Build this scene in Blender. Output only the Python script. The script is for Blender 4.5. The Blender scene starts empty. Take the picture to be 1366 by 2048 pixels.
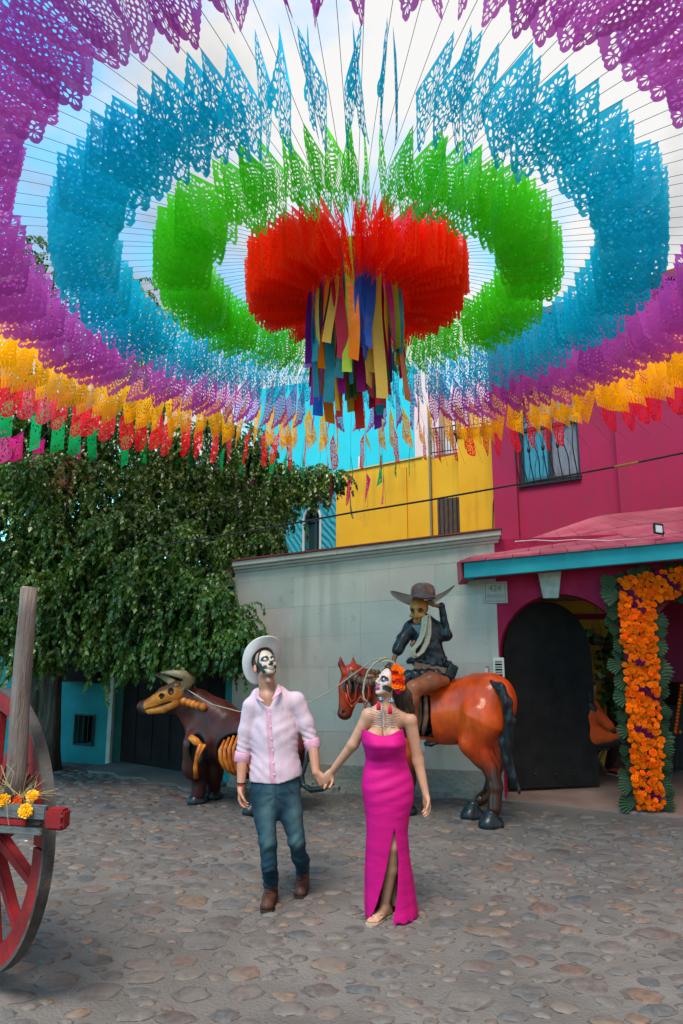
import bpy, bmesh, math, random
import numpy as np
from mathutils import Vector, Matrix, Euler
from mathutils.geometry import delaunay_2d_cdt, tessellate_polygon
import openvdb

random.seed(11)
rng = np.random.default_rng(11)
R = math.radians
scene = bpy.context.scene
col = scene.collection

# ------------------------------------------------------------------ camera
TILT = R(10.4); EYE = Vector((0, 0, 1.8)); FPX = 1363.0
cam_data = bpy.data.cameras.new('camera'); cam = bpy.data.objects.new('camera', cam_data)
col.objects.link(cam); scene.camera = cam
cam_data.sensor_fit = 'HORIZONTAL'; cam_data.sensor_width = 24.0; cam_data.lens = 24.0 * FPX / 1366.0
cam_data.clip_start = 0.05; cam_data.clip_end = 2000
cam.location = EYE; cam.rotation_euler = (math.pi / 2 + TILT, 0, 0)

# ------------------------------------------------------------------ sky, sun, exposure
SUN_EL, SUN_AZ = R(58), R(200)      # azimuth clockwise from +Y
world = bpy.data.worlds.new('World'); scene.world = world; world.use_nodes = True
wt = world.node_tree; wt.nodes.clear()
def wn(t, **k):
    n = wt.nodes.new(t)
    for a, b in k.items(): setattr(n, a, b)
    return n
wout = wn('ShaderNodeOutputWorld'); wbg = wn('ShaderNodeBackground'); wbg.inputs['Strength'].default_value = 0.1
sky = wn('ShaderNodeTexSky', sky_type='NISHITA', sun_disc=False, sun_elevation=SUN_EL, sun_rotation=SUN_AZ)
sky.air_density = 1.6; sky.dust_density = 0.3; sky.ozone_density = 2.0
tc = wn('ShaderNodeTexCoord')
sep = wn('ShaderNodeSeparateXYZ'); wt.links.new(tc.outputs['Generated'], sep.inputs[0])
# flatten directions onto a cloud sheet: xy / (z + .25)
zp = wn('ShaderNodeMath', operation='MAXIMUM'); wt.links.new(sep.outputs['Z'], zp.inputs[0]); zp.inputs[1].default_value = 0.0
za = wn('ShaderNodeMath', operation='ADD'); wt.links.new(zp.outputs[0], za.inputs[0]); za.inputs[1].default_value = 0.35
dx = wn('ShaderNodeMath', operation='DIVIDE'); wt.links.new(sep.outputs['X'], dx.inputs[0]); wt.links.new(za.outputs[0], dx.inputs[1])
dy = wn('ShaderNodeMath', operation='DIVIDE'); wt.links.new(sep.outputs['Y'], dy.inputs[0]); wt.links.new(za.outputs[0], dy.inputs[1])
cmb = wn('ShaderNodeCombineXYZ'); wt.links.new(dx.outputs[0], cmb.inputs[0]); wt.links.new(dy.outputs[0], cmb.inputs[1]); cmb.inputs[2].default_value = 3.7
n1 = wn('ShaderNodeTexNoise'); n1.inputs['Scale'].default_value = 1.9; n1.inputs['Detail'].default_value = 7; n1.inputs['Roughness'].default_value = 0.55
n1.inputs['Distortion'].default_value = 0.25
wt.links.new(cmb.outputs[0], n1.inputs['Vector'])
addx = wn('ShaderNodeMath', operation='MULTIPLY_ADD'); wt.links.new(dx.outputs[0], addx.inputs[0]); addx.inputs[1].default_value = 0.24
wt.links.new(n1.outputs['Fac'], addx.inputs[2])
cr = wn('ShaderNodeValToRGB'); cr.color_ramp.elements[0].position = 0.36; cr.color_ramp.elements[1].position = 0.50
wt.links.new(addx.outputs[0], cr.inputs[0])
n2 = wn('ShaderNodeTexNoise'); n2.inputs['Scale'].default_value = 2.6; n2.inputs['Detail'].default_value = 6
wt.links.new(cmb.outputs[0], n2.inputs['Vector'])
cc = wn('ShaderNodeValToRGB')
cc.color_ramp.elements[0].position = 0.34; cc.color_ramp.elements[0].color = (3.4, 3.45, 3.55, 1)
cc.color_ramp.elements[1].position = 0.56; cc.color_ramp.elements[1].color = (6.7, 6.65, 6.55, 1)
wt.links.new(n2.outputs['Fac'], cc.inputs[0])
skg = wn('ShaderNodeMix', data_type='RGBA', blend_type='MULTIPLY'); skg.inputs[0].default_value = 1
wt.links.new(sky.outputs[0], skg.inputs[6]); skg.inputs[7].default_value = (.80, 2.35, 2.75, 1)
mx = wn('ShaderNodeMix', data_type='RGBA')
wt.links.new(cr.outputs[0], mx.inputs[0]); wt.links.new(skg.outputs[2], mx.inputs[6]); wt.links.new(cc.outputs[0], mx.inputs[7])
wt.links.new(mx.outputs[2], wbg.inputs['Color']); wt.links.new(wbg.outputs[0], wout.inputs['Surface'])

sun_d = bpy.data.lights.new('sun', 'SUN'); sun_d.energy = 3.8; sun_d.angle = R(24); sun_d.color = (1.0, 0.91, 0.80)
sun = bpy.data.objects.new('sun', sun_d); col.objects.link(sun)
sv = Vector((math.sin(SUN_AZ) * math.cos(SUN_EL), math.cos(SUN_AZ) * math.cos(SUN_EL), math.sin(SUN_EL)))
sun.rotation_euler = sv.to_track_quat('Z', 'Y').to_euler(); sun.location = sv * 30

vs = scene.view_settings
vs.view_transform = 'Standard'; vs.look = 'None'; vs.exposure = 0.5; vs.gamma = 1.0; vs.use_curve_mapping = False
scene.display_settings.display_device = 'sRGB'
scene.cycles.max_bounces = 8; scene.cycles.diffuse_bounces = 4; scene.cycles.transmission_bounces = 6
scene.cycles.transparent_max_bounces = 14

# ------------------------------------------------------------------ placing helpers
CT, ST = math.cos(TILT), math.sin(TILT)
def ray(px, py):
    u = (px - 683.0) / FPX; v = (1024.0 - py) / FPX
    return Vector((u, CT - v * ST, ST + v * CT))
def at(px, py, Y):
    d = ray(px, py); return EYE + d * (Y / d.y)
def on_ground(px, py, z=0.0):
    d = ray(px, py); return EYE + d * ((z - EYE.z) / d.z)

class Frame:
    """vertical wall frame: s runs along the wall, o out of it towards the square, z up"""
    def __init__(self, p, ang=None, q=None):
        self.p = Vector((p[0], p[1], 0))
        if q is not None:
            d = Vector((q[0] - p[0], q[1] - p[1], 0)); self.len = d.length; self.d = d.normalized()
        else:
            self.d = Vector((math.cos(R(ang)), -math.sin(R(ang)), 0)); self.len = 0
        self.n = Vector((self.d.y, -self.d.x, 0))
        if self.n.y > 0: self.n = -self.n
    def pt(self, s, o, z):
        return self.p + self.d * s + self.n * o + Vector((0, 0, z))
    def sz(self, px, py, o=0.0):
        r = ray(px, py); base = self.p + self.n * o
        t = (base - EYE).dot(self.n) / r.dot(self.n)
        w = EYE + r * t
        return (w - self.p).dot(self.d), w.z

# ------------------------------------------------------------------ object helpers
def link(o, parent=None):
    col.objects.link(o)
    if parent is not None: o.parent = parent
    return o
def tag(o, label=None, cat=None, group=None, kind=None):
    if label: o['label'] = label
    if cat: o['category'] = cat
    if group: o['group'] = group
    if kind: o['kind'] = kind
    return o
def thing(name, label, cat, loc=(0, 0, 0), group=None):
    o = bpy.data.objects.new(name, None); o.empty_display_size = 0.1
    o.location = loc; link(o); tag(o, label, cat, group)
    return o
def mesh_obj(name, verts, faces, mat, parent=None, smooth=False, world_space=True, bevel=0.0):
    me = bpy.data.meshes.new(name)
    me.from_pydata([tuple(v) for v in verts], [], faces); me.update()
    bm = bmesh.new(); bm.from_mesh(me)
    bmesh.ops.recalc_face_normals(bm, faces=bm.faces)
    if bevel > 0:
        bmesh.ops.bevel(bm, geom=[e for e in bm.edges if len(e.link_faces) == 2 and e.calc_face_angle(0) > 0.5], offset=bevel, segments=2, affect='EDGES', clamp_overlap=True)
    bm.to_mesh(me); bm.free()
    if smooth: me.polygons.foreach_set('use_smooth', [True] * len(me.polygons))
    o = bpy.data.objects.new(name, me)
    if mat is not None: me.materials.append(mat)
    link(o, parent)
    if parent is not None and world_space:
        o.matrix_parent_inverse = Matrix.Translation(-root_loc(parent))
    return o
def root_loc(p):
    v = Vector((0, 0, 0)); first = True
    q = p
    # parents here carry only translations (things) or identity (parts placed in world space)
    if q.type == 'EMPTY': return Vector(q.location)
    return world_off(q)
def world_off(q):
    # a mesh part built in world space sits at the origin
    return Vector(q.location) if q.parent is None else Vector((0, 0, 0))

class MB:
    """collects simple solids into one mesh"""
    def __init__(self): self.v = []; self.f = []
    def add(self, vs, fs):
        b = len(self.v); self.v += [tuple(x) for x in vs]; self.f += [tuple(i + b for i in f) for f in fs]; return self
    def hexa(self, p):
        return self.add(p, [(0, 1, 2, 3), (4, 7, 6, 5), (0, 4, 5, 1), (1, 5, 6, 2), (2, 6, 7, 3), (3, 7, 4, 0)])
    def box(self, a, b):
        (x0, y0, z0), (x1, y1, z1) = a, b
        return self.hexa([(x0, y0, z0), (x1, y0, z0), (x1, y1, z0), (x0, y1, z0), (x0, y0, z1), (x1, y0, z1), (x1, y1, z1), (x0, y1, z1)])
    def fbox(self, F, s0, s1, o0, o1, z0, z1, dz0=0, dz1=None):
        """box in a wall frame, heights at s1 raised by dz0 (bottom) and dz1 (top)"""
        if dz1 is None: dz1 = dz0
        P = F.pt
        return self.hexa([P(s0, o0, z0), P(s1, o0, z0 + dz0), P(s1, o1, z0 + dz0), P(s0, o1, z0), P(s0, o0, z1), P(s1, o0, z1 + dz1), P(s1, o1, z1 + dz1), P(s0, o1, z1)])
    def tube(self, pts, r, n=6, cap=True):
        pts = [Vector(p) for p in pts]; rs = r if isinstance(r, (list, tuple)) else [r] * len(pts)
        b = len(self.v); prev = None
        for i, p in enumerate(pts):
            t = (pts[min(i + 1, len(pts) - 1)] - pts[max(i - 1, 0)]).normalized()
            if prev is None:
                a = t.orthogonal().normalized()
            else:
                a = (prev - t * prev.dot(t)).normalized()
            prev = a; c = t.cross(a)
            for k in range(n):
                w = 2 * math.pi * k / n
                self.v.append(tuple(p + (a * math.cos(w) + c * math.sin(w)) * rs[i]))
        for i in range(len(pts) - 1):
            for k in range(n):
                q = b + i * n; k2 = (k + 1) % n
                self.f.append((q + k, q + k2, q + n + k2, q + n + k))
        if cap:
            self.f.append(tuple(b + k for k in reversed(range(n)))); self.f.append(tuple(b + (len(pts) - 1) * n + k for k in range(n)))
        return self
    def lathe(self, c, prof, n=24, axis=(0, 0, 1), xdir=None, sx=1.0):
        ax = Vector(axis).normalized(); a = (Vector(xdir) - ax * Vector(xdir).dot(ax)).normalized() if xdir else ax.orthogonal().normalized(); d = ax.cross(a)
        b = len(self.v); c = Vector(c)
        for r_, h in prof:
            for k in range(n):
                w = 2 * math.pi * k / n
                self.v.append(tuple(c + ax * h + (a * math.cos(w) * sx + d * math.sin(w)) * r_))
        for i in range(len(prof) - 1):
            for k in range(n):
                q = b + i * n; k2 = (k + 1) % n
                self.f.append((q + k, q + k2, q + n + k2, q + n + k))
        self.f.append(tuple(b + k for k in reversed(range(n)))); self.f.append(tuple(b + (len(prof) - 1) * n + k for k in range(n)))
        return self
    def build(self, name, mat, parent=None, smooth=False, bevel=0.0, **k):
        return mesh_obj(name, self.v, self.f, mat, parent, smooth=smooth, bevel=bevel)

def plate(name, F, outer, holes, o0, o1, mat, parent=None):
    """flat plate with openings in a wall frame; outer and holes are (s, z) loops"""
    loops = [outer] + holes
    flat = [p for l in loops for p in l]
    tris = tessellate_polygon([[Vector((p[0], p[1], 0)) for p in l] for l in loops])
    n = len(flat)
    V = [F.pt(s, o1, z) for s, z in flat] + [F.pt(s, o0, z) for s, z in flat]
    Fc = [tuple(t) for t in tris] + [tuple(i + n for i in reversed(t)) for t in tris]
    b = 0
    for l in loops:
        m = len(l)
        for i in range(m):
            j = (i + 1) % m; Fc.append((b + i, b + j, b + j + n, b + i + n))
        b += m
    return mesh_obj(name, V, Fc, mat, parent)

# ------------------------------------------------------------------ materials
def nodes_of(m):
    m.use_nodes = True; nt = m.node_tree
    return nt, nt.nodes.get('Principled BSDF')
def pbr(name, c1, c2=None, scale=6.0, rough=0.7, bump=0.0, bscale=60.0, metallic=0.0, coat=0.0, spec=0.22, attr=False, streak=None, stretch=(1, 1, 1), dirt=None, rnd=0.0, detail=5, lo=0.35, hi=0.65, bdist=0.01):
    m = bpy.data.materials.new(name); nt, b = nodes_of(m); N = nt.nodes.new; L = nt.links.new
    b.inputs['Roughness'].default_value = rough; b.inputs['Metallic'].default_value = metallic
    b.inputs['Coat Weight'].default_value = coat; b.inputs['Coat Roughness'].default_value = 0.12; b.inputs['Specular IOR Level'].default_value = spec
    g = N('ShaderNodeTexCoord'); mp = N('ShaderNodeMapping'); mp.inputs['Scale'].default_value = stretch
    L(g.outputs['Object'], mp.inputs[0])
    if attr:
        a = N('ShaderNodeAttribute'); a.attribute_name = 'Col'; base = a.outputs['Color']
    else:
        rgb = N('ShaderNodeRGB'); rgb.outputs[0].default_value = (*c1, 1); base = rgb.outputs[0]
    if c2 is not None:
        t = N('ShaderNodeTexNoise'); t.inputs['Scale'].default_value = scale; t.inputs['Detail'].default_value = detail
        L(mp.outputs[0], t.inputs['Vector'])
        rp = N('ShaderNodeMapRange'); rp.inputs[1].default_value = lo; rp.inputs[2].default_value = hi; L(t.outputs['Fac'], rp.inputs[0])
        x = N('ShaderNodeMix'); x.data_type = 'RGBA'; L(rp.outputs[0], x.inputs[0]); L(base, x.inputs[6])
        if attr: x.blend_type = 'MULTIPLY'
        x.inputs[7].default_value = (*c2, 1); base = x.outputs[2]
    if dirt is not None:
        t = N('ShaderNodeTexNoise'); t.inputs['Scale'].default_value = dirt[1]; t.inputs['Detail'].default_value = 9; t.inputs['Roughness'].default_value = 0.7
        L(g.outputs['Object'], t.inputs['Vector'])
        rp = N('ShaderNodeMapRange'); rp.inputs[1].default_value = dirt[2]; rp.inputs[2].default_value = dirt[2] + 0.12; L(t.outputs['Fac'], rp.inputs[0])
        x = N('ShaderNodeMix'); x.data_type = 'RGBA'; L(rp.outputs[0], x.inputs[0]); L(base, x.inputs[6]); x.inputs[7].default_value = (*dirt[0], 1); base = x.outputs[2]
    if streak is not None:
        m3 = N('ShaderNodeMapping'); m3.inputs['Scale'].default_value = (7, 7, .45); L(g.outputs['Object'], m3.inputs[0])
        t = N('ShaderNodeTexNoise'); t.inputs['Scale'].default_value = 1.0; t.inputs['Detail'].default_value = 7; L(m3.outputs[0], t.inputs['Vector'])
        t4 = N('ShaderNodeTexNoise'); t4.inputs['Scale'].default_value = .9; t4.inputs['Detail'].default_value = 4; L(g.outputs['Object'], t4.inputs['Vector'])
        mm = N('ShaderNodeMath'); mm.operation = 'MULTIPLY'; L(t.outputs['Fac'], mm.inputs[0]); L(t4.outputs['Fac'], mm.inputs[1])
        rp = N('ShaderNodeMapRange'); rp.inputs[1].default_value = .27; rp.inputs[2].default_value = .36; rp.inputs[4].default_value = .75; L(mm.outputs[0], rp.inputs[0])
        x = N('ShaderNodeMix'); x.data_type = 'RGBA'; L(rp.outputs[0], x.inputs[0]); L(base, x.inputs[6]); x.inputs[7].default_value = (*streak, 1); base = x.outputs[2]
    if rnd > 0:
        oi = N('ShaderNodeObjectInfo'); mr = N('ShaderNodeMapRange'); mr.inputs[3].default_value = 1 - rnd; mr.inputs[4].default_value = 1 + rnd
        L(oi.outputs['Random'], mr.inputs[0]); x = N('ShaderNodeVectorMath'); x.operation = 'SCALE'; L(base, x.inputs[0]); L(mr.outputs[0], x.inputs['Scale']); base = x.outputs[0]
    L(base, b.inputs['Base Color'])
    if bump > 0:
        t = N('ShaderNodeTexNoise'); t.inputs['Scale'].default_value = bscale; t.inputs['Detail'].default_value = 4; L(mp.outputs[0], t.inputs['Vector'])
        bp = N('ShaderNodeBump'); bp.inputs['Strength'].default_value = bump; bp.inputs['Distance'].default_value = bdist
        L(t.outputs['Fac'], bp.inputs['Height']); L(bp.outputs[0], b.inputs['Normal'])
    return m
def emit(name, c, s):
    m = bpy.data.materials.new(name); nt, b = nodes_of(m)
    b.inputs['Emission Color'].default_value = (*c, 1); b.inputs['Emission Strength'].default_value = s; b.inputs['Base Color'].default_value = (*c, 1)
    return m
def foil(name, c, trans=0.5, gloss=0.25, rough=0.3, var=0.15, see=0.0):
    """thin coloured plastic film: diffuse, translucent and a little shiny"""
    m = bpy.data.materials.new(name); m.use_nodes = True; nt = m.node_tree; nt.nodes.clear(); N = nt.nodes.new; L = nt.links.new
    out = N('ShaderNodeOutputMaterial'); d = N('ShaderNodeBsdfDiffuse'); t = N('ShaderNodeBsdfTranslucent'); g = N('ShaderNodeBsdfGlossy')
    oi = N('ShaderNodeObjectInfo'); mr = N('ShaderNodeMapRange'); mr.inputs[3].default_value = 1 - var; mr.inputs[4].default_value = 1 + var
    L(oi.outputs['Random'], mr.inputs[0]); sc = N('ShaderNodeVectorMath'); sc.operation = 'SCALE'; sc.inputs[0].default_value = c; L(mr.outputs[0], sc.inputs['Scale'])
    L(sc.outputs[0], d.inputs[0]); L(sc.outputs[0], t.inputs[0]); g.inputs['Roughness'].default_value = rough; g.inputs[0].default_value = (1, 1, 1, 1)
    m1 = N('ShaderNodeMixShader'); m1.inputs[0].default_value = trans; L(d.outputs[0], m1.inputs[1]); L(t.outputs[0], m1.inputs[2])
    fr = N('ShaderNodeFresnel'); fr.inputs[0].default_value = 1.3; ad = N('ShaderNodeMath'); ad.operation = 'MULTIPLY_ADD'; ad.inputs[1].default_value = gloss * .22; ad.inputs[2].default_value = gloss * .05
    L(fr.outputs[0], ad.inputs[0])
    m2 = N('ShaderNodeMixShader'); L(ad.outputs[0], m2.inputs[0]); L(m1.outputs[0], m2.inputs[1]); L(g.outputs[0], m2.inputs[2])
    nz = N('ShaderNodeTexNoise'); nz.inputs['Scale'].default_value = 9; bp = N('ShaderNodeBump'); bp.inputs['Strength'].default_value = 0.5; bp.inputs['Distance'].default_value = 0.02
    co = N('ShaderNodeTexCoord'); L(co.outputs['Object'], nz.inputs['Vector']); L(nz.outputs['Fac'], bp.inputs['Height'])
    for s in (d, g): L(bp.outputs[0], s.inputs['Normal'])
    tp = N('ShaderNodeBsdfTransparent'); sq = N('ShaderNodeVectorMath'); sq.operation = 'MULTIPLY_ADD'; sq.inputs[1].default_value = (.85, .85, .85); sq.inputs[2].default_value = (.10, .10, .10); L(sc.outputs[0], sq.inputs[0]); L(sq.outputs[0], tp.inputs[0])
    m3 = N('ShaderNodeMixShader'); m3.inputs[0].default_value = see; L(m2.outputs[0], m3.inputs[1]); L(tp.outputs[0], m3.inputs[2])
    L(m3.outputs[0], out.inputs['Surface'])
    return m
# ================================================================== ground
def stone_material():
    m = bpy.data.materials.new('river_stone'); nt, b = nodes_of(m); N = nt.nodes.new; L = nt.links.new
    oi = N('ShaderNodeObjectInfo'); ge = N('ShaderNodeNewGeometry'); a = N('ShaderNodeMath'); a.operation = 'ADD'
    L(oi.outputs['Random'], a.inputs[0]); L(ge.outputs['Random Per Island'], a.inputs[1]); f = N('ShaderNodeMath'); f.operation = 'FRACT'; L(a.outputs[0], f.inputs[0])
    cr = N('ShaderNodeValToRGB'); cr.color_ramp.interpolation = 'LINEAR'
    e = cr.color_ramp.elements; e[0].position = 0; e[0].color = (0.105, 0.086, 0.080, 1); e[1].position = 1; e[1].color = (0.185, 0.118, 0.088, 1)
    for p, c in ((0.18, (0.17, 0.142, 0.125)), (0.35, (0.085, 0.092, 0.10)), (0.5, (0.20, 0.145, 0.118)), (0.65, (0.135, 0.125, 0.122)), (0.8, (0.155, 0.10, 0.084)), (0.9, (0.23, 0.16, 0.115))):
        q = e.new(p); q.color = (*c, 1)
    L(f.outputs[0], cr.inputs[0])
    tcn = N('ShaderNodeTexCoord'); nz = N('ShaderNodeTexNoise'); nz.inputs['Scale'].default_value = 22; nz.inputs['Detail'].default_value = 8; nz.inputs['Roughness'].default_value = .65
    L(ge.outputs['Position'], nz.inputs['Vector'])
    rp = N('ShaderNodeMapRange'); rp.inputs[1].default_value = .3; rp.inputs[2].default_value = .75; rp.inputs[3].default_value = .48; rp.inputs[4].default_value = 1.08; L(nz.outputs['Fac'], rp.inputs[0])
    s = N('ShaderNodeVectorMath'); s.operation = 'SCALE'; L(cr.outputs[0], s.inputs[0]); L(rp.outputs[0], s.inputs['Scale'])
    # dust of the mortar lying on the stones
    n2 = N('ShaderNodeTexNoise'); n2.inputs['Scale'].default_value = 5; n2.inputs['Detail'].default_value = 8; L(ge.outputs['Position'], n2.inputs['Vector'])
    r2 = N('ShaderNodeMapRange'); r2.inputs[1].default_value = .46; r2.inputs[2].default_value = .66; r2.inputs[4].default_value = .8; L(n2.outputs['Fac'], r2.inputs[0])
    x = N('ShaderNodeMix'); x.data_type = 'RGBA'; L(r2.outputs[0], x.inputs[0]); L(s.outputs[0], x.inputs[6]); x.inputs[7].default_value = (0.135, 0.12, 0.11, 1)
    L(x.outputs[2], b.inputs['Base Color']); b.inputs['Roughness'].default_value = 0.62; b.inputs['Specular IOR Level'].default_value = .3
    bp = N('ShaderNodeBump'); bp.inputs['Strength'].default_value = .6; bp.inputs['Distance'].default_value = .008; L(nz.outputs['Fac'], bp.inputs['Height']); L(bp.outputs[0], b.inputs['Normal'])
    return m
M_stone = stone_material()
M_mortar = pbr('mortar', (0.100, 0.089, 0.082), (0.155, 0.138, 0.126), 1.6, 0.9, bump=1.0, bscale=55, bdist=0.012, dirt=((0.11, 0.095, 0.085), 5, 0.57), detail=9)

def undul(x, y):
    return 0.012 * math.sin(1.3 * x + 0.7 * y) * math.sin(0.9 * y - 0.4 * x + 1) + 0.006 * math.sin(3.1 * x + 1.7) * math.sin(2.7 * y)
gx = np.concatenate([[-60, -30, -14], np.arange(-8, 8.01, 0.16), [14, 30, 60]]); gy = np.concatenate([[-40, -15, -5, 0], np.arange(1.5, 12.51, 0.16), [16, 30, 60, 90]])
gv = [(x, y, (undul(x, y) if (abs(x) < 8.1 and 1.4 < y < 12.6) else 0)) for y in gy for x in gx]
gf = [(j * len(gx) + i, j * len(gx) + i + 1, (j + 1) * len(gx) + i + 1, (j + 1) * len(gx) + i) for j in range(len(gy) - 1) for i in range(len(gx) - 1)]
ground = mesh_obj('ground', gv, gf, M_mortar, smooth=True); tag(ground, kind='structure')

def stone_shape(seed):
    r_ = random.Random(seed); n = 14; amps = [r_.uniform(-.13, .13) for _ in range(5)]; ph = [r_.uniform(0, 6.28) for _ in range(5)]
    out = []
    for k in range(n):
        w = 2 * math.pi * k / n
        rr = 1 + sum(a * math.sin((i + 2) * w + p) for i, (a, p) in enumerate(zip(amps, ph)))
        out.append((math.cos(w) * rr, math.sin(w) * rr))
    V = [(x * 1.04, y * 1.04, -.35) for x, y in out] + [(x, y, .05 + r_.uniform(-.05, .05)) for x, y in out] + [(x * .86, y * .86, .62 + r_.uniform(-.12, .12)) for x, y in out] + [(x * .45, y * .45, .95 + r_.uniform(-.15, .15)) for x, y in out] + [(0, 0, 1.0)]
    Fc = []
    for l in range(3):
        for k in range(n):
            k2 = (k + 1) % n; Fc.append((l * n + k, l * n + k2, (l + 1) * n + k2, (l + 1) * n + k))
    for k in range(n): Fc.append((3 * n + k, 3 * n + (k + 1) % n, 4 * n))
    return V, Fc
stone_meshes = []
for i in range(16):
    V, Fc = stone_shape(100 + i); me = bpy.data.meshes.new('stone'); me.from_pydata(V, [], Fc); me.materials.append(M_stone)
    me.polygons.foreach_set('use_smooth', [True] * len(me.polygons)); stone_meshes.append((me, V, Fc))
sr = random.Random(5); cells = {}; stones = []
def fits(x, y, a, b):
    ci, cj = int(x // .3), int(y // .3)
    for i in range(ci - 1, ci + 2):
        for j in range(cj - 1, cj + 2):
            for (X, Y, A, B) in cells.get((i, j), ()):
                ax = (a + A) * .5 + (b + B) * .5 + .012; ayy = (b + B) + .014
                if ((X - x) / ((a + A) * 1.0 + .014)) ** 2 + ((Y - y) / ayy) ** 2 < 1: return False
    return True
for tier, (amin, amax, tries) in enumerate(((.095, .14, 600), (.06, .10, 6000), (.03, .06, 14000))):
    for _ in range(tries):
        x = sr.uniform(-6.2, 5.4); y = sr.uniform(2.9, 10.6)
        if abs(x) > .56 * y + .5: continue
        a = sr.uniform(amin, amax); b = a * sr.uniform(.5, .85)
        if fits(x, y, a, b):
            stones.append((x, y, a, b)); cells.setdefault((int(x // .3), int(y // .3)), []).append((x, y, a, b))
def outside(x, y):      # behind the walls of the square
    if x < -3.28: return y > 10.2 + (-3.28 - x) * .45 - .12
    if x < -1.38: return y > 10.2 - (x + 3.28) * .71 - .12
    if x < 1.83: return y > 8.85 - (x + 1.38) * .234 - .12
    return y > 7.62 - (x - 1.83) * .3
stones = [s for s in stones if not outside(s[0], s[1])]
stones.sort(key=lambda s: (s[0] ** 2 + s[1] ** 2) / (s[2] * s[3] * 100) ** .5 + (50 if abs(s[0]) > .5 * s[1] + .15 or s[1] < 3.35 else 0))
rest = MB()
for i, (x, y, a, b) in enumerate(stones):
    me, V, Fc = stone_meshes[i % 16]; h = sr.uniform(.008, .017); rz = sr.uniform(-.45, .45) + (math.pi if sr.random() < .5 else 0); z = undul(x, y)
    tx, ty = sr.uniform(-.05, .05), sr.uniform(-.05, .05)
    if i < 290:
        o = bpy.data.objects.new('stone', me); o.location = (x, y, z); o.rotation_euler = (tx, ty, rz); o.scale = (a, b, h); link(o, ground)
    else:
        mt = Matrix.Translation((x, y, z)) @ Euler((tx, ty, rz)).to_matrix().to_4x4() @ Matrix.Diagonal((a, b, h, 1))
        rest.add([mt @ Vector(v) for v in V], Fc)
o = rest.build('stones', M_stone, ground, smooth=True); tag(o, kind='stuff')

# dirt packed in the joint round every stone
jd = MB(); jr = random.Random(12)
for (x, y, a, b) in stones:
    n = 12; ox, oy = jr.uniform(-.006, .006), jr.uniform(-.004, .010); rz = 0; ph = jr.uniform(0, 6)
    V = [(x + ox + math.cos(2 * math.pi * k / n) * (a * 1.02 + .001) * (1 + .12 * math.sin(3 * k + ph)), y + oy + math.sin(2 * math.pi * k / n) * (b * 1.03 + .001) * (1 + .10 * math.cos(2 * k + ph))) for k in range(n)]
    jd.add([(p, q, undul(p, q) + .0022) for p, q in V] + [(x, y, undul(x, y) + .0022)], [(k, (k + 1) % n, n) for k in range(n)])
o = jd.build('joint_dirt', pbr('joint_dirt', (0.075, 0.064, 0.058), (0.12, 0.105, 0.095), 9, .95, bump=.6, bscale=70), ground); tag(o, kind='stuff')
# cracks of dirt and pebbles between the stones
peb = MB(); pr = random.Random(8)
for _ in range(900):
    x = pr.uniform(-5.6, 4.2); y = pr.uniform(3, 9.6)
    if outside(x, y) or abs(x) > .55 * y: continue
    s = pr.uniform(.003, .010); c = Vector((x, y, undul(x, y) + s * .3))
    peb.add([c + Vector((math.cos(w), math.sin(w) * .8, 0)) * s for w in (0, 1.3, 2.6, 3.9, 5.2)] + [c + Vector((0, 0, s * .7))], [(0, 1, 5), (1, 2, 5), (2, 3, 5), (3, 4, 5), (4, 0, 5)])
o = peb.build('pebbles', M_stone); tag(o, kind='stuff')

# ================================================================== walls of the square
M_wall = pbr('grey_render', (0.27, 0.275, 0.265), (0.33, 0.32, 0.30), 1.3, 0.85, bump=.35, bscale=35, dirt=((0.19, 0.20, 0.19), 3.2, .62), detail=9)
M_cornice = pbr('cornice_stone', (0.36, 0.33, 0.30), (0.44, 0.40, 0.37), 4, 0.85, bump=.4, bscale=45, dirt=((0.22, 0.19, 0.17), 6, .60))
M_rust = pbr('red_coping', (0.22, 0.045, 0.035), (0.15, 0.035, 0.03), 5, .8, bump=.3)
M_joint = pbr('joint', (0.31, 0.305, 0.285), (0.35, 0.345, 0.32), 4, .9, bump=.4)
M_foot = pbr('wall_foot', (0.17, 0.19, 0.18), (0.27, 0.25, 0.225), 3.5, .9, bump=.9, bscale=25, bdist=.02, dirt=((0.12, 0.10, 0.085), 5, .6))
def block_mat(name, c):
    return pbr(name, c, tuple(v * 1.13 for v in c), 2.2, .86, bump=.4, bscale=50, dirt=(tuple(v * .74 for v in c), 4.5, .60), detail=9, rnd=.06, streak=tuple(v * .84 for v in c))
BL = [block_mat('block_grey', (0.375, 0.365, 0.335)), block_mat('block_green', (0.352, 0.36, 0.332)), block_mat('block_pink', (0.405, 0.365, 0.342)), block_mat('block_pale', (0.40, 0.382, 0.348))]

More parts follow.
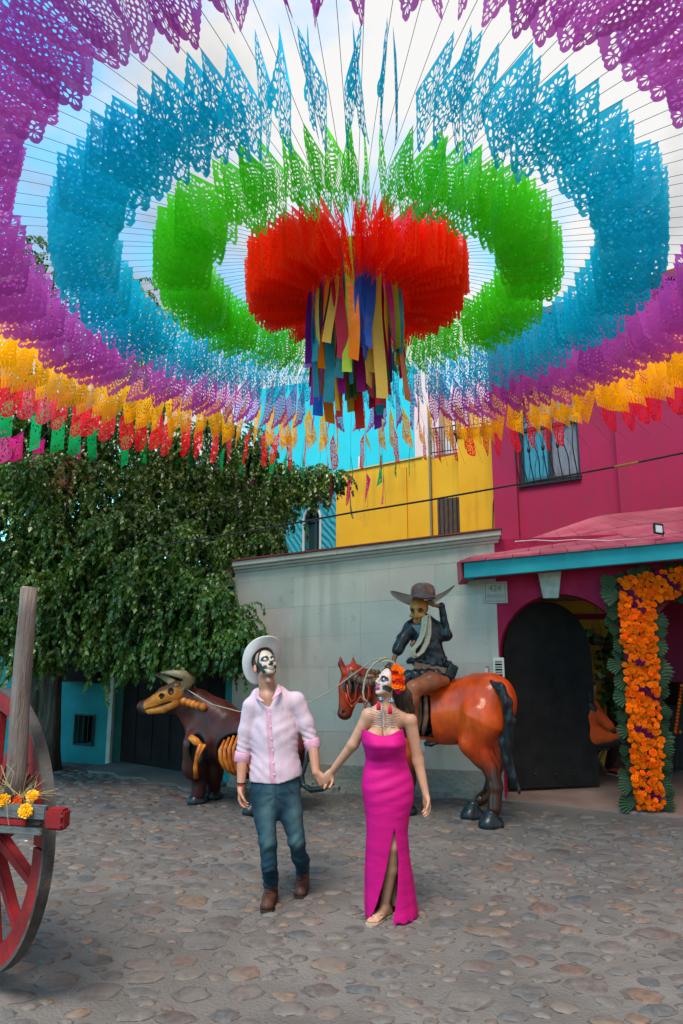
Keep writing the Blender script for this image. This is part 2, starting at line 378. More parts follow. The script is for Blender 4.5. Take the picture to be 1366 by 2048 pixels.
GW = Frame((-1.38, 8.85), q=(1.83, 8.1))
s_a, z_a = GW.sz(520, 1141); s_b, z_b = GW.sz(940, 1092)
slope = (z_b - z_a) / (s_b - s_a); ztop = lambda s: z_a + slope * (s - s_a)
wall = thing('boundary_wall', 'grey stone block wall with a moulded cornice behind the horse statue', 'wall', GW.pt(1.6, 0, 0))
MB().fbox(GW, 0, GW.len, -.28, -.012, -.1, ztop(0), 0, slope * GW.len).build('backing', M_joint, wall)
cs = GW.len; z = .30; row = 0; br = random.Random(3)
sl = slope * .55
while True:
    z1 = z + .365
    f = row / 7.0; lift = slope * min(1, .2 + f * .8)
    last = z1 > ztop(0) - .12
    if last: z1 = ztop(0); lift2 = slope
    s = 0.0; first = True
    while s < cs - .01:
        w = br.choice((.78, .86, .92)) if not first else br.choice((.4, .8)); first = False
        e = min(cs, s + w)
        if cs - e < .2: e = cs
        l0 = slope * min(1, row * .13); l1 = slope if last else slope * min(1, (row + 1) * .13)
        za, zb = z + l0 * s, z + l0 * e; zc, zd = z1 + l1 * e, z1 + l1 * s
        o = br.uniform(0, .0035); g = .0009
        P = GW.pt
        k = br.choice((0, 0, 1, 1, 3, 2)) if row > 0 else 1
        if row > 5: k = br.choice((3, 3, 0))
        MB().hexa([P(s + g, -.012, za + g), P(e - g, -.012, zb + g), P(e - g, o, zb + g), P(s + g, o, za + g), P(s + g, -.012, zd - g), P(e - g, -.012, zc - g), P(e - g, o, zc - g), P(s + g, o, zd - g)]).build('stone_block', BL[k], wall)
        s = e
    if last: break
    z = z1; row += 1
MB().fbox(GW, 0, cs, -.012, .012, -.1, .30).build('base_course', M_foot, wall)
# rough kerb of cement along the foot
kv = MB(); n = 40
for i in range(n):
    a = cs * i / n; b = cs * (i + 1) / n; ha = .05 + .025 * math.sin(i * 1.7) + .02 * math.sin(i * .6); oa = .09 + .03 * math.sin(i * .9)
    kv.fbox(GW, a, b, .012, oa, -.05, ha)
kv.build('foot_fillet', M_foot, wall)
for (o0, o1, h0, h1, nm, mt) in ((-.28, .035, .0, .035, 'cornice_fillet', M_cornice), (-.28, .075, .035, .075, 'cornice_ovolo', M_cornice), (-.28, .12, .075, .14, 'cornice_top', M_cornice), (-.30, .145, .14, .165, 'coping', M_rust)):
    MB().fbox(GW, 0 - (.0), cs + .04 + o1 * .4, o0, o1, ztop(0) + h0, ztop(0) + h1, slope * (cs + .04)).build(nm, mt, wall, bevel=.008)

# ---- gate and teal wall on the left
M_teal = pbr('teal_paint', (0.009, 0.15, 0.165), (0.02, 0.20, 0.215), 2.2, .8, bump=.5, bscale=18, bdist=.02, dirt=((0.006, 0.10, 0.115), 3.0, .6))
M_jamb = pbr('jamb_render', (0.36, 0.33, 0.31), (0.44, 0.41, 0.38), 5, .85, bump=.3)
M_gate = pbr('gate_metal', (0.010, 0.006, 0.007), (0.02, 0.011, 0.012), 3, .8, spec=.1, bump=.15, bscale=20)
M_black = pbr('black_metal', (0.01, 0.01, 0.011), (0.025, 0.022, 0.02), 9, .45)
M_hole = pbr('dark_hollow', (0.004, 0.004, 0.004), None, rough=.9)
GA = Frame((-3.28, 10.2), q=(-1.38, 8.85))
TW = Frame((-9.5, 12.95), q=(-3.28, 10.2))
tw = thing('teal_wall', 'teal painted house wall behind the tree trunk with a dark meter box', 'wall', TW.pt(4, 0, 0))
s0, zz0 = TW.sz(152, 1430); s1, zz1 = TW.sz(186, 1490)
TL = TW.len
hole = [(s0, zz1), (s1, zz1), (s1, zz0), (s0, zz0)]
plate('wall_face', TW, [(0, -.1), (TL, -.1), (TL, 3.1), (0, 3.1)], [hole], -.25, 0, M_teal, tw)
MB().fbox(TW, s0 - .01, s1 + .01, -.24, -.2, zz1 - .01, zz0 + .01).build('vent_back', M_hole, tw)
gr_ = MB()
for k in range(4):
    s = s0 + (s1 - s0) * (k + .5) / 4; gr_.fbox(TW, s - .006, s + .006, -.03, -.015, zz1, zz0)
gr_.fbox(TW, s0 - .02, s1 + .02, 0, .012, zz0, zz0 + .02).fbox(TW, s0 - .02, s1 + .02, 0, .012, zz1 - .02, zz1).fbox(TW, s0 - .02, s0, 0, .012, zz1, zz0).fbox(TW, s1, s1 + .02, 0, .012, zz1, zz0)
gr_.build('vent_grille', M_black, tw)
MB().fbox(TW, TL - .07, TL + .0, .001, .05, -.05, 2.6).build('white_jamb', M_jamb, tw)
s0, zb_ = TW.sz(138, 1363); s1, zt_ = TW.sz(208, 1312)
mb = thing('meter_box', 'black metal meter box hung on the teal wall beside the gate', 'box', TW.pt((s0 + s1) / 2, 0, zb_))
MB().fbox(TW, s0, s1, 0, .16, zb_, zt_).build('casing', M_black, mb, bevel=.008)
MB().fbox(TW, s0 + .02, s1 - .02, .16, .17, zb_ + .02, zt_ - .02).build('cover', M_gate, mb, bevel=.004)
MB().fbox(TW, s0 - .01, s1 + .01, 0, .19, zt_, zt_ + .015).build('rain_lid', M_black, mb)
gt = thing('double_gate', 'tall dark brown metal double gate behind the bull statue', 'gate', GA.pt(GA.len / 2, 0, 0))
GL = GA.len
m_ = .12
for (a, b) in ((.03, GL * .47), (GL * .47 + .006, GL - m_)):
    lf = MB().fbox(GA, a, b, -.16, -.12, .04, 2.5).build('gate_leaf', M_gate, gt)
    n = 3
    for k in range(n):
        aa = a + (b - a) * k / n + .03; bb = a + (b - a) * (k + 1) / n - .03
        for (u, v) in ((.14, 1.15), (1.25, 2.4)):
            MB().fbox(GA, aa, bb, -.12, -.11, u, v).build('sheet_panel', M_gate, lf, bevel=.003)
MB().fbox(GA, GL - .10, GL, -.2, .01, -.05, 2.42).build('teal_post', M_teal, gt)
MB().fbox(GA, -.02, GL + .02, -.2, .04, 2.44, 2.56).build('lintel', M_jamb, gt, bevel=.01)
MB().fbox(GA, -.02, GL - .0, -.2, -.1, -.02, .03).build('threshold', M_foot, gt)
M_tile = pbr('clay_tile', (0.16, 0.07, 0.045), (0.09, 0.05, 0.04), 9, .8, bump=.4, rnd=.2)
tile_me = MB().tube([(0, 0, 0), (0, .2, -.05), (0, .4, -.1)], [.05, .055, .06], 8)
for k in range(14):
    o = MB()
    s = .05 + k * (GL / 14)
    o.tube([GA.pt(s, -.22, 2.68), GA.pt(s, -.02, 2.62), GA.pt(s, .12, 2.585)], [.055, .06, .064], 8)
    o.build('roof_tile', M_tile, gt, smooth=True)
# sloping apron of cement before gate and teal wall
ap = MB()
for i in range(24):
    a = i * GL / 24; b = a + GL / 24
    ap.hexa([GA.pt(a, -.3, -.1), GA.pt(b, -.3, -.1), GA.pt(b, .45 + .06 * math.sin(i), -.1), GA.pt(a, .45 + .06 * math.sin(i - 1), -.1), GA.pt(a, -.3, .05), GA.pt(b, -.3, .05), GA.pt(b, .45 + .06 * math.sin(i), .030), GA.pt(a, .45 + .06 * math.sin(i - 1), .030)])
o = ap.build('pavement', M_mortar); tag(o, kind='structure')

# ---- magenta porch with two arches
M_mag = pbr('magenta_stucco', (0.30, 0.008, 0.046), (0.37, 0.014, 0.06), 5, .82, bump=.9, bscale=40, bdist=.012, detail=7)
M_mag2 = pbr('magenta_paint', (0.30, 0.012, 0.055), (0.23, 0.012, 0.046), 1.1, .8, bump=.15, bscale=14, dirt=((0.22, 0.022, 0.055), 2.2, .6), detail=8, streak=(.235, .016, .048))
M_keystone = pbr('keystone_stone', (0.40, 0.42, 0.38), (0.30, 0.33, 0.31), 14, .85, bump=.5, bscale=60, dirt=((0.2, 0.22, 0.2), 22, .62))
M_roof = pbr('painted_roof', (0.38, 0.055, 0.10), (0.46, 0.12, 0.155), 2.6, .8, bump=.3, bscale=25, dirt=((0.26, 0.045, 0.07), 4, .6), rnd=.08)
M_fascia = pbr('turquoise_fascia', (0.012, 0.23, 0.29), (0.02, 0.28, 0.34), 3, .6, bump=.1)
M_yel = pbr('yellow_paint', (0.56, 0.27, 0.010), (0.60, 0.31, 0.016), 1.2, .8, bump=.2, bscale=15, dirt=((0.50, 0.24, 0.015), 1.8, .6), detail=8, streak=(.47, .225, .012))
PA = Frame((1.83, 8.1), ang=18)
def arch_loop(s0, s1, zsp, z0=-.2, n=22, rise=None):
    r = (s1 - s0) / 2; c = (s0 + s1) / 2; rz = rise or r
    return [(s0, z0)] + [(c - r * math.cos(math.pi * k / n), zsp + rz * math.sin(math.pi * k / n)) for k in range(n + 1)] + [(s1, z0)]
sl_, _ = PA.sz(1008, 1500); sp_, zp_ = PA.sz(1108, 1188); sr_ = sl_ + 2 * (sp_ - sl_) + .10
zsp = zp_ - (sr_ - sl_) / 2
s2a = sr_ + .20
zf = PA.sz(960, 1140)[1]
porch = thing('porch', 'magenta stucco porch with two arches, turquoise fascia and pink slab roof', 'porch', PA.pt(1.5, 0, 0))
ow = [(0, -.2)] + arch_loop(sl_, sr_, zsp) + arch_loop(s2a, s2a + 1.5, zsp) + [(4.2, -.2), (4.2, 2.95), (0, 2.95)]
plate('arcade_wall', PA, ow, [], -.42, 0, M_mag, porch)
# keystone
ks, kz = PA.sz(1102, 1197); kt = PA.sz(1102, 1138)[1]; kz0 = kz
MB().hexa([PA.pt(ks - .085, .001, kz), PA.pt(ks + .085, .001, kz), PA.pt(ks + .085, .10, kz), PA.pt(ks - .085, .10, kz), PA.pt(ks - .135, .001, kt), PA.pt(ks + .135, .001, kt), PA.pt(ks + .135, .13, kt), PA.pt(ks - .135, .13, kt)]).build('keystone', M_keystone, porch, bevel=.006)
# plaque with carved address
s0, z0 = PA.sz(968, 1207); s1, z1 = PA.sz(1014, 1163)
pq = thing('address_plaque', 'pale square stone plaque carved with the number 424 HIDALGO beside the arch', 'plaque', PA.pt((s0 + s1) / 2, 0, z0))
plq = MB().fbox(PA, s0, s1, .0, .03, z0, z1).build('slab', M_jamb, pq, bevel=.003)
M_carve = pbr('carved_line', (0.17, 0.16, 0.15), None, rough=.9)
w = s1 - s0
rim = MB()
for (a, b, c, d) in ((.08, .92, .08, .10), (.08, .92, .90, .92), (.08, .10, .10, .90), (.90, .92, .10, .90)):
    rim.fbox(PA, s0 + a * w, s0 + b * w, .03, .0325, z0 + c * w * .93, z0 + d * w * .93)
rim.build('carved_rim', M_carve, pq)
def text_on(F, txt, s, z, size, o, mat, parent, name='lettering', xs=1.0):
    cu = bpy.data.curves.new(name, 'FONT'); cu.body = txt; cu.size = size; cu.extrude = .0012; cu.align_x = 'CENTER'; cu.align_y = 'CENTER'; cu.resolution_u = 2
    t = bpy.data.objects.new('tmp', cu); link(t); dg = bpy.context.evaluated_depsgraph_get(); me = bpy.data.meshes.new_from_object(t.evaluated_get(dg)); bpy.data.objects.remove(t)
    V = [F.pt(s + v.co.x * xs, o + v.co.z, z + v.co.y) for v in me.vertices]; Fc = [tuple(p.vertices) for p in me.polygons]
    return mesh_obj(name, V, Fc, mat, parent)
text_on(PA, '424', (s0 + s1) / 2, z0 + w * .62, w * .40, .0315, M_carve, pq, xs=.9)
text_on(PA, 'HIDALGO', (s0 + s1) / 2, z0 + w * .30, w * .19, .0315, M_carve, pq)
# bell switch and intercom
M_white = pbr('white_plastic', (0.60, 0.57, 0.52), None, rough=.5)
s0, z0 = PA.sz(967, 1350); s1, z1 = PA.sz(979, 1331)
sw = thing('bell_switch', 'small square doorbell switch on the magenta pillar', 'switch', PA.pt(s0, 0, z0))
MB().fbox(PA, s0, s1, 0, .015, z0, z1).build('cover_plate', pbr('brown_plate', (0.33, 0.2, 0.15), None, rough=.5), sw, bevel=.003)
MB().fbox(PA, s0 + .02, s1 - .02, .015, .02, z0 + .03, z1 - .03).build('button', M_white, sw, bevel=.002)
s0, z0 = PA.sz(988, 1362); s1, z1 = PA.sz(1008, 1315)
ic = thing('gas_meter_vent', 'white slotted intercom panel at the edge of the black door', 'intercom', PA.pt(s0, 0, z0)); ic.name = 'intercom'
MB().fbox(PA, s0, s1, 0, .03, z0, z1).build('casing', M_white, ic, bevel=.006)
for k in range(7):
    q = z0 + .03 + k * (z1 - z0 - .07) / 6.6
    MB().fbox(PA, s0 + .022, s1 - .022, .03, .0325, q, q + .020).build('slot', M_hole if k % 2 else M_carve, ic)
# door
Dl = PA.pt(sl_ + .012, -.30, 0); zth = .06
dang = math.atan2(Dl.y - (at(1195, 1500, 8.75)).y, at(1195, 1500, 8.75).x - Dl.x)
dr_ = at(1195, 1500, 8.62); DF = Frame((Dl.x, Dl.y), q=(dr_.x, dr_.y)); DW = DF.len
M_door = pbr('black_door', (0.010, 0.0095, 0.010), (0.018, 0.016, 0.016), 6, .6, spec=.18, bump=.15, bscale=30, dirt=((0.05, 0.03, 0.025), 9, .70))
door = thing('arched_door', 'black arched metal door with round studs standing half open', 'door', DF.pt(0, 0, 0))
plate('leaf', DF, arch_loop(0, DW, DF.sz(1090, 1203)[1] - DW / 2 * 1.12, .06, rise=DW / 2 * 1.12), [], -.05, 0, M_door, door)
st_me = MB().lathe((0, 0, 0), [(.016, 0), (.015, .006), (.009, .013), (.002, .016)], 12)
for (py, xs) in ((1237, (1050, )), (1302, (1023, 1062, 1101, 1137, 1172)), (1424, (1026, 1066, 1104, 1141, 1176)), (1549, (1071, 1110, 1148, 1184))):
    for px in xs:
        s, z = DF.sz(px, py)
        if s > DW - .03: s = DW - .04
        m_b = MB(); m_b.lathe(DF.pt(s, .0, z), [(.017, 0), (.016, .006), (.010, .013), (.002, .016)], 12, axis=DF.n); m_b.build('stud', M_black, door, smooth=True)
s, z = DF.sz(1103, 1362)
kn = MB(); kn.lathe(DF.pt(s, 0, z + .05), [(.03, 0), (.026, .012), (.012, .03), (.003, .032)], 14, axis=DF.n); kn = kn.build('knocker_boss', M_black, door, smooth=True)
rg = MB(); rg.tube([DF.pt(s + .045 * math.sin(a), .03, z + .0 + .055 * math.cos(a)) for a in np.linspace(0, 2 * math.pi, 19)], .007, 6); rg.build('knocker_ring', M_black, kn, smooth=True)
s, z = DF.sz(1178, 1395)
MB().fbox(DF, s - .03, s + .03, 0, .02, z - .05, z + .05).build('lock_case', M_black, door, bevel=.004)

# raised threshold / porch floor
M_porchfloor = pbr('porch_floor', (0.20, 0.125, 0.105), (0.26, 0.18, 0.155), 3, .75, bump=.3, dirt=((0.13, 0.085, 0.07), 4, .6))
e0 = on_ground(1012, 1603); e1 = on_ground(1400, 1640)
fl = MB(); fl.hexa([(e0.x - .03, e0.y, -.1), (e1.x, e1.y, -.1), (7.2, 13.0, -.1), (e0.x, 13.0, -.1), (e0.x - .03, e0.y, .022), (e1.x, e1.y, .022), (7.2, 13.0, .045), (e0.x, 13.0, .045)])
o = fl.build('porch_floor', M_porchfloor); tag(o, kind='structure')

# interior of the porch
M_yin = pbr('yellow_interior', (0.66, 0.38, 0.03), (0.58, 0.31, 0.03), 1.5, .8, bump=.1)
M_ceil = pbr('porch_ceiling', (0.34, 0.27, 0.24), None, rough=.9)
IA = Frame((2.05, 10.4), ang=14)
inn = thing('porch_interior', 'yellow inner wall with dark arched openings seen through the porch', 'wall', IA.pt(1, 0, 0))
sA = IA.sz(1180, 1400)[0]; sB = IA.sz(1212, 1400)[0]
ow = [(-.3, -.2), (sB - 1.30, -.2)] + arch_loop(sB, sB + 1.15, 1.55)[0:] + arch_loop(sB + 1.75, sB + 2.9, 1.55) + [(6, -.2), (6, 2.9), (-.3, 2.9)]
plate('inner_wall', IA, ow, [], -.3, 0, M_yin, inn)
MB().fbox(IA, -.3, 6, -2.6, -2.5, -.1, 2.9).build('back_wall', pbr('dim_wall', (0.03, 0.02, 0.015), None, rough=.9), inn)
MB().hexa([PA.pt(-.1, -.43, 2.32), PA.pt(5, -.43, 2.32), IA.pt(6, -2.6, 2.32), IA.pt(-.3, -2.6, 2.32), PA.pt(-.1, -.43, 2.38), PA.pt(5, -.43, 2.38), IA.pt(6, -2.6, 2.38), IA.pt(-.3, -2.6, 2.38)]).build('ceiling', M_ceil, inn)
MB().hexa([PA.pt(-.12, -.43, -.1), PA.pt(-.02, -.43, -.1), IA.pt(-.2, -2.6, -.1), IA.pt(-.3, -2.6, -.1), PA.pt(-.12, -.43, 2.32), PA.pt(-.02, -.43, 2.32), IA.pt(-.2, -2.6, 2.32), IA.pt(-.3, -2.6, 2.32)]).build('side_wall', M_yin, inn)
MB().fbox(IA, -.3, 6, 0, .04, 2.05, 2.13).build('cornice_band', M_mag2, inn)

# porch roof: eave, slabs, fascia
EF = Frame((PA.pt(0, .45, 0).x, PA.pt(0, .45, 0).y), ang=18)
sE, zE = EF.sz(922, 1124); sE2, zE2 = EF.sz(1366, 1081)
esl = (zE2 - zE) / (sE2 - sE)
zb1 = EF.sz(1000, 1143)[1]; zt1 = EF.sz(1000, 1117)[1]
Lr = 4.6
fa = MB().fbox(EF, sE + .03, Lr, -.10, 0, zb1 - esl * (1.0), zt1 - .5 * esl, esl * (Lr - sE)).build('fascia', M_fascia, porch, bevel=.004)
MB().fbox(EF, sE + .03, sE + .10, -.62, -.10, zb1 - esl, zt1 - .5 * esl).build('side_fascia', M_fascia, porch)
MB().fbox(EF, sE + .10, Lr, -.62, -.10, zb1 - esl + .01, zb1 - esl + .05, esl * (Lr - sE)).build('soffit', M_mag2, porch)
UM = Frame((2.69, 11.2), ang=38)
def roofpt(s, t):          # t 0 at eave, 1 at the upper storey wall
    e = EF.pt(sE + s, .02, zt1 - .5 * esl + .004 + esl * s)
    x = max(0, min(1, s / (Lr - sE)))
    top = RT0.lerp(RTm, x / .45) if x < .45 else RTm.lerp(RT1, (x - .45) / .55)
    return e.lerp(top, t)
RT0 = at(1018, 1092, 9.1); RTm = at(1195, 1032, 8.75); RT1 = at(1366, 1014, 8.3); RT1 = RT1 + (RT1 - RTm) * 1.1
cols_, rows_ = 17, 3
for j in range(rows_):
    for i in range(cols_):
        off = .5 / cols_ if j % 2 else 0
        a = max(0, i / cols_ - off) * (Lr - sE); b = min(1, (i + 1) / cols_ - off) * (Lr - sE)
        if i == cols_ - 1: b = Lr - sE
        t0 = (j / rows_) ** 1.5 - .02; t1 = ((j + 1) / rows_) ** 1.5
        g = .004
        q = [roofpt(a + g, t0), roofpt(b - g, t0), roofpt(b - g, t1), roofpt(a + g, t1)]
        up = Vector((0, 0, .018)); lowr = Vector((0, 0, .004 + random.Random(i * 7 + j).uniform(0, .006)))
        MB().hexa([q[0], q[1], q[2] - Vector((0, 0, .03)), q[3] - Vector((0, 0, .03)), q[0] + up + lowr, q[1] + up + lowr, q[2] + Vector((0, 0, .004)), q[3] + Vector((0, 0, .004))]).build('roof_slab', M_roof, porch)
under = [roofpt(0, 0), roofpt(Lr - sE, 0), roofpt(Lr - sE, 1), roofpt(0, 1)]
under = [roofpt(0, .16), roofpt(Lr - sE, .16), roofpt(Lr - sE, 1), roofpt(0, 1)]
MB().hexa([q - Vector((0, 0, .16)) for q in under] + [q - Vector((0, 0, .05)) for q in under]).build('roof_deck', M_mag2, porch)
# left hip of the roof down to the grey wall
h0 = roofpt(0, 0); h1 = roofpt(0, 1)
MB().hexa([h0 + Vector((0, 0, -.2)), h1 + Vector((0, 0, -.2)), h1 + Vector((-.3, .1, -.5)), h0 + Vector((-.02, .1, -.25)), h0 + Vector((0, 0, .02)), h1 + Vector((0, 0, .02)), h1 + Vector((-.32, .1, -.35)), h0 + Vector((-.03, .1, -.0))]).build('roof_hip', M_roof, porch)
# round lamp under the fascia
s, z = EF.sz(1096, 1134, -.04)
lampc = PA.pt(ks, .20, kt + .0)
M_lampring = pbr('lamp_ring', (0.5, 0.48, 0.42), None, rough=.3, metallic=.6)
lp = thing('ceiling_lamp', 'round flat lamp under the turquoise fascia above the keystone', 'lamp', lampc)
MB().lathe(lampc + Vector((0, 0, -.0)), [(.085, .035), (.09, .01), (.085, 0), (.07, -.004)], 28).build('housing', M_lampring, lp, smooth=True)
MB().lathe(lampc + Vector((0, 0, -.006)), [(.068, .0), (.05, -.006), (.01, -.008)], 24).build('diffuser', emit('lamp_glow', (0.9, 1.0, 0.85), 1.1), lp, smooth=True)
# floodlight on the roof edge
fp = EF.pt(EF.sz(1316, 1072)[0], .0, EF.sz(1316, 1076)[1] + .02)
fo = thing('floodlight', 'small black floodlight standing on the edge of the pink roof', 'floodlight', fp)
d = Vector((-.15, -1, .1)).normalized()
M_glass = pbr('lamp_glass', (0.55, 0.57, 0.6), None, rough=.15)
def tilted_box(c, hx, hy, hz, rot, name, mat, par, bevel=.003):
    m = MB().box((-hx, -hy, -hz), (hx, hy, hz)); mt = Matrix.Translation(c) @ Euler(rot).to_matrix().to_4x4(); m.v = [tuple(mt @ Vector(v)) for v in m.v]; return m.build(name, mat, par, bevel=bevel)
tilted_box(fp + Vector((0, -.02, .075)), .052, .012, .06, (R(-15), R(8), 0), 'housing', M_black, fo)
tilted_box(fp + Vector((0, -.036, .071)), .036, .003, .042, (R(-15), R(8), 0), 'lens', M_glass, fo)
MB().tube([fp + Vector((.03, .02, .07)), fp + Vector((.09, .04, .05)), fp + Vector((.07, .05, .0))], .006).build('bracket', M_black, fo)
# loose white cable on the roof
pts = []
for px, py in ((1030, 1083), (1070, 1080), (1110, 1082), (1150, 1079), (1190, 1080), (1215, 1082), (1240, 1079), (1275, 1077), (1300, 1082), (1316, 1076)):
    s, z = EF.sz(px, py, -.25); pts.append(EF.pt(s, -.25, z + .0))
cb = MB().tube(pts, .005).build('cable', M_white); tag(cb, 'thin white cable lying loose along the pink porch roof to the floodlight', 'cable')

# ---- upper storey, magenta
uh = thing('magenta_house', 'magenta upper storey with a barred window above the porch roof', 'house', UM.pt(1, 0, 0))
wL, wT = UM.sz(1038, 855)[0], 0
sw0, zw0 = UM.sz(1040, 972); sw1 = UM.sz(1162, 952)[0]; zw1 = UM.sz(1040, 860)[1]; zw2 = zw1 + .62
ztopU = UM.sz(1330, 590)[1]
step = UM.sz(1240, 900)[0]
win = arch_loop(sw0, sw1, zw1 + .16, zw0, rise=.5)
plate('wall', UM, [(0, 1.2), (6.5, 1.2), (6.5, ztopU), (0, ztopU)], [win], -.3, 0, M_mag2, uh)
MB().fbox(UM, step, 6.5, .001, .20, 1.2, ztopU + .1).build('projecting_wall', M_mag2, uh)
MB().fbox(UM, -.12, .30, .001, .07, 1.2, ztopU).build('corner_pier', M_mag2, uh)
MB().fbox(UM, -.2, 6.6, -.5, .32, ztopU + .1, ztopU + .22).build('roof_edge', M_rust, uh)
# side wall of the house, running back
MB().hexa([UM.pt(-.12, -.3, 1.2), UM.pt(.02, -.3, 1.2), UM.pt(.02, -3, 1.2), UM.pt(-.12, -3, 1.2), UM.pt(-.12, -.3, ztopU), UM.pt(.02, -.3, ztopU), UM.pt(.02, -3, ztopU), UM.pt(-.12, -3, ztopU)]).build('side_wall', M_mag2, uh)
M_frame = pbr('window_frame', (0.02, 0.028, 0.035), None, rough=.4)
M_pane = bpy.data.materials.new('window_pane'); nt, b = nodes_of(M_pane); b.inputs['Base Color'].default_value = (0.02, 0.12, 0.16, 1); b.inputs['Roughness'].default_value = .06; b.inputs['Specular IOR Level'].default_value = .9
M_curtain = pbr('curtain', (0.30, 0.27, 0.30), (0.20, 0.18, 0.21), 14, .9, stretch=(8, 8, .6))
wf = MB()
mid = (sw0 + sw1) / 2
wf.fbox(UM, sw0, sw0 + .05, -.14, -.06, zw0, zw1 + .16).fbox(UM, sw1 - .05, sw1, -.14, -.06, zw0, zw1 + .16).fbox(UM, sw0 + .05, sw1 - .05, -.14, -.06, zw0, zw0 + .05).fbox(UM, sw0 + .05, sw1 - .05, -.14, -.06, zw1 - .03, zw1 + .03).fbox(UM, mid - .035, mid + .035, -.14, -.055, zw0 + .05, zw1 - .03)
wf = wf.build('window_frame', M_frame, uh)
MB().fbox(UM, sw0 + .05, mid - .035, -.11, -.10, zw0 + .05, zw1 - .03).build('pane', M_pane, wf)
MB().fbox(UM, mid + .035, sw1 - .05, -.11, -.10, zw0 + .05, zw1 - .03).build('pane', pbr('curtained_glass', (0.13, 0.12, 0.14), (0.2, 0.19, 0.22), 10, .1, stretch=(6, 6, .4)), wf)
MB().fbox(UM, sw0, sw1, -.13, -.12, zw1 + .03, zw1 + .7).build('pane', M_pane, wf)
MB().fbox(UM, sw0 - .01, sw1 + .01, 0, .05, zw0 - .03, zw0).build('sill', M_frame, wf)
# wrought bars, bellied
grl = thing('window_grille', 'black wrought iron grille bulging over the magenta house window', 'grille', UM.pt(mid, .02, zw0))
nb = 9
for k in range(nb):
    s = sw0 + .03 + (sw1 - sw0 - .06) * k / (nb - 1); pts = []
    for t in np.linspace(0, 1, 13):
        z = zw0 + (zw1 + .1 - zw0) * t; o = .05 + .16 * math.sin(math.pi * t) ** 1.3
        wob = .035 * math.sin(t * 9 + k * 1.7) if k % 2 else 0
        pts.append(UM.pt(s + wob * math.sin(math.pi * t), o, z))
    br_ = MB().tube(pts, .009, 6).build('bar', M_black, grl, smooth=True)
    c = pts[6]
    if k % 2 == 0 and k not in (0, nb - 1):
        MB().lathe(c, [(.004, -.06), (.026, -.03), (.03, 0), (.026, .03), (.004, .06)], 8).build('basket', M_black, br_, smooth=True)
for z in (zw0 + .02, zw1 + .09):
    MB().tube([UM.pt(sw0 - .01, .0, z), UM.pt(sw0, .055, z), UM.pt(sw1, .055, z), UM.pt(sw1 + .01, .0, z)], .012).build('rail', M_black, grl)
ar = arch_loop(sw0, sw1, zw1 + .16, zw1 + .1, rise=.5)
MB().tube([UM.pt(s, .03, z) for s, z in ar], .012).build('arch_rail', M_black, grl)
for k in range(1, 6):
    s = sw0 + (sw1 - sw0) * k / 6; zz = zw1 + .16 + .5 * math.sqrt(max(0, 1 - ((s - mid) / ((sw1 - sw0) / 2)) ** 2))
    MB().tube([UM.pt(s, .04, zw1 + .09), UM.pt(s, .03, zz)], .008).build('bar', M_black, grl)

# ---- yellow house behind the grey wall
M_cyan = pbr('cyan_paint', (0.015, 0.42, 0.52), (0.03, 0.46, 0.56), 1.2, .8, bump=.15)
M_tealst = bpy.data.materials.new('teal_combed_stucco'); nt, b = nodes_of(M_tealst); N = nt.nodes.new; L = nt.links.new
b.inputs['Base Color'].default_value = (0.008, 0.19, 0.23, 1); b.inputs['Roughness'].default_value = .8
g = N('ShaderNodeTexCoord'); mp = N('ShaderNodeMapping'); mp.inputs['Rotation'].default_value = (0, R(35), 0); wv = N('ShaderNodeTexWave'); wv.inputs['Scale'].default_value = 3.2; wv.inputs['Distortion'].default_value = 5; wv.inputs['Detail'].default_value = 2
L(g.outputs['Object'], mp.inputs[0]); L(mp.outputs[0], wv.inputs['Vector']); bp = N('ShaderNodeBump'); bp.inputs['Strength'].default_value = 1; bp.inputs['Distance'].default_value = .018; L(wv.outputs['Fac'], bp.inputs['Height']); L(bp.outputs[0], b.inputs['Normal'])
M_pink = pbr('pale_pink_paint', (0.60, 0.42, 0.43), (0.66, 0.49, 0.48), 2, .8)
M_wood = pbr('old_wood', (0.09, 0.055, 0.04), (0.045, 0.03, 0.024), 9, .8, bump=.5, bscale=30, stretch=(6, 6, .8))
YF = Frame((at(672, 1100, 13.4).x, 13.4), q=(at(921, 1080, 12.2).x, 12.2))
yh = thing('yellow_house', 'ochre yellow house wall with a shuttered window behind the grey wall', 'house', YF.pt(1, 0, 0))
sy1 = YF.len; s86 = YF.sz(862, 1000)[0]
zl = YF.sz(673, 948)[1]; zr = YF.sz(858, 912)[1]; ysl = (zr - zl) / s86
MB().fbox(YF, 0, s86, -.3, 0, 1.0, zl, 0, ysl * s86).build('left_wall', M_yel, yh)
zr2 = YF.sz(880, 915)[1]; zr3 = YF.sz(915, 903)[1]
sa, za = YF.sz(876, 1082); sb = YF.sz(923, 1000)[0]; zb = YF.sz(880, 997)[1]
MB().fbox(YF, s86, sy1 + .15, -.45, -.05, 1.0, zr2, 0, .05).build('middle_wall', M_yel, yh)
ps = YF.sz(812, 1000)[0]
MB().fbox(YF, ps - .09, ps + .03, .001, .04, 1.0, YF.sz(812, 935)[1]).build('pilaster', M_yel, yh)
MB().fbox(YF, -.02, s86 - .15, -.25, .03, zl, zl + .025, ysl * (s86 - .15)).build('ledge', pbr('ledge', (0.5, 0.33, 0.2), None, rough=.8), yh)
MB().fbox(YF, s86 - .02, s86 + .015, -.02, .03, 1.0, zr2 + .9).build('drain_pipe', pbr('grey_pipe', (0.16, 0.13, 0.08), None, rough=.6), yh)
shf = MB().fbox(YF, sa, sb - .05, -.05, -.03, za, zb).build('window', M_wood, yh)
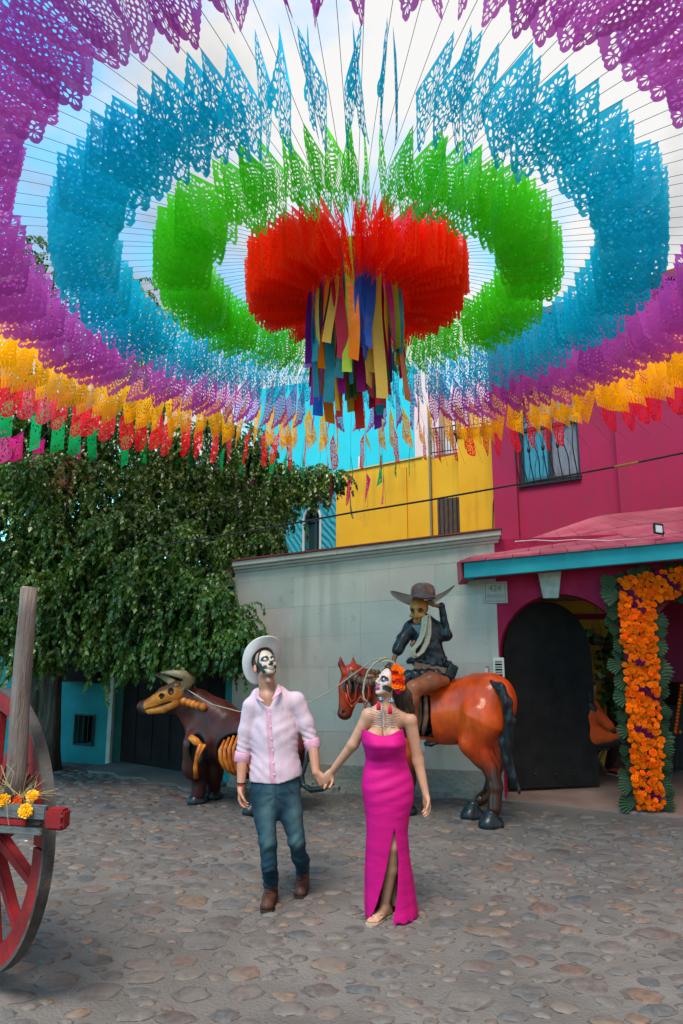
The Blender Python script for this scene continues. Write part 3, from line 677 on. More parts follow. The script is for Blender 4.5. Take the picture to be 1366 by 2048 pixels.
for k in range(7):
    s = sa + (sb - .05 - sa) * (k + .5) / 7
    MB().fbox(YF, s - .032, s + .032, -.03, -.018, za, zb - .02).build('shutter_slat', M_wood, shf)
for k in range(5):
    s = sa + (sb - .05 - sa) * (k + .5) / 5
    MB().tube([YF.pt(s, .0, za), YF.pt(s, .0, zb)], .009).build('bar', M_black, shf)
# right bay, proud of the rest and taller
YR = Frame((at(921, 1080, 11.95).x, 11.95), q=(at(1012, 1080, 11.75).x, 11.75))
zy = YR.sz(925, 868)[1]; 
MB().fbox(YR, 0, YR.len + .1, -.9, 0, 1.0, zy, 0, .06).build('bay_wall', M_yel, yh)
MB().fbox(YR, -.06, YR.len + .1, -.95, .06, zy + .002, zy + .07, .06).build('bay_cornice', M_rust, yh)
MB().fbox(YR, -.03, YR.len + .1, -.92, .03, zy - .06, zy, .06).build('bay_moulding', M_rust, yh)
sc_, zc_ = YR.sz(992, 1080); zc2 = YR.sz(1003, 952)[1]
gg = thing('arched_grille', 'tall curved black iron guard on the yellow bay beside the magenta house', 'grille', YR.pt(sc_, 0, zc_))
MB().tube([YR.pt(YR.sz(986, 1080)[0], .12, zc_), YR.pt(YR.sz(987, 1010)[0], .12, YR.sz(987, 1010)[1]), YR.pt(YR.sz(992, 970)[0], .12, YR.sz(992, 970)[1]), YR.pt(YR.sz(1003, 948)[0], .1, zc2)], .011).build('arched_bar', M_black, gg)
for px in (1003, 1009):
    MB().tube([YR.pt(YR.sz(px, 1080)[0], .1, zc_), YR.pt(YR.sz(px, 955)[0], .1, YR.sz(px, 950)[1])], .009).build('bar', M_black, gg)
for py in (1000, 1024, 1076):
    MB().tube([YR.pt(YR.sz(987, py)[0], .12, YR.sz(987, py)[1]), YR.pt(YR.sz(1010, py)[0], .1, YR.sz(1010, py - 4)[1])], .008).build('cross_bar', M_black, gg)
wp = MB().tube([YR.pt(YR.sz(988, 840)[0], .04, YR.sz(988, 846)[1]), YR.pt(YR.sz(990, 900)[0], .03, YR.sz(990, 900)[1]), YR.pt(YR.sz(996, 1000)[0], .05, YR.sz(996, 1000)[1]), YR.pt(YR.sz(998, 1080)[0], .03, zc_)], .006).build('wire', pbr('grey_wire', (0.2, 0.2, 0.2), None, rough=.6)); tag(wp, 'grey wire hanging down the yellow bay next to the iron guard', 'wire')

# pale pink stair tower and balcony railings on the roofs
PK = Frame((at(829, 850, 14.2).x, 14.2), q=(at(925, 850, 13.7).x, 13.7))
pk = thing('pink_house', 'pale pink rooftop wall between the cyan wall and the yellow bay', 'house', PK.pt(.5, 0, 3))
zz = PK.sz(850, 745)[1]
MB().fbox(PK, 0, PK.sz(876, 800)[0], -.4, 0, 3.0, zz).build('wall', M_pink, pk)
zk = PK.sz(890, 910)[1]
MB().fbox(PK, PK.sz(868, 800)[0], PK.len + .1, -.8, .1, zk - .22, zk).build('balcony_slab', M_rust, pk, bevel=.01)
def railing(F, s0, s1, z0, z1, dz, nb, label):
    g = thing('balcony_railing', label, 'railing', F.pt((s0 + s1) / 2, .05, z0))
    MB().tube([F.pt(s0, .05, z1), F.pt(s1, .05, z1 + dz)], .014).build('top_rail', M_black, g)
    MB().tube([F.pt(s0, .05, z0 + .05), F.pt(s1, .05, z0 + .05 + dz)], .010).build('bottom_rail', M_black, g)
    for k in range(nb):
        s = s0 + (s1 - s0) * k / (nb - 1); d_ = dz * k / (nb - 1)
        b_ = MB().tube([F.pt(s, .05, z0 + d_), F.pt(s, .05, z1 + d_)], .008, 5).build('baluster', M_black, g)
        MB().lathe(F.pt(s, .05, (z0 + z1) / 2 + d_), [(.004, -.03), (.016, 0), (.004, .03)], 6).build('knop', M_black, b_)
railing(PK, PK.sz(858, 850)[0], PK.len - .02, PK.sz(890, 908)[1], PK.sz(890, 855)[1], .0, 13, 'black iron balcony railing before the pale pink rooftop wall')
railing(YR, -.02, YR.len, zy + .075, YR.sz(940, 818)[1], .05, 11, 'black iron railing on top of the yellow bay')

CY = Frame((at(545, 850, 15.6).x, 15.6), q=(at(829, 850, 14.3).x, 14.3))
ch = thing('cyan_house', 'bright cyan rooftop wall above the yellow house wall', 'house', CY.pt(1, 0, 3))
MB().fbox(CY, -.4, CY.len, -.4, 0, 2.0, CY.sz(760, 742)[1]).build('wall', M_cyan, ch)
s_, z_ = CY.sz(721, 944); MB().tube([CY.pt(s_, .06, z_ - .1), CY.pt(s_, .06, z_ + .34)], .028, 8).build('vent_pipe', M_white, ch)

TA = Frame((at(560, 1000, 14.6).x, 14.6), q=(at(673, 1000, 13.42).x, 13.42))
th = thing('teal_house', 'teal combed stucco house end with an arched window beside the tree', 'house', TA.pt(1, 0, 2))
aw0, zw_b = TA.sz(607, 1106); aw1, _ = TA.sz(641, 1100); zwt = TA.sz(624, 1016)[1]
hol = arch_loop(aw0, aw1, zwt - (aw1 - aw0) / 2, zw_b)
plate('wall', TA, [(-2.5, 1.0), (TA.len, 1.0), (TA.len, TA.sz(665, 968)[1]), (-2.5, TA.sz(665, 968)[1])], [hol], -.3, 0, M_tealst, th)
MB().fbox(TA, -2.5, TA.len + .02, -.35, .08, TA.sz(665, 968)[1], TA.sz(665, 960)[1] + .02).build('coping', M_pink, th)
wo = MB().tube([TA.pt(s, .0, z) for s, z in arch_loop(aw0, aw1, zwt - (aw1 - aw0) / 2, zw_b)] , .03, 6).build('window_surround', M_jamb, th)
MB().fbox(TA, aw0 - .02, aw1 + .02, -.2, -.15, zw_b - .02, zwt + .02).build('pane', pbr('dark_glass', (0.015, 0.03, 0.035), None, rough=.1), wo)
MB().fbox(TA, (aw0 + aw1) / 2 - .015, (aw0 + aw1) / 2 + .015, -.15, -.12, zw_b, zwt).build('mullion', M_frame, wo)
MB().fbox(TA, aw0, aw1, -.15, -.12, zwt - (aw1 - aw0) / 2 - .02, zwt - (aw1 - aw0) / 2 + .02).build('transom', M_frame, wo)

# ---- power cable across the square
p0 = at(300, 1092, 7.6); p1 = at(1500, 884, 6.4); pts = []
for k in range(31):
    t = k / 30; px = 300 + 1200 * t; py = np.interp(px, [300, 480, 700, 860, 1000, 1130, 1250, 1366, 1500], [1094, 1066, 1026, 1000, 975, 952, 930, 906, 880]); pts.append(at(px, py, 7.6 - 1.2 * t))
c1 = MB().tube(pts, .010).build('power_cable', M_black); tag(c1, 'thick black twisted cable crossing from the tree to the magenta house', 'cable')
sp = MB().tube([pts[23] .lerp(pts[24], .2), pts[24], pts[24].lerp(pts[25], .4)], .0125).build('tape_wrap', pbr('tape', (0.28, 0.14, 0.03), None, rough=.6), c1)
# ================================================================== paper bunting canopy
HUB = Vector((0.13, 5.73, 5.18))
def zprof(r, left=False): return 5.20 - 0.0150 * r * r - ((.105 if left else .05) * max(0, r - 3.1) ** 2)

def petal(cx, cy, ang, r0, r1, w, n=3):
    """leaf shaped hole pointing outward from (cx, cy)"""
    ca, sa = math.cos(ang), math.sin(ang); L_ = r1 - r0; P = []
    prof = [(0, 0), (.35, .8), (.7, 1.0), (.93, .6), (1, 0)] if n > 2 else [(0, 0.15), (.6, 1.0), (1, 0)]
    up = [(r0 + L_ * t, w * .5 * k) for t, k in prof]
    lo = [(a, -b) for a, b in reversed(up[1:-1])]
    pts = up + lo
    if prof[0][1] > 0: pts = up + [(a, -b) for a, b in reversed(up)][1:] if prof[-1][1] == 0 else pts
    return [(cx + a * ca - b * sa, cy + a * sa + b * ca) for a, b in pts]
def inside(P, w, h, m):
    return all(m < x < w - m and m < y < h - m for x, y in P)
class Holes:
    def __init__(self, w, h, m=.018): self.w, self.h, self.m, self.H, self.disc = w, h, m, [], []
    def put(self, P, check=False):
        cx = sum(p[0] for p in P) / len(P); cy = sum(p[1] for p in P) / len(P); r = max(math.hypot(p[0] - cx, p[1] - cy) for p in P)
        if not inside(P, self.w, self.h, self.m): return False
        # keep holes apart: compare a few points
        for (Q, qx, qy, qr) in self.disc:
            if math.hypot(cx - qx, cy - qy) < r + qr + .004:
                mind = min((a - c) ** 2 + (b - d) ** 2 for a, b in P for c, d in Q)
                if mind < .0045 ** 2: return False
                if self.cross(P, Q): return False
        self.disc.append((P, cx, cy, r)); self.H.append(P); return True
    @staticmethod
    def cross(P, Q):
        def inn(p, Z):
            c = False; n = len(Z)
            for i in range(n):
                (x1, y1), (x2, y2) = Z[i], Z[(i + 1) % n]
                if (y1 > p[1]) != (y2 > p[1]) and p[0] < (x2 - x1) * (p[1] - y1) / (y2 - y1) + x1: c = not c
            return c
        if any(inn(p, Q) for p in P) or any(inn(q, P) for q in Q): return True
        def seg(a, b, c, d):
            o = lambda p, q, r: (q[0] - p[0]) * (r[1] - p[1]) - (q[1] - p[1]) * (r[0] - p[0])
            return o(a, b, c) * o(a, b, d) < 0 and o(c, d, a) * o(c, d, b) < 0
        for i in range(len(P)):
            for j in range(len(Q)):
                if seg(P[i], P[(i + 1) % len(P)], Q[j], Q[(j + 1) % len(Q)]): return True
        return False
    def flower(self, cx, cy, r, n, rot=0, r0=.3, fill=.62):
        for k in range(n):
            a = rot + 2 * math.pi * k / n; self.put(petal(cx, cy, a, r * r0, r, 2 * math.pi * r * .75 / n * fill))
def design(kind, w, h):
    H = Holes(w, h); r_ = random.Random(hash(kind) % 7 if False else {'purple': 1, 'blue': 2, 'green': 3, 'red': 4, 'yellow': 5, 'crimson': 6, 'emerald': 7, 'pink': 8}[kind])
    if kind == 'purple':
        cx, cy = w / 2, h * .60
        H.flower(cx, cy, .055, 10, 0, .3)
        for i, (ra, rb, n) in enumerate(((.068, .098, 16), (.11, .142, 22), (.156, .195, 26), (.21, .25, 32))):
            for k in range(n):
                a = 2 * math.pi * (k + .5 * (i % 2)) / n; H.put(petal(cx, cy, a, ra, rb, 2 * math.pi * ra / n * .80))
        for (x, y) in ((.085, .085), (w - .085, .085), (w / 2, .095), (.075, h - .09), (w - .075, h - .09)): H.flower(x, y, .062, 11, .2, .28)
    elif kind == 'blue':
        H.flower(w * .5, .11, .085, 10, 0, .25); H.flower(w * .5, .11, .1, 0)
        H.flower(.09, .10, .055, 8); H.flower(w - .09, .10, .055, 8)
        H.flower(w * .32, h * .62, .085, 9, 0, .35); H.flower(w * .72, h * .55, .07, 8, 0, .3); H.flower(w * .6, h * .82, .06, 8)
    elif kind == 'green':
        for k in range(7):
            for s in (-1, 1): H.put(petal(w * .5, .07 + k * .032, math.pi / 2 - s * 1.0, .012, .14 - .008 * k, .016))
        H.flower(w * .3, h * .68, .08, 10, 0, .3); H.flower(w * .72, h * .68, .07, 9, 0, .3)
    elif kind == 'yellow':
        cx, cy = w / 2, h * .34
        for i, (ra, rb, n) in enumerate(((.03, .065, 9), (.078, .115, 13), (.128, .158, 15))):
            for k in range(n):
                a = math.pi * (k + .5) / n; H.put(petal(cx, cy, a, ra, rb, math.pi * ra / n * .75))
        for k in range(9): H.put([(w * (k + .6) / 9.4 - .004, h - .09), (w * (k + .6) / 9.4 + .006, h - .09), (w * (k + .6) / 9.4 + .006, h - .03), (w * (k + .6) / 9.4 - .004, h - .03)])
    elif kind == 'crimson':
        H.flower(w / 2, h * .42, .085, 10, 0, .35); H.flower(w / 2, h * .75, .06, 9, 0, .3)
    elif kind == 'red':
        for k in range(6): H.flower(w * (k % 3 + .5) / 3, h * (.2 + .3 * (k // 3)), .05, 8, k)
    dens = {'purple': 240, 'blue': 1500, 'green': 800, 'yellow': 110, 'crimson': 420, 'red': 150, 'emerald': 26, 'pink': 60}[kind]
    for _ in range(dens):
        x = r_.uniform(0, w); y = r_.uniform(0, h); L_ = r_.uniform(.022, .050) * (1.45 if kind == 'blue' else 1); a = r_.uniform(0, 6.28)
        if kind in ('purple', 'yellow'): a = math.atan2(y - h * .6, x - w / 2); L_ *= .8
        H.put(petal(x, y, a, 0, L_, L_ * r_.uniform(.40, .72), n=3))
    return H.H
def outline(kind, w, h):
    P = [(0, 0), (w, 0)]
    n = int(h / .034)
    side = [(w - (0 if k % 2 else .009), h * .0 + (h - .03) * (k + 1) / (n + 1)) for k in range(n)]
    P += side
    if kind in ('yellow', 'red', 'emerald') :
        m = 12 if kind != 'emerald' else 1
        for k in range(m):
            x1 = w * (1 - k / m); x0 = w * (1 - (k + 1) / m)
            if kind == 'emerald': P += [(w, h), (0, h)]
            else:
                d = .05 if kind == 'yellow' else .09
                P += [(x1 - .002, h), (x0 + .012, h)] + ([(x0 + .008, h - d)] if k < m - 1 else [])
    elif kind in ('crimson', 'pink'):
        for k in range(9): a = math.pi * k / 8; P.append((w / 2 + w / 2 * math.cos(a), h - w * .28 + w * .28 * math.sin(a)))
    else:
        m = 7 if kind == 'purple' else 6
        for k in range(m):
            for j in range(5 if kind == 'purple' else 3):
                t = (k + j / (5 if kind == 'purple' else 3)) / m; s = abs(math.sin(math.pi * m * t)) ** .7
                dip = .05 * (1 - (2 * t - 1) ** 2) if kind == 'purple' else .0
                P.append((w * (1 - t), h - .035 + .03 * s + dip - .0))
    P += [(w - x, y) for x, y in reversed(side)]
    return P
def flag_geo(kind, w, h):
    out = outline(kind, w, h); holes = [[(x, y) for x, y in P] for P in design(kind, w, h)]
    verts, edges = [], []
    for Lp in [out] + holes:
        b = len(verts); verts += [Vector(p) for p in Lp]; edges += [(b + i, b + (i + 1) % len(Lp)) for i in range(len(Lp))]
    g = .055
    for i in range(1, int(w / g) + 1):
        for j in range(1, int(h / g) + 1):
            p = (i * g + .003 * (j % 2), j * g)
            if p[0] < w - .02 and p[1] < h - .07: verts.append(Vector(p))
    v2, e2, f2, *_ = delaunay_2d_cdt(verts, edges, [], 0, 1e-5)
    A = np.array([tuple(v) for v in v2]); T = np.array([tuple(f) for f in f2 if len(f) == 3])
    C = A[T].mean(axis=1)
    def in_poly(C, P):
        c = np.zeros(len(C), bool); x, y = C[:, 0], C[:, 1]; n = len(P)
        for i in range(n):
            (x1, y1), (x2, y2) = P[i], P[(i + 1) % n]
            if y1 == y2: continue
            m = ((y1 > y) != (y2 > y)) & (x < (x2 - x1) * (y - y1) / (y2 - y1) + x1); c ^= m
        return c
    keep = in_poly(C, out)
    for P in holes: keep &= ~in_poly(C, P)
    return A, T[keep]
def bent(A, T, w, h, seed, mat, name, drop):
    r_ = random.Random(seed); u = A[:, 0]; v = A[:, 1]; t = v / h
    k1 = r_.uniform(.9, 2.0) * math.pi / w; ph = r_.uniform(0, 6.28); am = r_.uniform(.006, .020); curl = r_.uniform(-.02, .02) ; tw = r_.uniform(-.2, .2)
    pinch = r_.uniform(.02, .16)
    y = am * np.sin(k1 * u + ph + 1.6 * t) * t ** .8 + curl * t * t * (h / .5) + .006 * np.sin(23 * u + 9 * v + ph)
    x = (u - w / 2) * (1 - pinch * t) 
    a = tw * t * t
    xx = x * np.cos(a) - y * np.sin(a); yy = x * np.sin(a) + y * np.cos(a)
    # string falls away with radius: shear the top edge
    z = -v * (1 - .03 * r_.random()) - drop * (u - w / 2)
    V = np.stack([xx + w / 2, yy, z], 1)
    me = bpy.data.meshes.new(name); me.from_pydata(V.tolist(), [], T.tolist()); me.materials.append(mat); me.update()
    return me
RINGS = [  # kind, inner radius, outer radius, hang, colour, translucency
    ('red', .46, 1.00, .47, (.96, .055, .008), .7, 'red flag'),
    ('green', 1.30, 1.78, .46, (.12, .70, .018), .7, 'green flag'),
    ('blue', 2.06, 2.58, .48, (.004, .56, .74), .7, 'blue flag'),
    ('purple', 2.80, 3.44, .44, (.54, .10, .47), .6, 'purple flag'),
    ('yellow', 3.50, 3.98, .50, (.95, .58, .006), .5, 'yellow flag'),
    ('crimson', 4.08, 4.46, .50, (.90, .012, .035), .5, 'crimson flag'),
    ('emerald', 4.58, 4.86, .46, (.008, .46, .13), .5, 'emerald flag'),
    ('pink', 4.98, 5.28, .46, (.75, .015, .24), .5, 'pink flag'),
]
meshes = {}
for rm_i, (kind, r0, r1, h, c, tr, lab) in enumerate(RINGS):
    w = r1 - r0; A, T = flag_geo(kind, w, h); m = foil(kind + '_film', c, tr, var=.14, see=.22 if rm_i < 4 else .05)
    rm = (r0 + r1) / 2; drop = .030 * rm
    meshes[kind] = [bent(A, T, w, h, 31 * k + len(kind), m, 'flag', drop) for k in range(6)]
navy = foil('navy_film', (.005, .08, .30), .4)
M_line = pbr('cord', (0.12, 0.12, 0.12), None, rough=.8)
lm = MB().tube([(r, 0, zprof(r) - HUB.z) for r in (.38, 1.1, 1.8, 2.6, 3.4, 4.2, 5.3)], .0022, 3)
ll = MB().tube([(r, 0, zprof(r, True) - HUB.z) for r in (.38, 1.1, 1.8, 2.6, 3.4, 4.2, 5.0, 5.8)], .0022, 3)
lmm = bpy.data.meshes.new('string'); lmm.from_pydata(lm.v, [], lm.f); lmm.materials.append(M_line)
llm = bpy.data.meshes.new('string'); llm.from_pydata(ll.v, [], ll.f); llm.materials.append(M_line)
SECT = ['of those running toward the tree trunk', 'of those running toward the left of the tree crown', 'of those running toward the middle of the tree crown', 'of those running toward the teal house window', 'of those running toward the cyan rooftop wall', 'of those running toward the pink rooftop wall', 'of those running toward the yellow bay railing', 'of those running toward the barred window', 'of those running toward the magenta projecting wall', 'of those running toward the flower arch', 'of those running right over the cobbles', 'of those overhead on the right before the couple', 'of those overhead straight before the couple', 'of those overhead on the left before the couple', 'of those running left over the wagon', 'of those running toward the wagon pole']
ORD = 'first second third fourth fifth sixth seventh eighth ninth tenth eleventh twelfth thirteenth fourteenth fifteenth sixteenth seventeenth'.split(); sec_count = {}
NS = 120; fr = random.Random(77)
for k in range(NS):
    phi = 2 * math.pi * k / NS + fr.uniform(-.008, .008)          # 0 = +x, counter-clockwise
    dx_, dy_ = math.cos(phi), math.sin(phi)
    ang = math.degrees(phi) % 360
    left = 82 < ang < 215
    g = bpy.data.objects.new('bunting_string', None); g.location = HUB; g.rotation_euler = (0, 0, phi); link(g); g.empty_display_size = .1
    # name by where the string runs
    sec = [(0, 15, 9), (15, 38, 8), (38, 58, 7), (58, 70, 6), (70, 80, 5), (80, 95, 4), (95, 108, 3), (108, 135, 2), (135, 160, 1), (160, 180, 0), (180, 200, 15), (200, 235, 14), (235, 262, 13), (262, 278, 12), (278, 315, 11), (315, 361, 10)]
    si = next(i for a, b, i in sec if a <= ang < b)
    a0, a1 = next((a, b) for a, b, i in sec if a <= ang < b)
    nth = sec_count[si] = sec_count.get(si, 0) + 1
    tag(g, ORD[nth - 1] + ' flag cord ' + SECT[si], 'bunting', 'bunting strings of the canopy')
    so = bpy.data.objects.new('string', llm if left else lmm); link(so, g)
    for ri, (kind, r0, r1, h, c, tr, lab) in enumerate(RINGS):
        near = math.sin(phi) < -.35; yaw_ = .18 * math.exp(-((ang - 270) / 26) ** 2) + .16 * math.exp(-((ang - 90) / 14) ** 2)
        if kind in ('yellow', 'crimson', 'emerald', 'pink') and near: continue
        if kind == 'emerald' and not (75 < ang < 200): continue
        if kind == 'emerald' and fr.random() < .25: continue
        if kind == 'pink' and (not (82 < ang < 150) or fr.random() < .2): continue
        if kind == 'crimson' and ang < 80 and fr.random() < .15: continue
        if fr.random() < .02: continue
        me = meshes[kind][fr.randrange(6)]
        o = bpy.data.objects.new('flag', me); o['label'] = lab + ' with cut out pattern'
        rr = r0 + fr.uniform(-.03, .03)
        o.location = (rr, 0, zprof(rr, left) - ((.21 if left else .10) * max(0, rr - 3.1) * (r1 - r0)) * .5 - .5 * (.03 * (r0 + r1) / 2) * (r1 - r0) - HUB.z - .002)
        sw = fr.gauss(.02, .07) if ri < 4 else fr.gauss(0, .08)
        o.rotation_euler = (sw, fr.gauss(0, .03), fr.gauss(0, .05) + fr.choice((-1, 1)) * fr.uniform(.8, 1.25) * yaw_)
        s_ = fr.uniform(.92, 1.05) * (.80 if near and kind == 'purple' else 1); o.location.z += .07 if near and kind == 'purple' else 0; o.scale = (1, fr.choice((1, 1, -1)), s_)
        link(o, g)
    if 86 < ang < 128 and fr.random() < .45:
        o = bpy.data.objects.new('flag', meshes['pink'][fr.randrange(6)].copy()); o.data.materials.clear(); o.data.materials.append(navy); o['label'] = 'navy blue flag'
        o.location = (5.4, 0, zprof(5.4, True) - HUB.z); o.rotation_euler = (fr.gauss(0, .1), 0, 0); link(o, g)

# the hoop and its ribbons
hp = thing('ribbon_hoop', 'round hoop in the middle of the canopy hung with many coloured satin ribbons', 'decoration', HUB)
MB().tube([HUB + Vector((.40 * math.cos(a), .40 * math.sin(a), 0)) for a in np.linspace(0, 2 * math.pi, 37)], .012, 6).build('hoop', M_line, hp, smooth=True)
rib_c = [(.02, .10, .52), (.20, .018, .34), (.42, .006, .03), (.70, .17, .006), (.62, .36, .03), (.03, .30, .05), (.30, .40, .02), (.004, .30, .42), (.50, .01, .26), (.50, .30, .04), (.006, .16, .22), (.70, .03, .02)]
rib_m = [foil('ribbon_%d' % i, c, .30, gloss=.22, rough=.4, var=.1) for i, c in enumerate(rib_c)]
rr_ = random.Random(21)
def ribbon(x, y, w, L_, seed, facing):
    r_ = random.Random(seed); n = 18; V = []; ph = r_.uniform(0, 6); sw = r_.uniform(-.05, .05); tw = r_.uniform(-1.1, 1.1) * (1 if r_.random() < .6 else 2)
    for i in range(n):
        t = i / (n - 1); a = facing + tw * t ** 1.5; cx = x + sw * t * t + .018 * math.sin(5 * t + ph); cy = y + .02 * math.sin(4 * t + ph * 2) + sw * .6 * t
        z = HUB.z - .0 - L_ * t
        cut = .5 * w if i == n - 1 else 0
        V += [(cx - math.cos(a) * w / 2, cy - math.sin(a) * w / 2, z), (cx + math.cos(a) * w / 2, cy + math.sin(a) * w / 2, z - cut * .4)]
    return V, [(2 * i, 2 * i + 1, 2 * i + 3, 2 * i + 2) for i in range(n - 1)]
for k in range(78):
    a = 2 * math.pi * k / 78 * 1.0 + rr_.uniform(-.02, .02); rad = .40 if k % 3 else .30
    if k % 5 == 0: rad = .2
    L_ = rr_.choice((.85, .92, 1.0, 1.08, 1.15)) if rad > .35 else rr_.uniform(1.15, 1.5)
    if k % 2 == 0 and rad > .35: L_ += rr_.uniform(0, .3)
    V, Fc = ribbon(HUB.x + rad * math.cos(a), HUB.y + rad * math.sin(a), rr_.uniform(.070, .105), L_, k, a + math.pi / 2 + rr_.uniform(-.4, .4))
    mesh_obj('ribbon', V, Fc, rib_m[rr_.randrange(len(rib_m))], hp, smooth=True)

# ================================================================== trees
def leaf_mat(name, c1, c2, c3):
    m = bpy.data.materials.new(name); m.use_nodes = True; nt = m.node_tree; nt.nodes.clear(); N = nt.nodes.new; L = nt.links.new
    out = N('ShaderNodeOutputMaterial'); ge = N('ShaderNodeNewGeometry'); cr = N('ShaderNodeValToRGB'); e = cr.color_ramp.elements
    e[0].color = (*c1, 1); e[1].color = (*c3, 1); q = e.new(.55); q.color = (*c2, 1); nz = N('ShaderNodeTexNoise'); nz.inputs['Scale'].default_value = 2.4; nz.inputs['Detail'].default_value = 3; L(ge.outputs['Position'], nz.inputs['Vector'])
    m_a = N('ShaderNodeMapRange'); m_a.inputs[1].default_value = .38; m_a.inputs[2].default_value = .64; L(nz.outputs['Fac'], m_a.inputs[0])
    m_b = N('ShaderNodeMath'); m_b.operation = 'MULTIPLY_ADD'; m_b.inputs[1].default_value = .5; L(ge.outputs['Random Per Island'], m_b.inputs[0]); m_c = N('ShaderNodeMath'); m_c.operation = 'MULTIPLY'; m_c.inputs[1].default_value = .5; L(m_a.outputs[0], m_c.inputs[0]); L(m_c.outputs[0], m_b.inputs[2]); L(m_b.outputs[0], cr.inputs[0])
    d = N('ShaderNodeBsdfPrincipled'); d.inputs['Roughness'].default_value = .32; L(cr.outputs[0], d.inputs['Base Color'])
    t = N('ShaderNodeBsdfTranslucent'); sc = N('ShaderNodeVectorMath'); sc.operation = 'MULTIPLY'; sc.inputs[1].default_value = (1.5, 1.7, .6); L(cr.outputs[0], sc.inputs[0]); L(sc.outputs[0], t.inputs[0])
    mx = N('ShaderNodeMixShader'); mx.inputs[0].default_value = .28; L(d.outputs[0], mx.inputs[1]); L(t.outputs[0], mx.inputs[2]); L(mx.outputs[0], out.inputs['Surface'])
    return m
M_leaf = leaf_mat('ficus_leaf', (.020, .058, .012), (.052, .125, .022), (.18, .29, .06))
M_leaf2 = leaf_mat('far_leaf', (.02, .05, .018), (.045, .10, .03), (.10, .16, .05))
M_bark = pbr('bark', (0.10, 0.078, 0.062), (0.045, 0.036, 0.03), 7, .9, bump=1, bscale=18, bdist=.03, stretch=(3, 3, .5))
M_dry = pbr('dry_leaf', (0.26, 0.12, 0.065), (0.16, 0.07, 0.04), 20, .8)

LEAF = np.array([(0, 0, 0), (.30, .48, .10), (1.0, 0, -.06), (.30, -.48, .10)]); LEAF_F = np.array([(0, 1, 2), (0, 2, 3)])
def spray(r_, n, L_, leaf):
    """a drooping twig from the origin: returns leaf transforms"""
    out = []; az = r_.uniform(0, 6.28); hor = r_.uniform(.15, .8)
    p = Vector((0, 0, 0)); d = Vector((math.cos(az) * hor, math.sin(az) * hor, r_.uniform(-.2, .5))).normalized(); st = L_ / n
    for i in range(n):
        d = (d + Vector((0, 0, -.13 - .02 * i * .3))).normalized(); p = p + d * st
        side = 1 if i % 2 else -1
        lat = Vector((-math.sin(az), math.cos(az), 0)) * side
        ld = (d * .55 + lat * r_.uniform(.3, .9) + Vector((0, 0, -r_.uniform(.3, 1.1))) + Vector([r_.gauss(0, .25) for _ in range(3)])).normalized()
        out.append((p.copy(), ld, leaf * r_.uniform(.7, 1.15), r_.gauss(0, .6)))
    return out
def leaves_mesh(name, seeds, leaf, mat, parent, nvar=14, n=16, L_=.5, wf=.5, seed=1):
    """seeds: array of points; every point gets one spray"""
    r_ = random.Random(seed); protos = []
    for _ in range(nvar):
        V = []
        for p, ld, s, roll in spray(r_, n, L_, leaf):
            up = Vector((0, 0, 1)); y = up.cross(ld)
            y = y.normalized() if y.length > .05 else Vector((1, 0, 0)); z = ld.cross(y)
            y2 = y * math.cos(roll) + z * math.sin(roll); z2 = ld.cross(y2)
            M_ = np.array([ld, y2 * wf * 2, z2]).T
            V.append((M_ @ (LEAF * s).T).T + np.array(p))
        protos.append(np.concatenate(V))
    nl = n; idx = rng.integers(0, nvar, len(seeds)); rot = rng.uniform(0, 2 * math.pi, len(seeds)); sc = rng.uniform(.75, 1.2, len(seeds))
    c, s = np.cos(rot), np.sin(rot); PV = np.stack(protos)[idx] * sc[:, None, None]
    X = PV[:, :, 0] * c[:, None] - PV[:, :, 1] * s[:, None]; Y = PV[:, :, 0] * s[:, None] + PV[:, :, 1] * c[:, None]; Z = PV[:, :, 2]
    W = np.stack([X, Y, Z], 2) + np.array(seeds)[:, None, :]
    V = W.reshape(-1, 3); nL = len(V) // 4
    F = (LEAF_F[None] + 4 * np.arange(nL)[:, None, None]).reshape(-1, 3)
    me = bpy.data.meshes.new(name); me.vertices.add(len(V)); me.vertices.foreach_set('co', V.astype(np.float32).ravel())
    me.loops.add(F.size); me.loops.foreach_set('vertex_index', F.astype(np.int32).ravel()); me.polygons.add(len(F))
    me.polygons.foreach_set('loop_start', np.arange(0, F.size, 3, dtype=np.int32)); me.update(calc_edges=True); me.materials.append(mat)
    o = bpy.data.objects.new(name, me); link(o, parent)
    if parent is not None: o.matrix_parent_inverse = Matrix.Translation(-root_loc(parent))
    return o
def clump(c, r, n, flat=.8, shell=.72):
    d = rng.normal(size=(n, 3)); d /= np.linalg.norm(d, axis=1)[:, None]
    rr = (shell + (1 - shell) * rng.random(n)) * r * (1 + .16 * np.sin(5 * d[:, 0] + 3) * np.cos(4 * d[:, 2]))
    P = d * rr[:, None]; P[:, 2] *= flat
    return P + np.array(c)
tx = at(95, 1400, 9.9).x
tree = thing('ficus_tree', 'large dense weeping fig tree overhanging the teal wall and gate', 'tree', (tx, 9.9, 0))
base = Vector((tx, 9.9, 0))
tr = MB()
tr.tube([base + Vector((0, 0, -.1)), base + Vector((.02, 0, .25)), base + Vector((.03, 0, .8)), base + Vector((-.02, 0, 1.4)), base + Vector((.05, .0, 2.1)), base + Vector((.2, -.1, 3.0))], [.27, .2, .16, .155, .18, .13], 14)
tr.tube([base + Vector((.1, -.12, -.1)), base + Vector((.13, -.08, .7)), base + Vector((.10, -.05, 1.5)), base + Vector((.35, -.2, 2.2)), base + Vector((.9, -.4, 2.9))], [.13, .10, .09, .10, .08], 10)
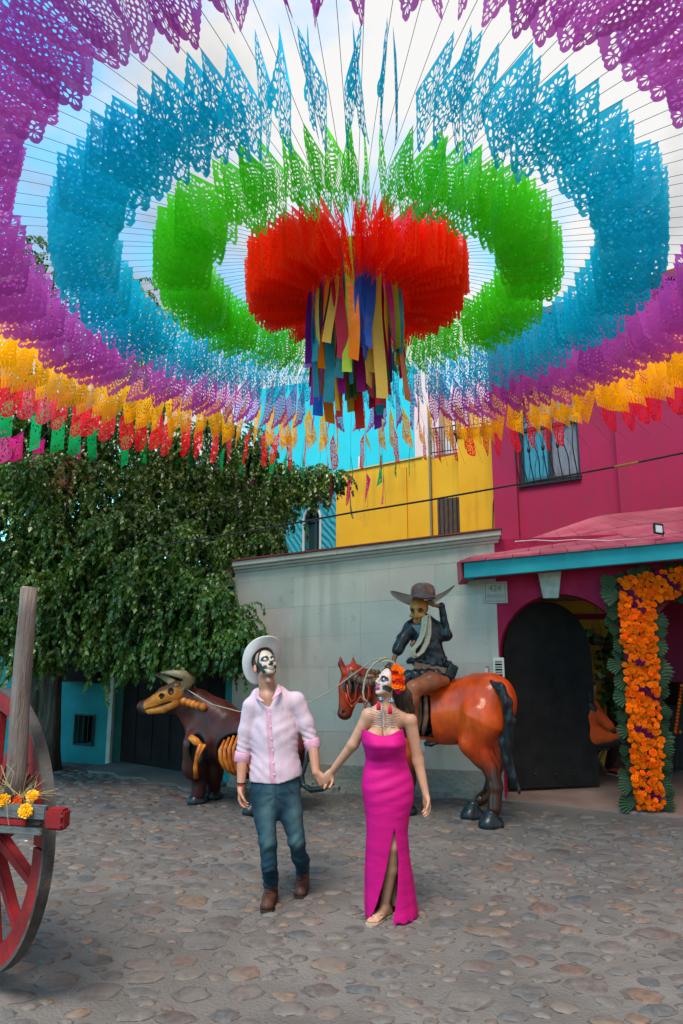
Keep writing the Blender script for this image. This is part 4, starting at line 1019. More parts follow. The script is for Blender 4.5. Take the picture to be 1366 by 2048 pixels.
tr.tube([base + Vector((-.15, -.1, -.1)), base + Vector((-.15, -.08, .7)), base + Vector((-.14, -.05, 1.6)), base + Vector((-.5, -.3, 2.4)), base + Vector((-1.0, -.7, 3.0))], [.12, .09, .09, .10, .07], 10)
trunk = tr.build('trunk', M_bark, tree, smooth=True)
clumps = []
CL = [  # px, py, Y, radius
 (20, 900, 9.4, .75), (120, 880, 9.8, .75), (230, 900, 9.9, .7), (330, 930, 10.0, .7), (60, 980, 8.9, .7), (170, 1010, 9.1, .7), (290, 1010, 9.3, .65), (400, 980, 9.8, .65), (490, 1000, 10.2, .62), (560, 975, 10.6, .46), (605, 955, 10.9, .25), (640, 950, 11.0, .15), (672, 950, 11.0, .07),
 (20, 1080, 8.6, .7), (130, 1100, 8.6, .62), (240, 1090, 8.8, .62), (350, 1080, 9.1, .6), (440, 1070, 9.5, .58), (495, 1062, 9.8, .40), (540, 1080, 9.8, .20), (10, 1190, 8.4, .6), (100, 1200, 8.4, .5), (190, 1210, 8.5, .48), (290, 1170, 8.5, .55), (380, 1150, 8.6, .45),
 (30, 1255, 8.5, .42), (140, 1262, 8.7, .34), (225, 1258, 8.8, .36), (300, 1255, 8.4, .34), (345, 1215, 8.6, .34), (400, 1200, 8.3, .28), (445, 1215, 8.2, .24), (478, 1252, 8.1, .17), (494, 1264, 8.1, .08), (430, 1272, 8.3, .17), (278, 1300, 8.3, .08), (350, 1275, 8.3, .15), (395, 1285, 8.3, .12), (215, 1290, 8.4, .16), (60, 1290, 8.3, .2), (470, 1295, 8.1, .06), (70, 830, 10.2, .8), (250, 820, 10.4, .8), (430, 900, 10.6, .6), (530, 925, 11.0, .45), (-120, 1000, 8.9, 1.0), (-100, 1180, 8.6, .8), (-120, 850, 9.8, 1.0)]
seeds = []
for px, py, Y, r_ in CL:
    c = at(px, py, Y); clumps.append(c)
    seeds.append(clump(c, r_ * .6, int(120 * r_ * r_ + 3), .9, .2))
    m_ = int(4 + 11 * r_)
    for j in range(m_):
        d = rng.normal(size=3); d[1] = -abs(d[1]) * .9 if rng.random() < .72 else d[1]; d /= np.linalg.norm(d); d[2] *= .85
        q = rng.uniform(.13, .24) * (.6 + .6 * r_); seeds.append(clump(np.array(tuple(c)) + d * (r_ * rng.uniform(.78, 1.0)), q, int(rng.uniform(14, 30) * (.5 + r_)), rng.uniform(.6, 1.25), .35))
    for j in range(int(1 + 3 * r_)):      # hanging strands
        a_ = np.array(tuple(c)) + np.array((rng.uniform(-.8, .8) * r_, -rng.uniform(.3, .9) * r_, -.1 * r_)); L2 = rng.uniform(.25, .6) * (.5 + r_)
        seeds.append(np.stack([a_ + (rng.normal() * .02, rng.normal() * .02, -L2 * t) for t in np.linspace(0, 1, 7)]))
seeds = np.concatenate(seeds); print('sprays', len(seeds))
crown = leaves_mesh('crown', seeds, .064, M_leaf, tree, L_=.34, n=17, wf=.40, seed=4); tag(crown, kind='stuff')
# limbs from the fork to every clump
lb = []
for i, (c, q) in enumerate(zip(clumps, CL)):
    a = base + Vector((.15, -.1, 2.3 + .7 * ((i * 7) % 5) / 5)); m = (a + c) / 2 + Vector((0, 0, .35))
    b_ = MB().tube([a, a.lerp(m, .5) + Vector((.05, 0, .08)), m, m.lerp(c, .6) + Vector((0, 0, .05)), c], [.085, .07, .05, .03, .012], 7)
    b_.build('limb', M_bark, tree, smooth=True)
# bare grey twigs showing in front of the leaves
tw = random.Random(9)
for (x0, y0, x1, y1, Y) in ((20, 1205, 60, 1190, 8.0), (85, 1160, 130, 1200, 8.0), (110, 1210, 115, 1262, 8.0), (135, 950, 128, 1080, 8.3), (250, 1160, 235, 1200, 8.0), (95, 1140, 120, 1190, 8.0), (60, 1060, 130, 1085, 8.2), (380, 1030, 450, 1010, 9.0)):
    a, b = at(x0, y0, Y), at(x1, y1, Y)
    MB().tube([a, a.lerp(b, .35) + Vector((.02, 0, .03)), a.lerp(b, .7) + Vector((-.02, 0, .01)), b], [.009, .008, .006, .003], 5).build('twig', M_bark, tree)
ds = np.concatenate([np.array([tuple(at(130 + rng.uniform(-7, 7), y, 8.25 + rng.uniform(-.05, .05)))]) for y in np.linspace(905, 975, 13)] + [np.array([tuple(at(122 + rng.uniform(-10, 10), y, 8.25))]) for y in np.linspace(945, 978, 8)])
dry = leaves_mesh('dry_branch', ds, .05, M_dry, tree, n=8, L_=.14, wf=.35, seed=8); tag(dry, kind='stuff')
# further trees over the roofs
def back_tree(name, label, clump_list, Y, trunk_x, leaf=.085):
    b = Vector((trunk_x, Y, 0)); t = thing(name, label, 'tree', b)
    sd = []
    tk = MB().tube([b, b + Vector((.1, 0, 3)), at(clump_list[0][0], clump_list[0][1], Y)], [.22, .16, .05], 8).build('trunk', M_bark, t, smooth=True)
    for px, py, r_ in clump_list:
        c = at(px, py, Y + rng.uniform(-.4, .4)); sd.append(clump(c, r_, int(70 * r_ * r_ + 10), 1.0, .3))
        MB().tube([b + Vector((.1, 0, 3)), (b + Vector((.1, 0, 3))).lerp(c, .6) + Vector((0, 0, .2)), c], [.07, .04, .012], 6).build('limb', M_bark, t)
    o = leaves_mesh('crown', np.concatenate(sd), leaf, M_leaf2, t, n=14, L_=.5, wf=.4, seed=12); tag(o, kind='stuff')
back_tree('tall_tree', 'tall sunlit tree rising behind the weeping fig and the purple flags', [(45, 500, .45), (75, 540, .6), (110, 600, .7), (60, 620, .8), (30, 470, .35), (110, 520, .35), (140, 660, .7), (150, 760, 1.0), (40, 760, 1.1), (250, 780, .9), (215, 720, .6), (-60, 620, 1.0)], 13.6, at(80, 900, 13.6).x)
back_tree('slender_tree', 'slender loose tree top peeping between the blue and green flags', [(262, 560, .25), (290, 605, .35), (310, 640, .4), (270, 700, .6), (330, 760, .8), (400, 830, .8), (480, 870, .6), (340, 690, .4)], 15.0, at(300, 900, 15).x)
# ================================================================== solid modelling by signed distance
def nrm(v): v = np.asarray(v, float); return v / np.linalg.norm(v)
class Sdf:
    def __init__(self, lo, hi, vox):
        self.lo = np.array(lo, float); self.v = vox; n = np.ceil((np.array(hi) - self.lo) / vox).astype(int) + 1
        self.n = n; self.g = np.full(n, .5, np.float32)
        self.ax = [(self.lo[i] + np.arange(n[i]) * vox).astype(np.float32) for i in range(3)]
    def _sub(self, lo, hi):
        a = np.clip(np.floor((np.array(lo) - self.lo) / self.v).astype(int) - 1, 0, self.n); b = np.clip(np.ceil((np.array(hi) - self.lo) / self.v).astype(int) + 2, 0, self.n)
        sl = tuple(slice(i, j) for i, j in zip(a, b))
        return sl, [self.ax[0][sl[0]][:, None, None], self.ax[1][sl[1]][None, :, None], self.ax[2][sl[2]][None, None, :]]
    def _op(self, sl, d, k, mode):
        g = self.g[sl]
        if g.size == 0: return
        if mode == 'u':
            h = np.clip(.5 + .5 * (g - d) / k, 0, 1); self.g[sl] = g + (d - g) * h - k * h * (1 - h)
        else:
            d = -d; h = np.clip(.5 + .5 * (d - g) / k, 0, 1); self.g[sl] = g + (d - g) * h + k * h * (1 - h)
    def cap(self, a, b, ra, rb=None, k=.012, mode='u', S=None, M=None):
        a = np.array(a, float); b = np.array(b, float); rb = ra if rb is None else rb; r = max(ra, rb); S = np.array(S if S is not None else (1, 1, 1), float)
        m = r * max(S) + k + self.v * 2
        sl, X = self._sub(np.minimum(a, b) - m, np.maximum(a, b) + m)
        P = [X[i] - a[i] for i in range(3)]; B = b - a
        if M is not None:
            M = np.array(M); P = [P[0] * M[j, 0] + P[1] * M[j, 1] + P[2] * M[j, 2] for j in range(3)]; B = M @ B
        P = [P[j] / S[j] for j in range(3)]; B = B / S; bb = max(B @ B, 1e-9)
        t = np.clip((P[0] * B[0] + P[1] * B[1] + P[2] * B[2]) / bb, 0, 1)
        d = np.sqrt((P[0] - t * B[0]) ** 2 + (P[1] - t * B[1]) ** 2 + (P[2] - t * B[2]) ** 2) - (ra + (rb - ra) * t)
        self._op(sl, (d * min(S)).astype(np.float32), k, mode); return self
    def ell(self, c, r, M=None, k=.012, mode='u'):
        c = np.array(c, float); r = np.array(r, float); m = max(r) + k + self.v * 2
        sl, X = self._sub(c - m, c + m); P = [X[i] - c[i] for i in range(3)]
        if M is not None: M = np.array(M); P = [P[0] * M[j, 0] + P[1] * M[j, 1] + P[2] * M[j, 2] for j in range(3)]
        k0 = np.sqrt((P[0] / r[0]) ** 2 + (P[1] / r[1]) ** 2 + (P[2] / r[2]) ** 2); k1 = np.sqrt((P[0] / r[0] ** 2) ** 2 + (P[1] / r[1] ** 2) ** 2 + (P[2] / r[2] ** 2) ** 2) + 1e-6
        self._op(sl, (k0 * (k0 - 1) / k1).astype(np.float32), k, mode); return self
    def box(self, c, h, M=None, rd=.01, k=.008, mode='u'):
        c = np.array(c, float); h = np.array(h, float) - rd; m = np.linalg.norm(h) + rd + k + self.v * 2
        sl, X = self._sub(c - m, c + m); P = [X[i] - c[i] for i in range(3)]
        if M is not None: M = np.array(M); P = [P[0] * M[j, 0] + P[1] * M[j, 1] + P[2] * M[j, 2] for j in range(3)]
        q = [np.abs(P[j]) - h[j] for j in range(3)]
        d = np.sqrt(np.maximum(q[0], 0) ** 2 + np.maximum(q[1], 0) ** 2 + np.maximum(q[2], 0) ** 2) + np.minimum(np.maximum(q[0], np.maximum(q[1], q[2])), 0) - rd
        self._op(sl, d.astype(np.float32), k, mode); return self
    def half(self, p, n, k=.004):
        """cut away everything on the side n of the plane through p"""
        n = nrm(n); X = [self.ax[0][:, None, None], self.ax[1][None, :, None], self.ax[2][None, None, :]]
        d = sum((X[i] - p[i]) * n[i] for i in range(3)).astype(np.float32); g = self.g
        h = np.clip(.5 + .5 * (d - g) / k, 0, 1); self.g = g + (d - g) * h + k * h * (1 - h); return self
    def chain(self, pts, rs, k=.012, **kw):
        for i in range(len(pts) - 1): self.cap(pts[i], pts[i + 1], rs[i], rs[i + 1], k=k, **kw)
        return self
    def verts(self):
        g = openvdb.FloatGrid(background=.5); g.copyFromArray(np.ascontiguousarray(self.g)); p, t, q = g.convertToPolygons(isovalue=0.0, adaptivity=0.0)
        V = p.astype(float) * self.v + self.lo
        return V, q[:, ::-1]
def norms(V, Q):
    n = np.cross(V[Q[:, 2]] - V[Q[:, 0]], V[Q[:, 3]] - V[Q[:, 1]]); N = np.zeros_like(V)
    for j in range(4): np.add.at(N, Q[:, j], n)
    return N / (np.linalg.norm(N, axis=1)[:, None] + 1e-9)
def sdf_obj(name, S, mat, parent=None, colfn=None, disp=None):
    V, Q = S.verts()
    # make normals face outward
    vol = np.einsum('ij,ij->i', V[Q[:, 0]], np.cross(V[Q[:, 1]], V[Q[:, 2]])).sum()
    if vol < 0: Q = Q[:, ::-1]
    N = norms(V, Q)
    if disp is not None: V = V + N * disp(V, N)[:, None]
    me = bpy.data.meshes.new(name); me.vertices.add(len(V)); me.vertices.foreach_set('co', V.astype(np.float32).ravel())
    me.loops.add(Q.size); me.loops.foreach_set('vertex_index', np.ascontiguousarray(Q).astype(np.int32).ravel()); me.polygons.add(len(Q))
    me.polygons.foreach_set('loop_start', np.arange(0, Q.size, 4, dtype=np.int32)); me.update(calc_edges=True)
    me.polygons.foreach_set('use_smooth', [True] * len(me.polygons)); me.materials.append(mat)
    if colfn is not None:
        C = np.ones((len(V), 4), np.float32); C[:, :3] = colfn(V, N); at_ = me.color_attributes.new('Col', 'FLOAT_COLOR', 'POINT'); at_.data.foreach_set('color', C.ravel())
    o = bpy.data.objects.new(name, me); link(o, parent)
    if parent is not None: o.matrix_parent_inverse = Matrix.Translation(-root_loc(parent))
    return o
def A(v): return np.array(tuple(v), float)
def J(px, py, Y): return A(at(px, py, Y))
def mixc(c, d, t): t = np.clip(t, 0, 1)[:, None]; return c * (1 - t) + np.array(d) * t
def step(a, b, x): t = np.clip((x - a) / (b - a), 0, 1); return t * t * (3 - 2 * t)
def wave(V, f, seed):
    r_ = np.random.default_rng(seed); o = np.zeros(len(V))
    for _ in range(6):
        d = r_.normal(size=3); d /= np.linalg.norm(d); o += np.sin(V @ d * f * r_.uniform(.7, 1.6) + r_.uniform(0, 6) + 1.5 * np.sin(V @ r_.normal(size=3) * f * .35))
    return o / 6

def hand(S, wrist, d, pn, thumb, curl=.5, s=1.0, spread=.0, k=.006, tcurl=.3):
    d, pn = nrm(d), nrm(pn); pn = nrm(pn - d * (pn @ d)); th = nrm(np.cross(d, pn)) * thumb; wrist = np.array(wrist)
    kn = []
    for i, (off, ln, rr) in enumerate(((.030, .068, .0088), (.0105, .076, .009), (-.0095, .071, .0087), (-.028, .056, .0077))):
        kpt = wrist + d * (.088 - .004 * abs(i - 1)) * s + th * off * s; kn.append(kpt)
        S.cap(wrist + d * .015 * s + th * off * .45 * s, kpt, .0150 * s, .0110 * s, k=.012)
        a = 0; p = kpt; dirn = nrm(d + th * (off * spread * 8)); a = .12
        for seg, (f, r0, r1) in enumerate(((.45, 1.0, .95), (.31, .95, .88), (.24, .88, .75))):
            a += curl * (.55 if seg == 0 else .75) * (1 + .10 * i); q = p + (dirn * math.cos(a) + pn * math.sin(a)) * ln * f * s
            S.cap(p, q, rr * r0 * s, rr * r1 * s, k=.003); p = q
    b = wrist + d * .022 * s + th * .020 * s; m = b + (d * .62 + th * .66 + pn * .42 * (1 + tcurl)) * .042 * s; e = m + nrm(d * .85 + th * .25 + pn * (.35 + tcurl)) * .032 * s; e2 = e + nrm(d * .9 + th * -.05 + pn * (.35 + tcurl)) * .024 * s
    S.cap(b, m, .0155 * s, .0115 * s, k=.012); S.cap(m, e, .0105 * s, .0095 * s, k=.004); S.cap(e, e2, .0095 * s, .0080 * s, k=.003)
    S.ell(wrist + d * .05 * s + pn * .006, (.040 * s, .052 * s, .014 * s), M=[th, d, pn], k=.01)
def head(S, c, f, u, s=1.0, female=False, k=.012):
    f, u = nrm(f), nrm(u); r = np.cross(f, u); M = [r, f, u]; c = np.array(c); P = lambda a, b, h: c + (r * a + f * b + u * h) * s
    S.ell(P(0, -.012, .035), (.074 * s, .094 * s, .083 * s), M, k=k)
    S.ell(P(0, .028, -.018), (.062 * s, .062 * s, .078 * s), M, k=.02)
    S.ell(P(0, .032, -.060), ((.046 if female else .052) * s, .048 * s, .042 * s), M, k=.022)
    S.ell(P(0, .066, -.092), (.024 * s, .018 * s, .018 * s), M, k=.018)
    for sgn in (-1, 1):
        S.ell(P(.040 * sgn, .058, -.022), (.020 * s, .018 * s, .020 * s), M, k=.018)      # cheekbones
        S.ell(P(.031 * sgn, .092, .008), (.017 * s, .013 * s, .012 * s), M, k=.008, mode='s')
        S.ell(P(.030 * sgn, .074, .006), (.0125 * s, .0115 * s, .0105 * s), M, k=.003)    # eyeballs
        S.cap(P(.014 * sgn, .088, .026), P(.048 * sgn, .074, .024), .007 * s, .006 * s, k=.010)
        S.ell(P(.076 * sgn, -.012, -.018), (.009 * s, .018 * s, .030 * s), M, k=.006); S.ell(P(.084 * sgn, -.006, -.015), (.006 * s, .010 * s, .018 * s), M, k=.004, mode='s')
        S.ell(P(.012 * sgn, .096, -.034), (.009 * s, .010 * s, .008 * s), M, k=.007)
    S.cap(P(0, .086, .016), P(0, .110, -.026), .0065 * s, .0105 * s, k=.010)
    S.ell(P(0, .090, -.060), (.022 * s, .011 * s, .0065 * s), M, k=.005); S.ell(P(0, .089, -.070), (.019 * s, .011 * s, .007 * s), M, k=.005)
    S.cap(P(-.020, .100, -.0648), P(.020, .100, -.0648), .0022 * s, .0022 * s, k=.004, mode='s')
    return r, f, u
def face_local(V, c, r, f, u, s=1.0):
    D = (V - np.array(c)) / s; return D @ r, D @ f, D @ u

M_skin = pbr('skin', (1, 1, 1), (.88, .84, .82), 30, .48, attr=True, bump=.12, bscale=260, bdist=.002, spec=.4)
M_skin.node_tree.nodes['Principled BSDF'].inputs['Subsurface Weight'].default_value = .08
M_skin.node_tree.nodes['Principled BSDF'].inputs['Subsurface Radius'].default_value = (.02, .008, .004)
M_glossy = pbr('varnished_paint', (1, 1, 1), (.62, .56, .54), 9, .34, attr=True, coat=.30, bump=.35, bscale=24, bdist=.006, detail=8, stretch=(1, 1, .5), dirt=((.035, .018, .012), 13, .68))
M_vcloth = pbr('cloth', (1, 1, 1), (.90, .89, .92), 14, .85, attr=True, bump=.5, bscale=13, bdist=.014, detail=7, stretch=(1.4, 1, .8))

# ================================================================== the man
Ym = 5.06
def mp(px, py, dy=0): return J(px, py, Ym + dy)
rf = on_ground(536, 1822) + Vector((0, .11, 0)); lf = on_ground(602, 1794) + Vector((0, .11, 0))                # where his boots stand
man = thing('person', 'man in white hat, pink shirt and jeans with skull painted face', 'person', (mp(549, 1700)[0], Ym, 0))
c_h = mp(530, 1331, -.0); fm = nrm((.44, -.74, .50)); um = nrm(np.array((0, 0, 1)) - fm * fm[2])
S = Sdf((-.80, 4.72, -.02), (-.05, 5.45, 1.84), .0041)
r_m, f_m, u_m = head(S, c_h, fm, um, 1.0)
nb_ = mp(536, 1392, .03)
S.cap(c_h - u_m * .06 - f_m * .02, nb_, .056, .062, k=.025); S.ell(c_h - u_m * .115 + f_m * .02 + np.array((.0, -.01, -.015)), (.02, .02, .02), k=.02)
sR, sL = mp(503, 1412, .02), mp(592, 1400, .03)
S.cap(nb_ + (0, 0, -.02), sR, .06, .055, k=.04); S.cap(nb_ + (0, 0, -.02), sL, .06, .055, k=.04)
S.chain([mp(547, 1440, .03), mp(549, 1500, .02), mp(551, 1575, .02)], [.13, .115, .125], k=.04, S=(1, .72, 1))
S.cap(mp(536, 1396, -.012), mp(541, 1432, -.012), .054, .052, k=.03)
eR, wR = mp(485, 1505, .03), mp(482, 1573, -.04); eL, wL_ = mp(625, 1482, .02), J(632, 1545, 4.99)
S.chain([sR, eR, wR], [.050, .042, .027], k=.02); S.chain([sL, eL, wL_], [.050, .042, .028], k=.02)
kR, aR = mp(536, 1682, -.10), np.array((rf.x, rf.y + .03, .10)); kL, aL = mp(593, 1680, -.03), np.array((lf.x, lf.y + .03, .10))
S.chain([mp(530, 1590, .02), mp(530, 1630, -.03), kR, mp(538, 1730, -.07), np.array((aR[0], aR[1], .17)), aR], [.07, .066, .046, .042, .036, .036], k=.02); S.chain([mp(575, 1590, .04), mp(583, 1630, .0), kL, mp(598, 1715, .06), np.array((aL[0], aL[1], .20)), aL], [.07, .066, .046, .042, .036, .036], k=.02)
hand(S, wR, (.06, -.10, -1), (.8, -.25, 0), 1, curl=.50, s=.98)
clasp = J(650, 1563, 4.94)
hand(S, wL_, (.62, -.25, -.72), (.15, .85, .3), -1, curl=.75, s=.98, tcurl=.1)
SK = np.array((.42, .215, .145))
def man_col(V, N):
    a, b, h = face_local(V, c_h, r_m, f_m, u_m); C = np.tile(SK, (len(V), 1))
    C = mixc(C, (.50, .20, .15), step(.02, .0, V[:, 2] * 0 + .03) * 0)
    face = (b > .0) & (h > -.125) & (h < .13) & (np.abs(a) < .085) & (V[:, 2] > c_h[2] - .16)
    e = (np.abs(a) / .064) ** 2 + ((h - .0) / .105) ** 2
    white = face & (e < 1.0) & (b > .012) & (h > -.10)
    C[white] = (.47, .41, .34)
    band = face & (e >= .90) & (e < 1.16) & (h > -.085) & (b > .0); C[band] = (.02, .022, .028)
    for sg in (-1, 1):
        d = np.sqrt(((a - .031 * sg) / 1.1) ** 2 + (h - .008) ** 2); m = face & (b > .03) & (d < .023); C[m] = (.022, .024, .032)
        m = face & (b > .03) & (d < .0095); C[m] = (.50, .45, .42)
        d = ((a - .042 * sg) / .017) ** 2 + ((h + .052) / .013) ** 2; m = face & (b > .02) & (d < 1); C[m] = (.02, .022, .03)
        m = face & (np.abs(h + .064 - .12 * (np.abs(a) - .02).clip(0)) < .0032) & (np.abs(a) < .05) & (b > .03); C[m] = (.03, .03, .035)
    m = face & (b > .08) & (np.abs(a) < .014) & (h > -.048) & (h < -.022); C[m] = (.10, .07, .065)
    # stubble under the jaw, red ears, short hair
    m = (V[:, 2] > c_h[2] - .16) & (h < -.085) & (h > -.14) & (b > .02); C[m] = C[m] * .62 + np.array((.03, .03, .03))
    m = (np.abs(a) > .072) & (np.abs(h + .018) < .035) & (b > -.035); C[m] = (.60, .20, .15)
    m = (b < .012) & (h > -.06) & (np.abs(a) < .074) & (V[:, 2] > c_h[2] - .1); C[m] = (.028, .02, .016)
    hd = (V[:, 2] < 1.05) & (V[:, 2] > .6); C[hd] = C[hd] * (1.02, .93, .9)
    return C
sdf_obj('body', S, M_skin, man, man_col)
# shirt
S = Sdf((-.95, 4.7, .75), (.1, 5.4, 1.62), .0065)
hemz = mp(549, 1556)[2]
S.chain([mp(548, 1425, .03), mp(549, 1470, .02), mp(551, 1545, .02), mp(551, 1590, .02)], [.148, .152, .168, .180], k=.05, S=(1, .70, 1))
S.cap(mp(512, 1413, .02), mp(588, 1401, .03), .060, .060, k=.05); S.cap(mp(518, 1392, .04), mp(556, 1387, .04), .058, .058, k=.05)
cuffR, cuffL = mp(485, 1512, .03), mp(624, 1487, .02)
S.chain([mp(502, 1412, .02), mp(493, 1462, .03), cuffR], [.062, .056, .050], k=.025); S.chain([mp(594, 1402, .03), mp(611, 1446, .03), cuffL], [.062, .057, .051], k=.025)
S.half(mp(549, 1559), (.16, .0, -1)) if False else None
dirR = nrm(cuffR - mp(493, 1462, .03)); dirL = nrm(cuffL - mp(611, 1446, .03))
S.half((0, 0, hemz), (-.15, 0, -1), k=.004) if False else None
# hem: lower on his right side
g_ = S; X_, Z_ = S.ax[0][:, None, None], S.ax[2][None, None, :]
hm = (hemz - .012 + (X_ - mp(549, 1556)[0]) * .12 + .010 * np.sin(X_ * 18)).astype(np.float32)
S.g = np.where(Z_ < hm, np.maximum(S.g, (hm - Z_)), S.g).astype(np.float32)
# open neck and sleeve ends
S.cap(mp(537, 1372, -.02), mp(537, 1388, -.04), .052, .043, k=.006, mode='s'); S.cap(mp(536, 1388, -.075), mp(538, 1412, -.085), .046, .022, k=.004, mode='s'); S.cap(mp(537, 1410, -.085), mp(538, 1424, -.105), .024, .006, k=.003, mode='s')
S.cap(cuffR + dirR * .105, cuffR + dirR * .2, .075, .1, k=.003, mode='s'); S.cap(cuffL + dirL * .105, cuffL + dirL * .2, .075, .1, k=.003, mode='s')
def shirt_disp(V, N):
    t = .0018 * wave(V * (1, 1, 1.3), 16, 3) + .0020 * wave(V * (1.6, 1, 1.0), 55, 5)
    # drag folds from the armpits and over the belly
    for (q, d) in ((mp(508, 1440), (1, 0, -.75)), (mp(594, 1435), (-1, 0, -.9))):
        D = V - q; al = D @ nrm(d); pr = D @ nrm(np.cross(d, (0, 1, 0))); w_ = np.exp(-(pr / .09) ** 2) * step(-.02, .06, al) * step(.34, .1, al); t += .0022 * w_ * np.sin(pr * 80 + 2 * al * 9 + 6 * al)
    low = step(1.15, .92, V[:, 2]); t += low * .0014 * np.sin(V[:, 2] * 60 + V[:, 0] * 30 + 5 * np.sin(V[:, 0] * 9 + V[:, 2] * 6))
    for e_ in (cuffR, cuffL): D = np.linalg.norm(V - e_, axis=1); t += .0045 * np.exp(-(D / .10) ** 2) * np.sin(V[:, 2] * 150 + V[:, 0] * 60)
    return t
def shirt_col(V, N):
    C = np.tile((.52, .38, .44), (len(V), 1)); C = mixc(C, (.56, .43, .51), .5 + .5 * wave(V, 12, 2))
    cx = mp(538, 1410)[0] + (mp(549, 1556)[0] - mp(538, 1410)[0]) * (mp(538, 1410)[2] - V[:, 2]) / (mp(538, 1410)[2] - hemz)
    m = (np.abs(V[:, 0] - cx) < .016) & (N[:, 1] < -.3) & (V[:, 2] < mp(538, 1415)[2]); C[m] = (.56, .29, .38)
    m = (np.abs(np.abs(V[:, 0] - cx) - .0165) < .0028) & (N[:, 1] < -.3) & (V[:, 2] < mp(538, 1415)[2]); C[m] = (.48, .26, .34)
    for e_ in ((cuffR, dirR), (cuffL, dirL)): al = (V - e_[0]) @ e_[1]; m = (al > -.018) & (np.linalg.norm(V - e_[0], axis=1) < .095); C[m] = (.56, .29, .38)
    return C
shirt = sdf_obj('shirt', S, M_vcloth, man, shirt_col, shirt_disp)
# collar: a stand round the neck and two points
M_coll = pbr('collar_pink', (.54, .28, .37), (.58, .36, .44), 30, .85, bump=.3, bscale=90)
ctop = [(514, 1386, .0), (513, 1378, .05), (524, 1371, .10), (540, 1368, .11), (553, 1367, .07), (556, 1372, .01)]
for sg, loop in ((-1, [(514, 1377, -.015), (517, 1392, -.075), (530, 1403, -.108), (521, 1402, -.112), (512, 1396, -.060), (509, 1384, -.0)]), (1, [(556, 1367, -.015), (553, 1380, -.070), (543, 1400, -.112), (556, 1390, -.108), (563, 1383, -.060), (561, 1371, -.0)])):
    T_ = [mp(*p) for p in loop]; T2 = [p + np.array((0, .005, -.004)) for p in T_]; n = 6
    mesh_obj('collar', T_ + T2, [(0, 1, 4, 5), (1, 2, 3, 4), (n, n + 5, n + 4, n + 1), (n + 1, n + 4, n + 3, n + 2)] + [(i, (i + 1) % n, n + (i + 1) % n, n + i) for i in range(n)], M_coll, man)
for e_, d_ in ((cuffR, dirR), (cuffL, dirL)):
    MB().lathe(e_ + d_ * .004, [(.054, -.034), (.0575, -.028), (.0565, .030), (.051, .036), (.040, .036), (.040, -.02)], 26, axis=d_).build('cuff', pbr('cuff_pink', (.54, .26, .35), (.60, .34, .44), 30, .85, bump=.3, bscale=90), man, smooth=True)
for k in range(6):
    py = 1428 + k * 24; MB().lathe(A(at(538 + 11 * (k * 24 + 18) / 146, py, Ym - .098 - .004 * k)), [(.0055, 0), (.005, .003), (.001, .003)], 10, axis=(0, -1, 0)).build('button', pbr('button', (.75, .6, .66), None, rough=.3), man)
# jeans
S = Sdf((-.75, 4.65, .06), (-.15, 5.45, 1.02), .006)
hp_ = mp(551, 1575, .02)
S.chain([mp(551, 1558, .02), hp_, mp(551, 1592, .02)], [.158, .168, .165], k=.03, S=(1, .70, 1))
S.chain([mp(528, 1596, .01), mp(530, 1630, -.04), kR, mp(538, 1730, -.075), np.array((aR[0], aR[1], .17)), np.array((aR[0], aR[1], .13))], [.092, .076, .060, .053, .049, .050], k=.02)
S.chain([mp(576, 1596, .02), mp(583, 1630, .0), kL, mp(598, 1715, .04), np.array((aL[0], aL[1], .20)), np.array((aL[0], aL[1], .145))], [.092, .076, .058, .051, .048, .050], k=.02)
def jean_disp(V, N):
    t = .003 * wave(V, 30, 8)
    for q, am, fr_ in ((kR, .0032, 70), (kL, .0036, 75)):
        D = V - q; w_ = np.exp(-(D[:, 2] / .09) ** 2) * (np.abs(D[:, 0]) < .1); t += am * w_ * np.sin(V[:, 2] * fr_ + 3 * np.sin(V[:, 0] * 30))
    for q in (aR, aL):
        D = V - q; w_ = np.exp(-((D[:, 2] - .08) / .10) ** 2) * (np.abs(D[:, 0]) < .09); t += .0055 * w_ * np.sin(V[:, 2] * 135 + 2 * np.sin(V[:, 0] * 40 + V[:, 1] * 20))
    cr_ = mp(552, 1600); D = V - cr_; t += .0022 * np.exp(-(D[:, 2] / .08) ** 2) * np.sin(np.arctan2(D[:, 2] - .06, np.abs(D[:, 0]) + .01) * 9)
    return t
def jean_col(V, N):
    C = np.tile((.010, .044, .075), (len(V), 1)); C = mixc(C, (.005, .021, .038), .5 + .5 * wave(V, 22, 6))
    for q, dz_, wd in ((kR, .20, .055), (kL, .20, .055)):
        D = V - q - np.array((0, 0, dz_)); w_ = np.exp(-(D[:, 0] / wd) ** 2 - (D[:, 2] / .19) ** 2) * (N[:, 1] < .1); C = mixc(C, (.060, .12, .135), w_ * .8)
        D = V - q; w_ = np.exp(-(D[:, 0] / .04) ** 2 - ((D[:, 2] + .0) / .05) ** 2) * (N[:, 1] < .1); C = mixc(C, (.06, .12, .135), w_ * .7)
    cx = mp(552, 1590)[0]; z0 = mp(552, 1608)[2]
    m = (np.abs(V[:, 0] - cx - .006) < .004) & (V[:, 2] > z0) & (N[:, 1] < -.2); C[m] = (.012, .03, .045)
    for sg in (-1, 1):
        D = np.sqrt((V[:, 0] - cx - sg * .16) ** 2 + (V[:, 2] - mp(552, 1565)[2] - .01) ** 2); m = (np.abs(D - .075) < .0035) & (N[:, 1] < -.1); C[m] = (.010, .025, .04)
    return C
sdf_obj('jeans', S, pbr('denim', (1, 1, 1), (.72, .78, .8), 22, .9, attr=True, bump=.7, bscale=17, bdist=.012, detail=8), man, jean_col, jean_disp)
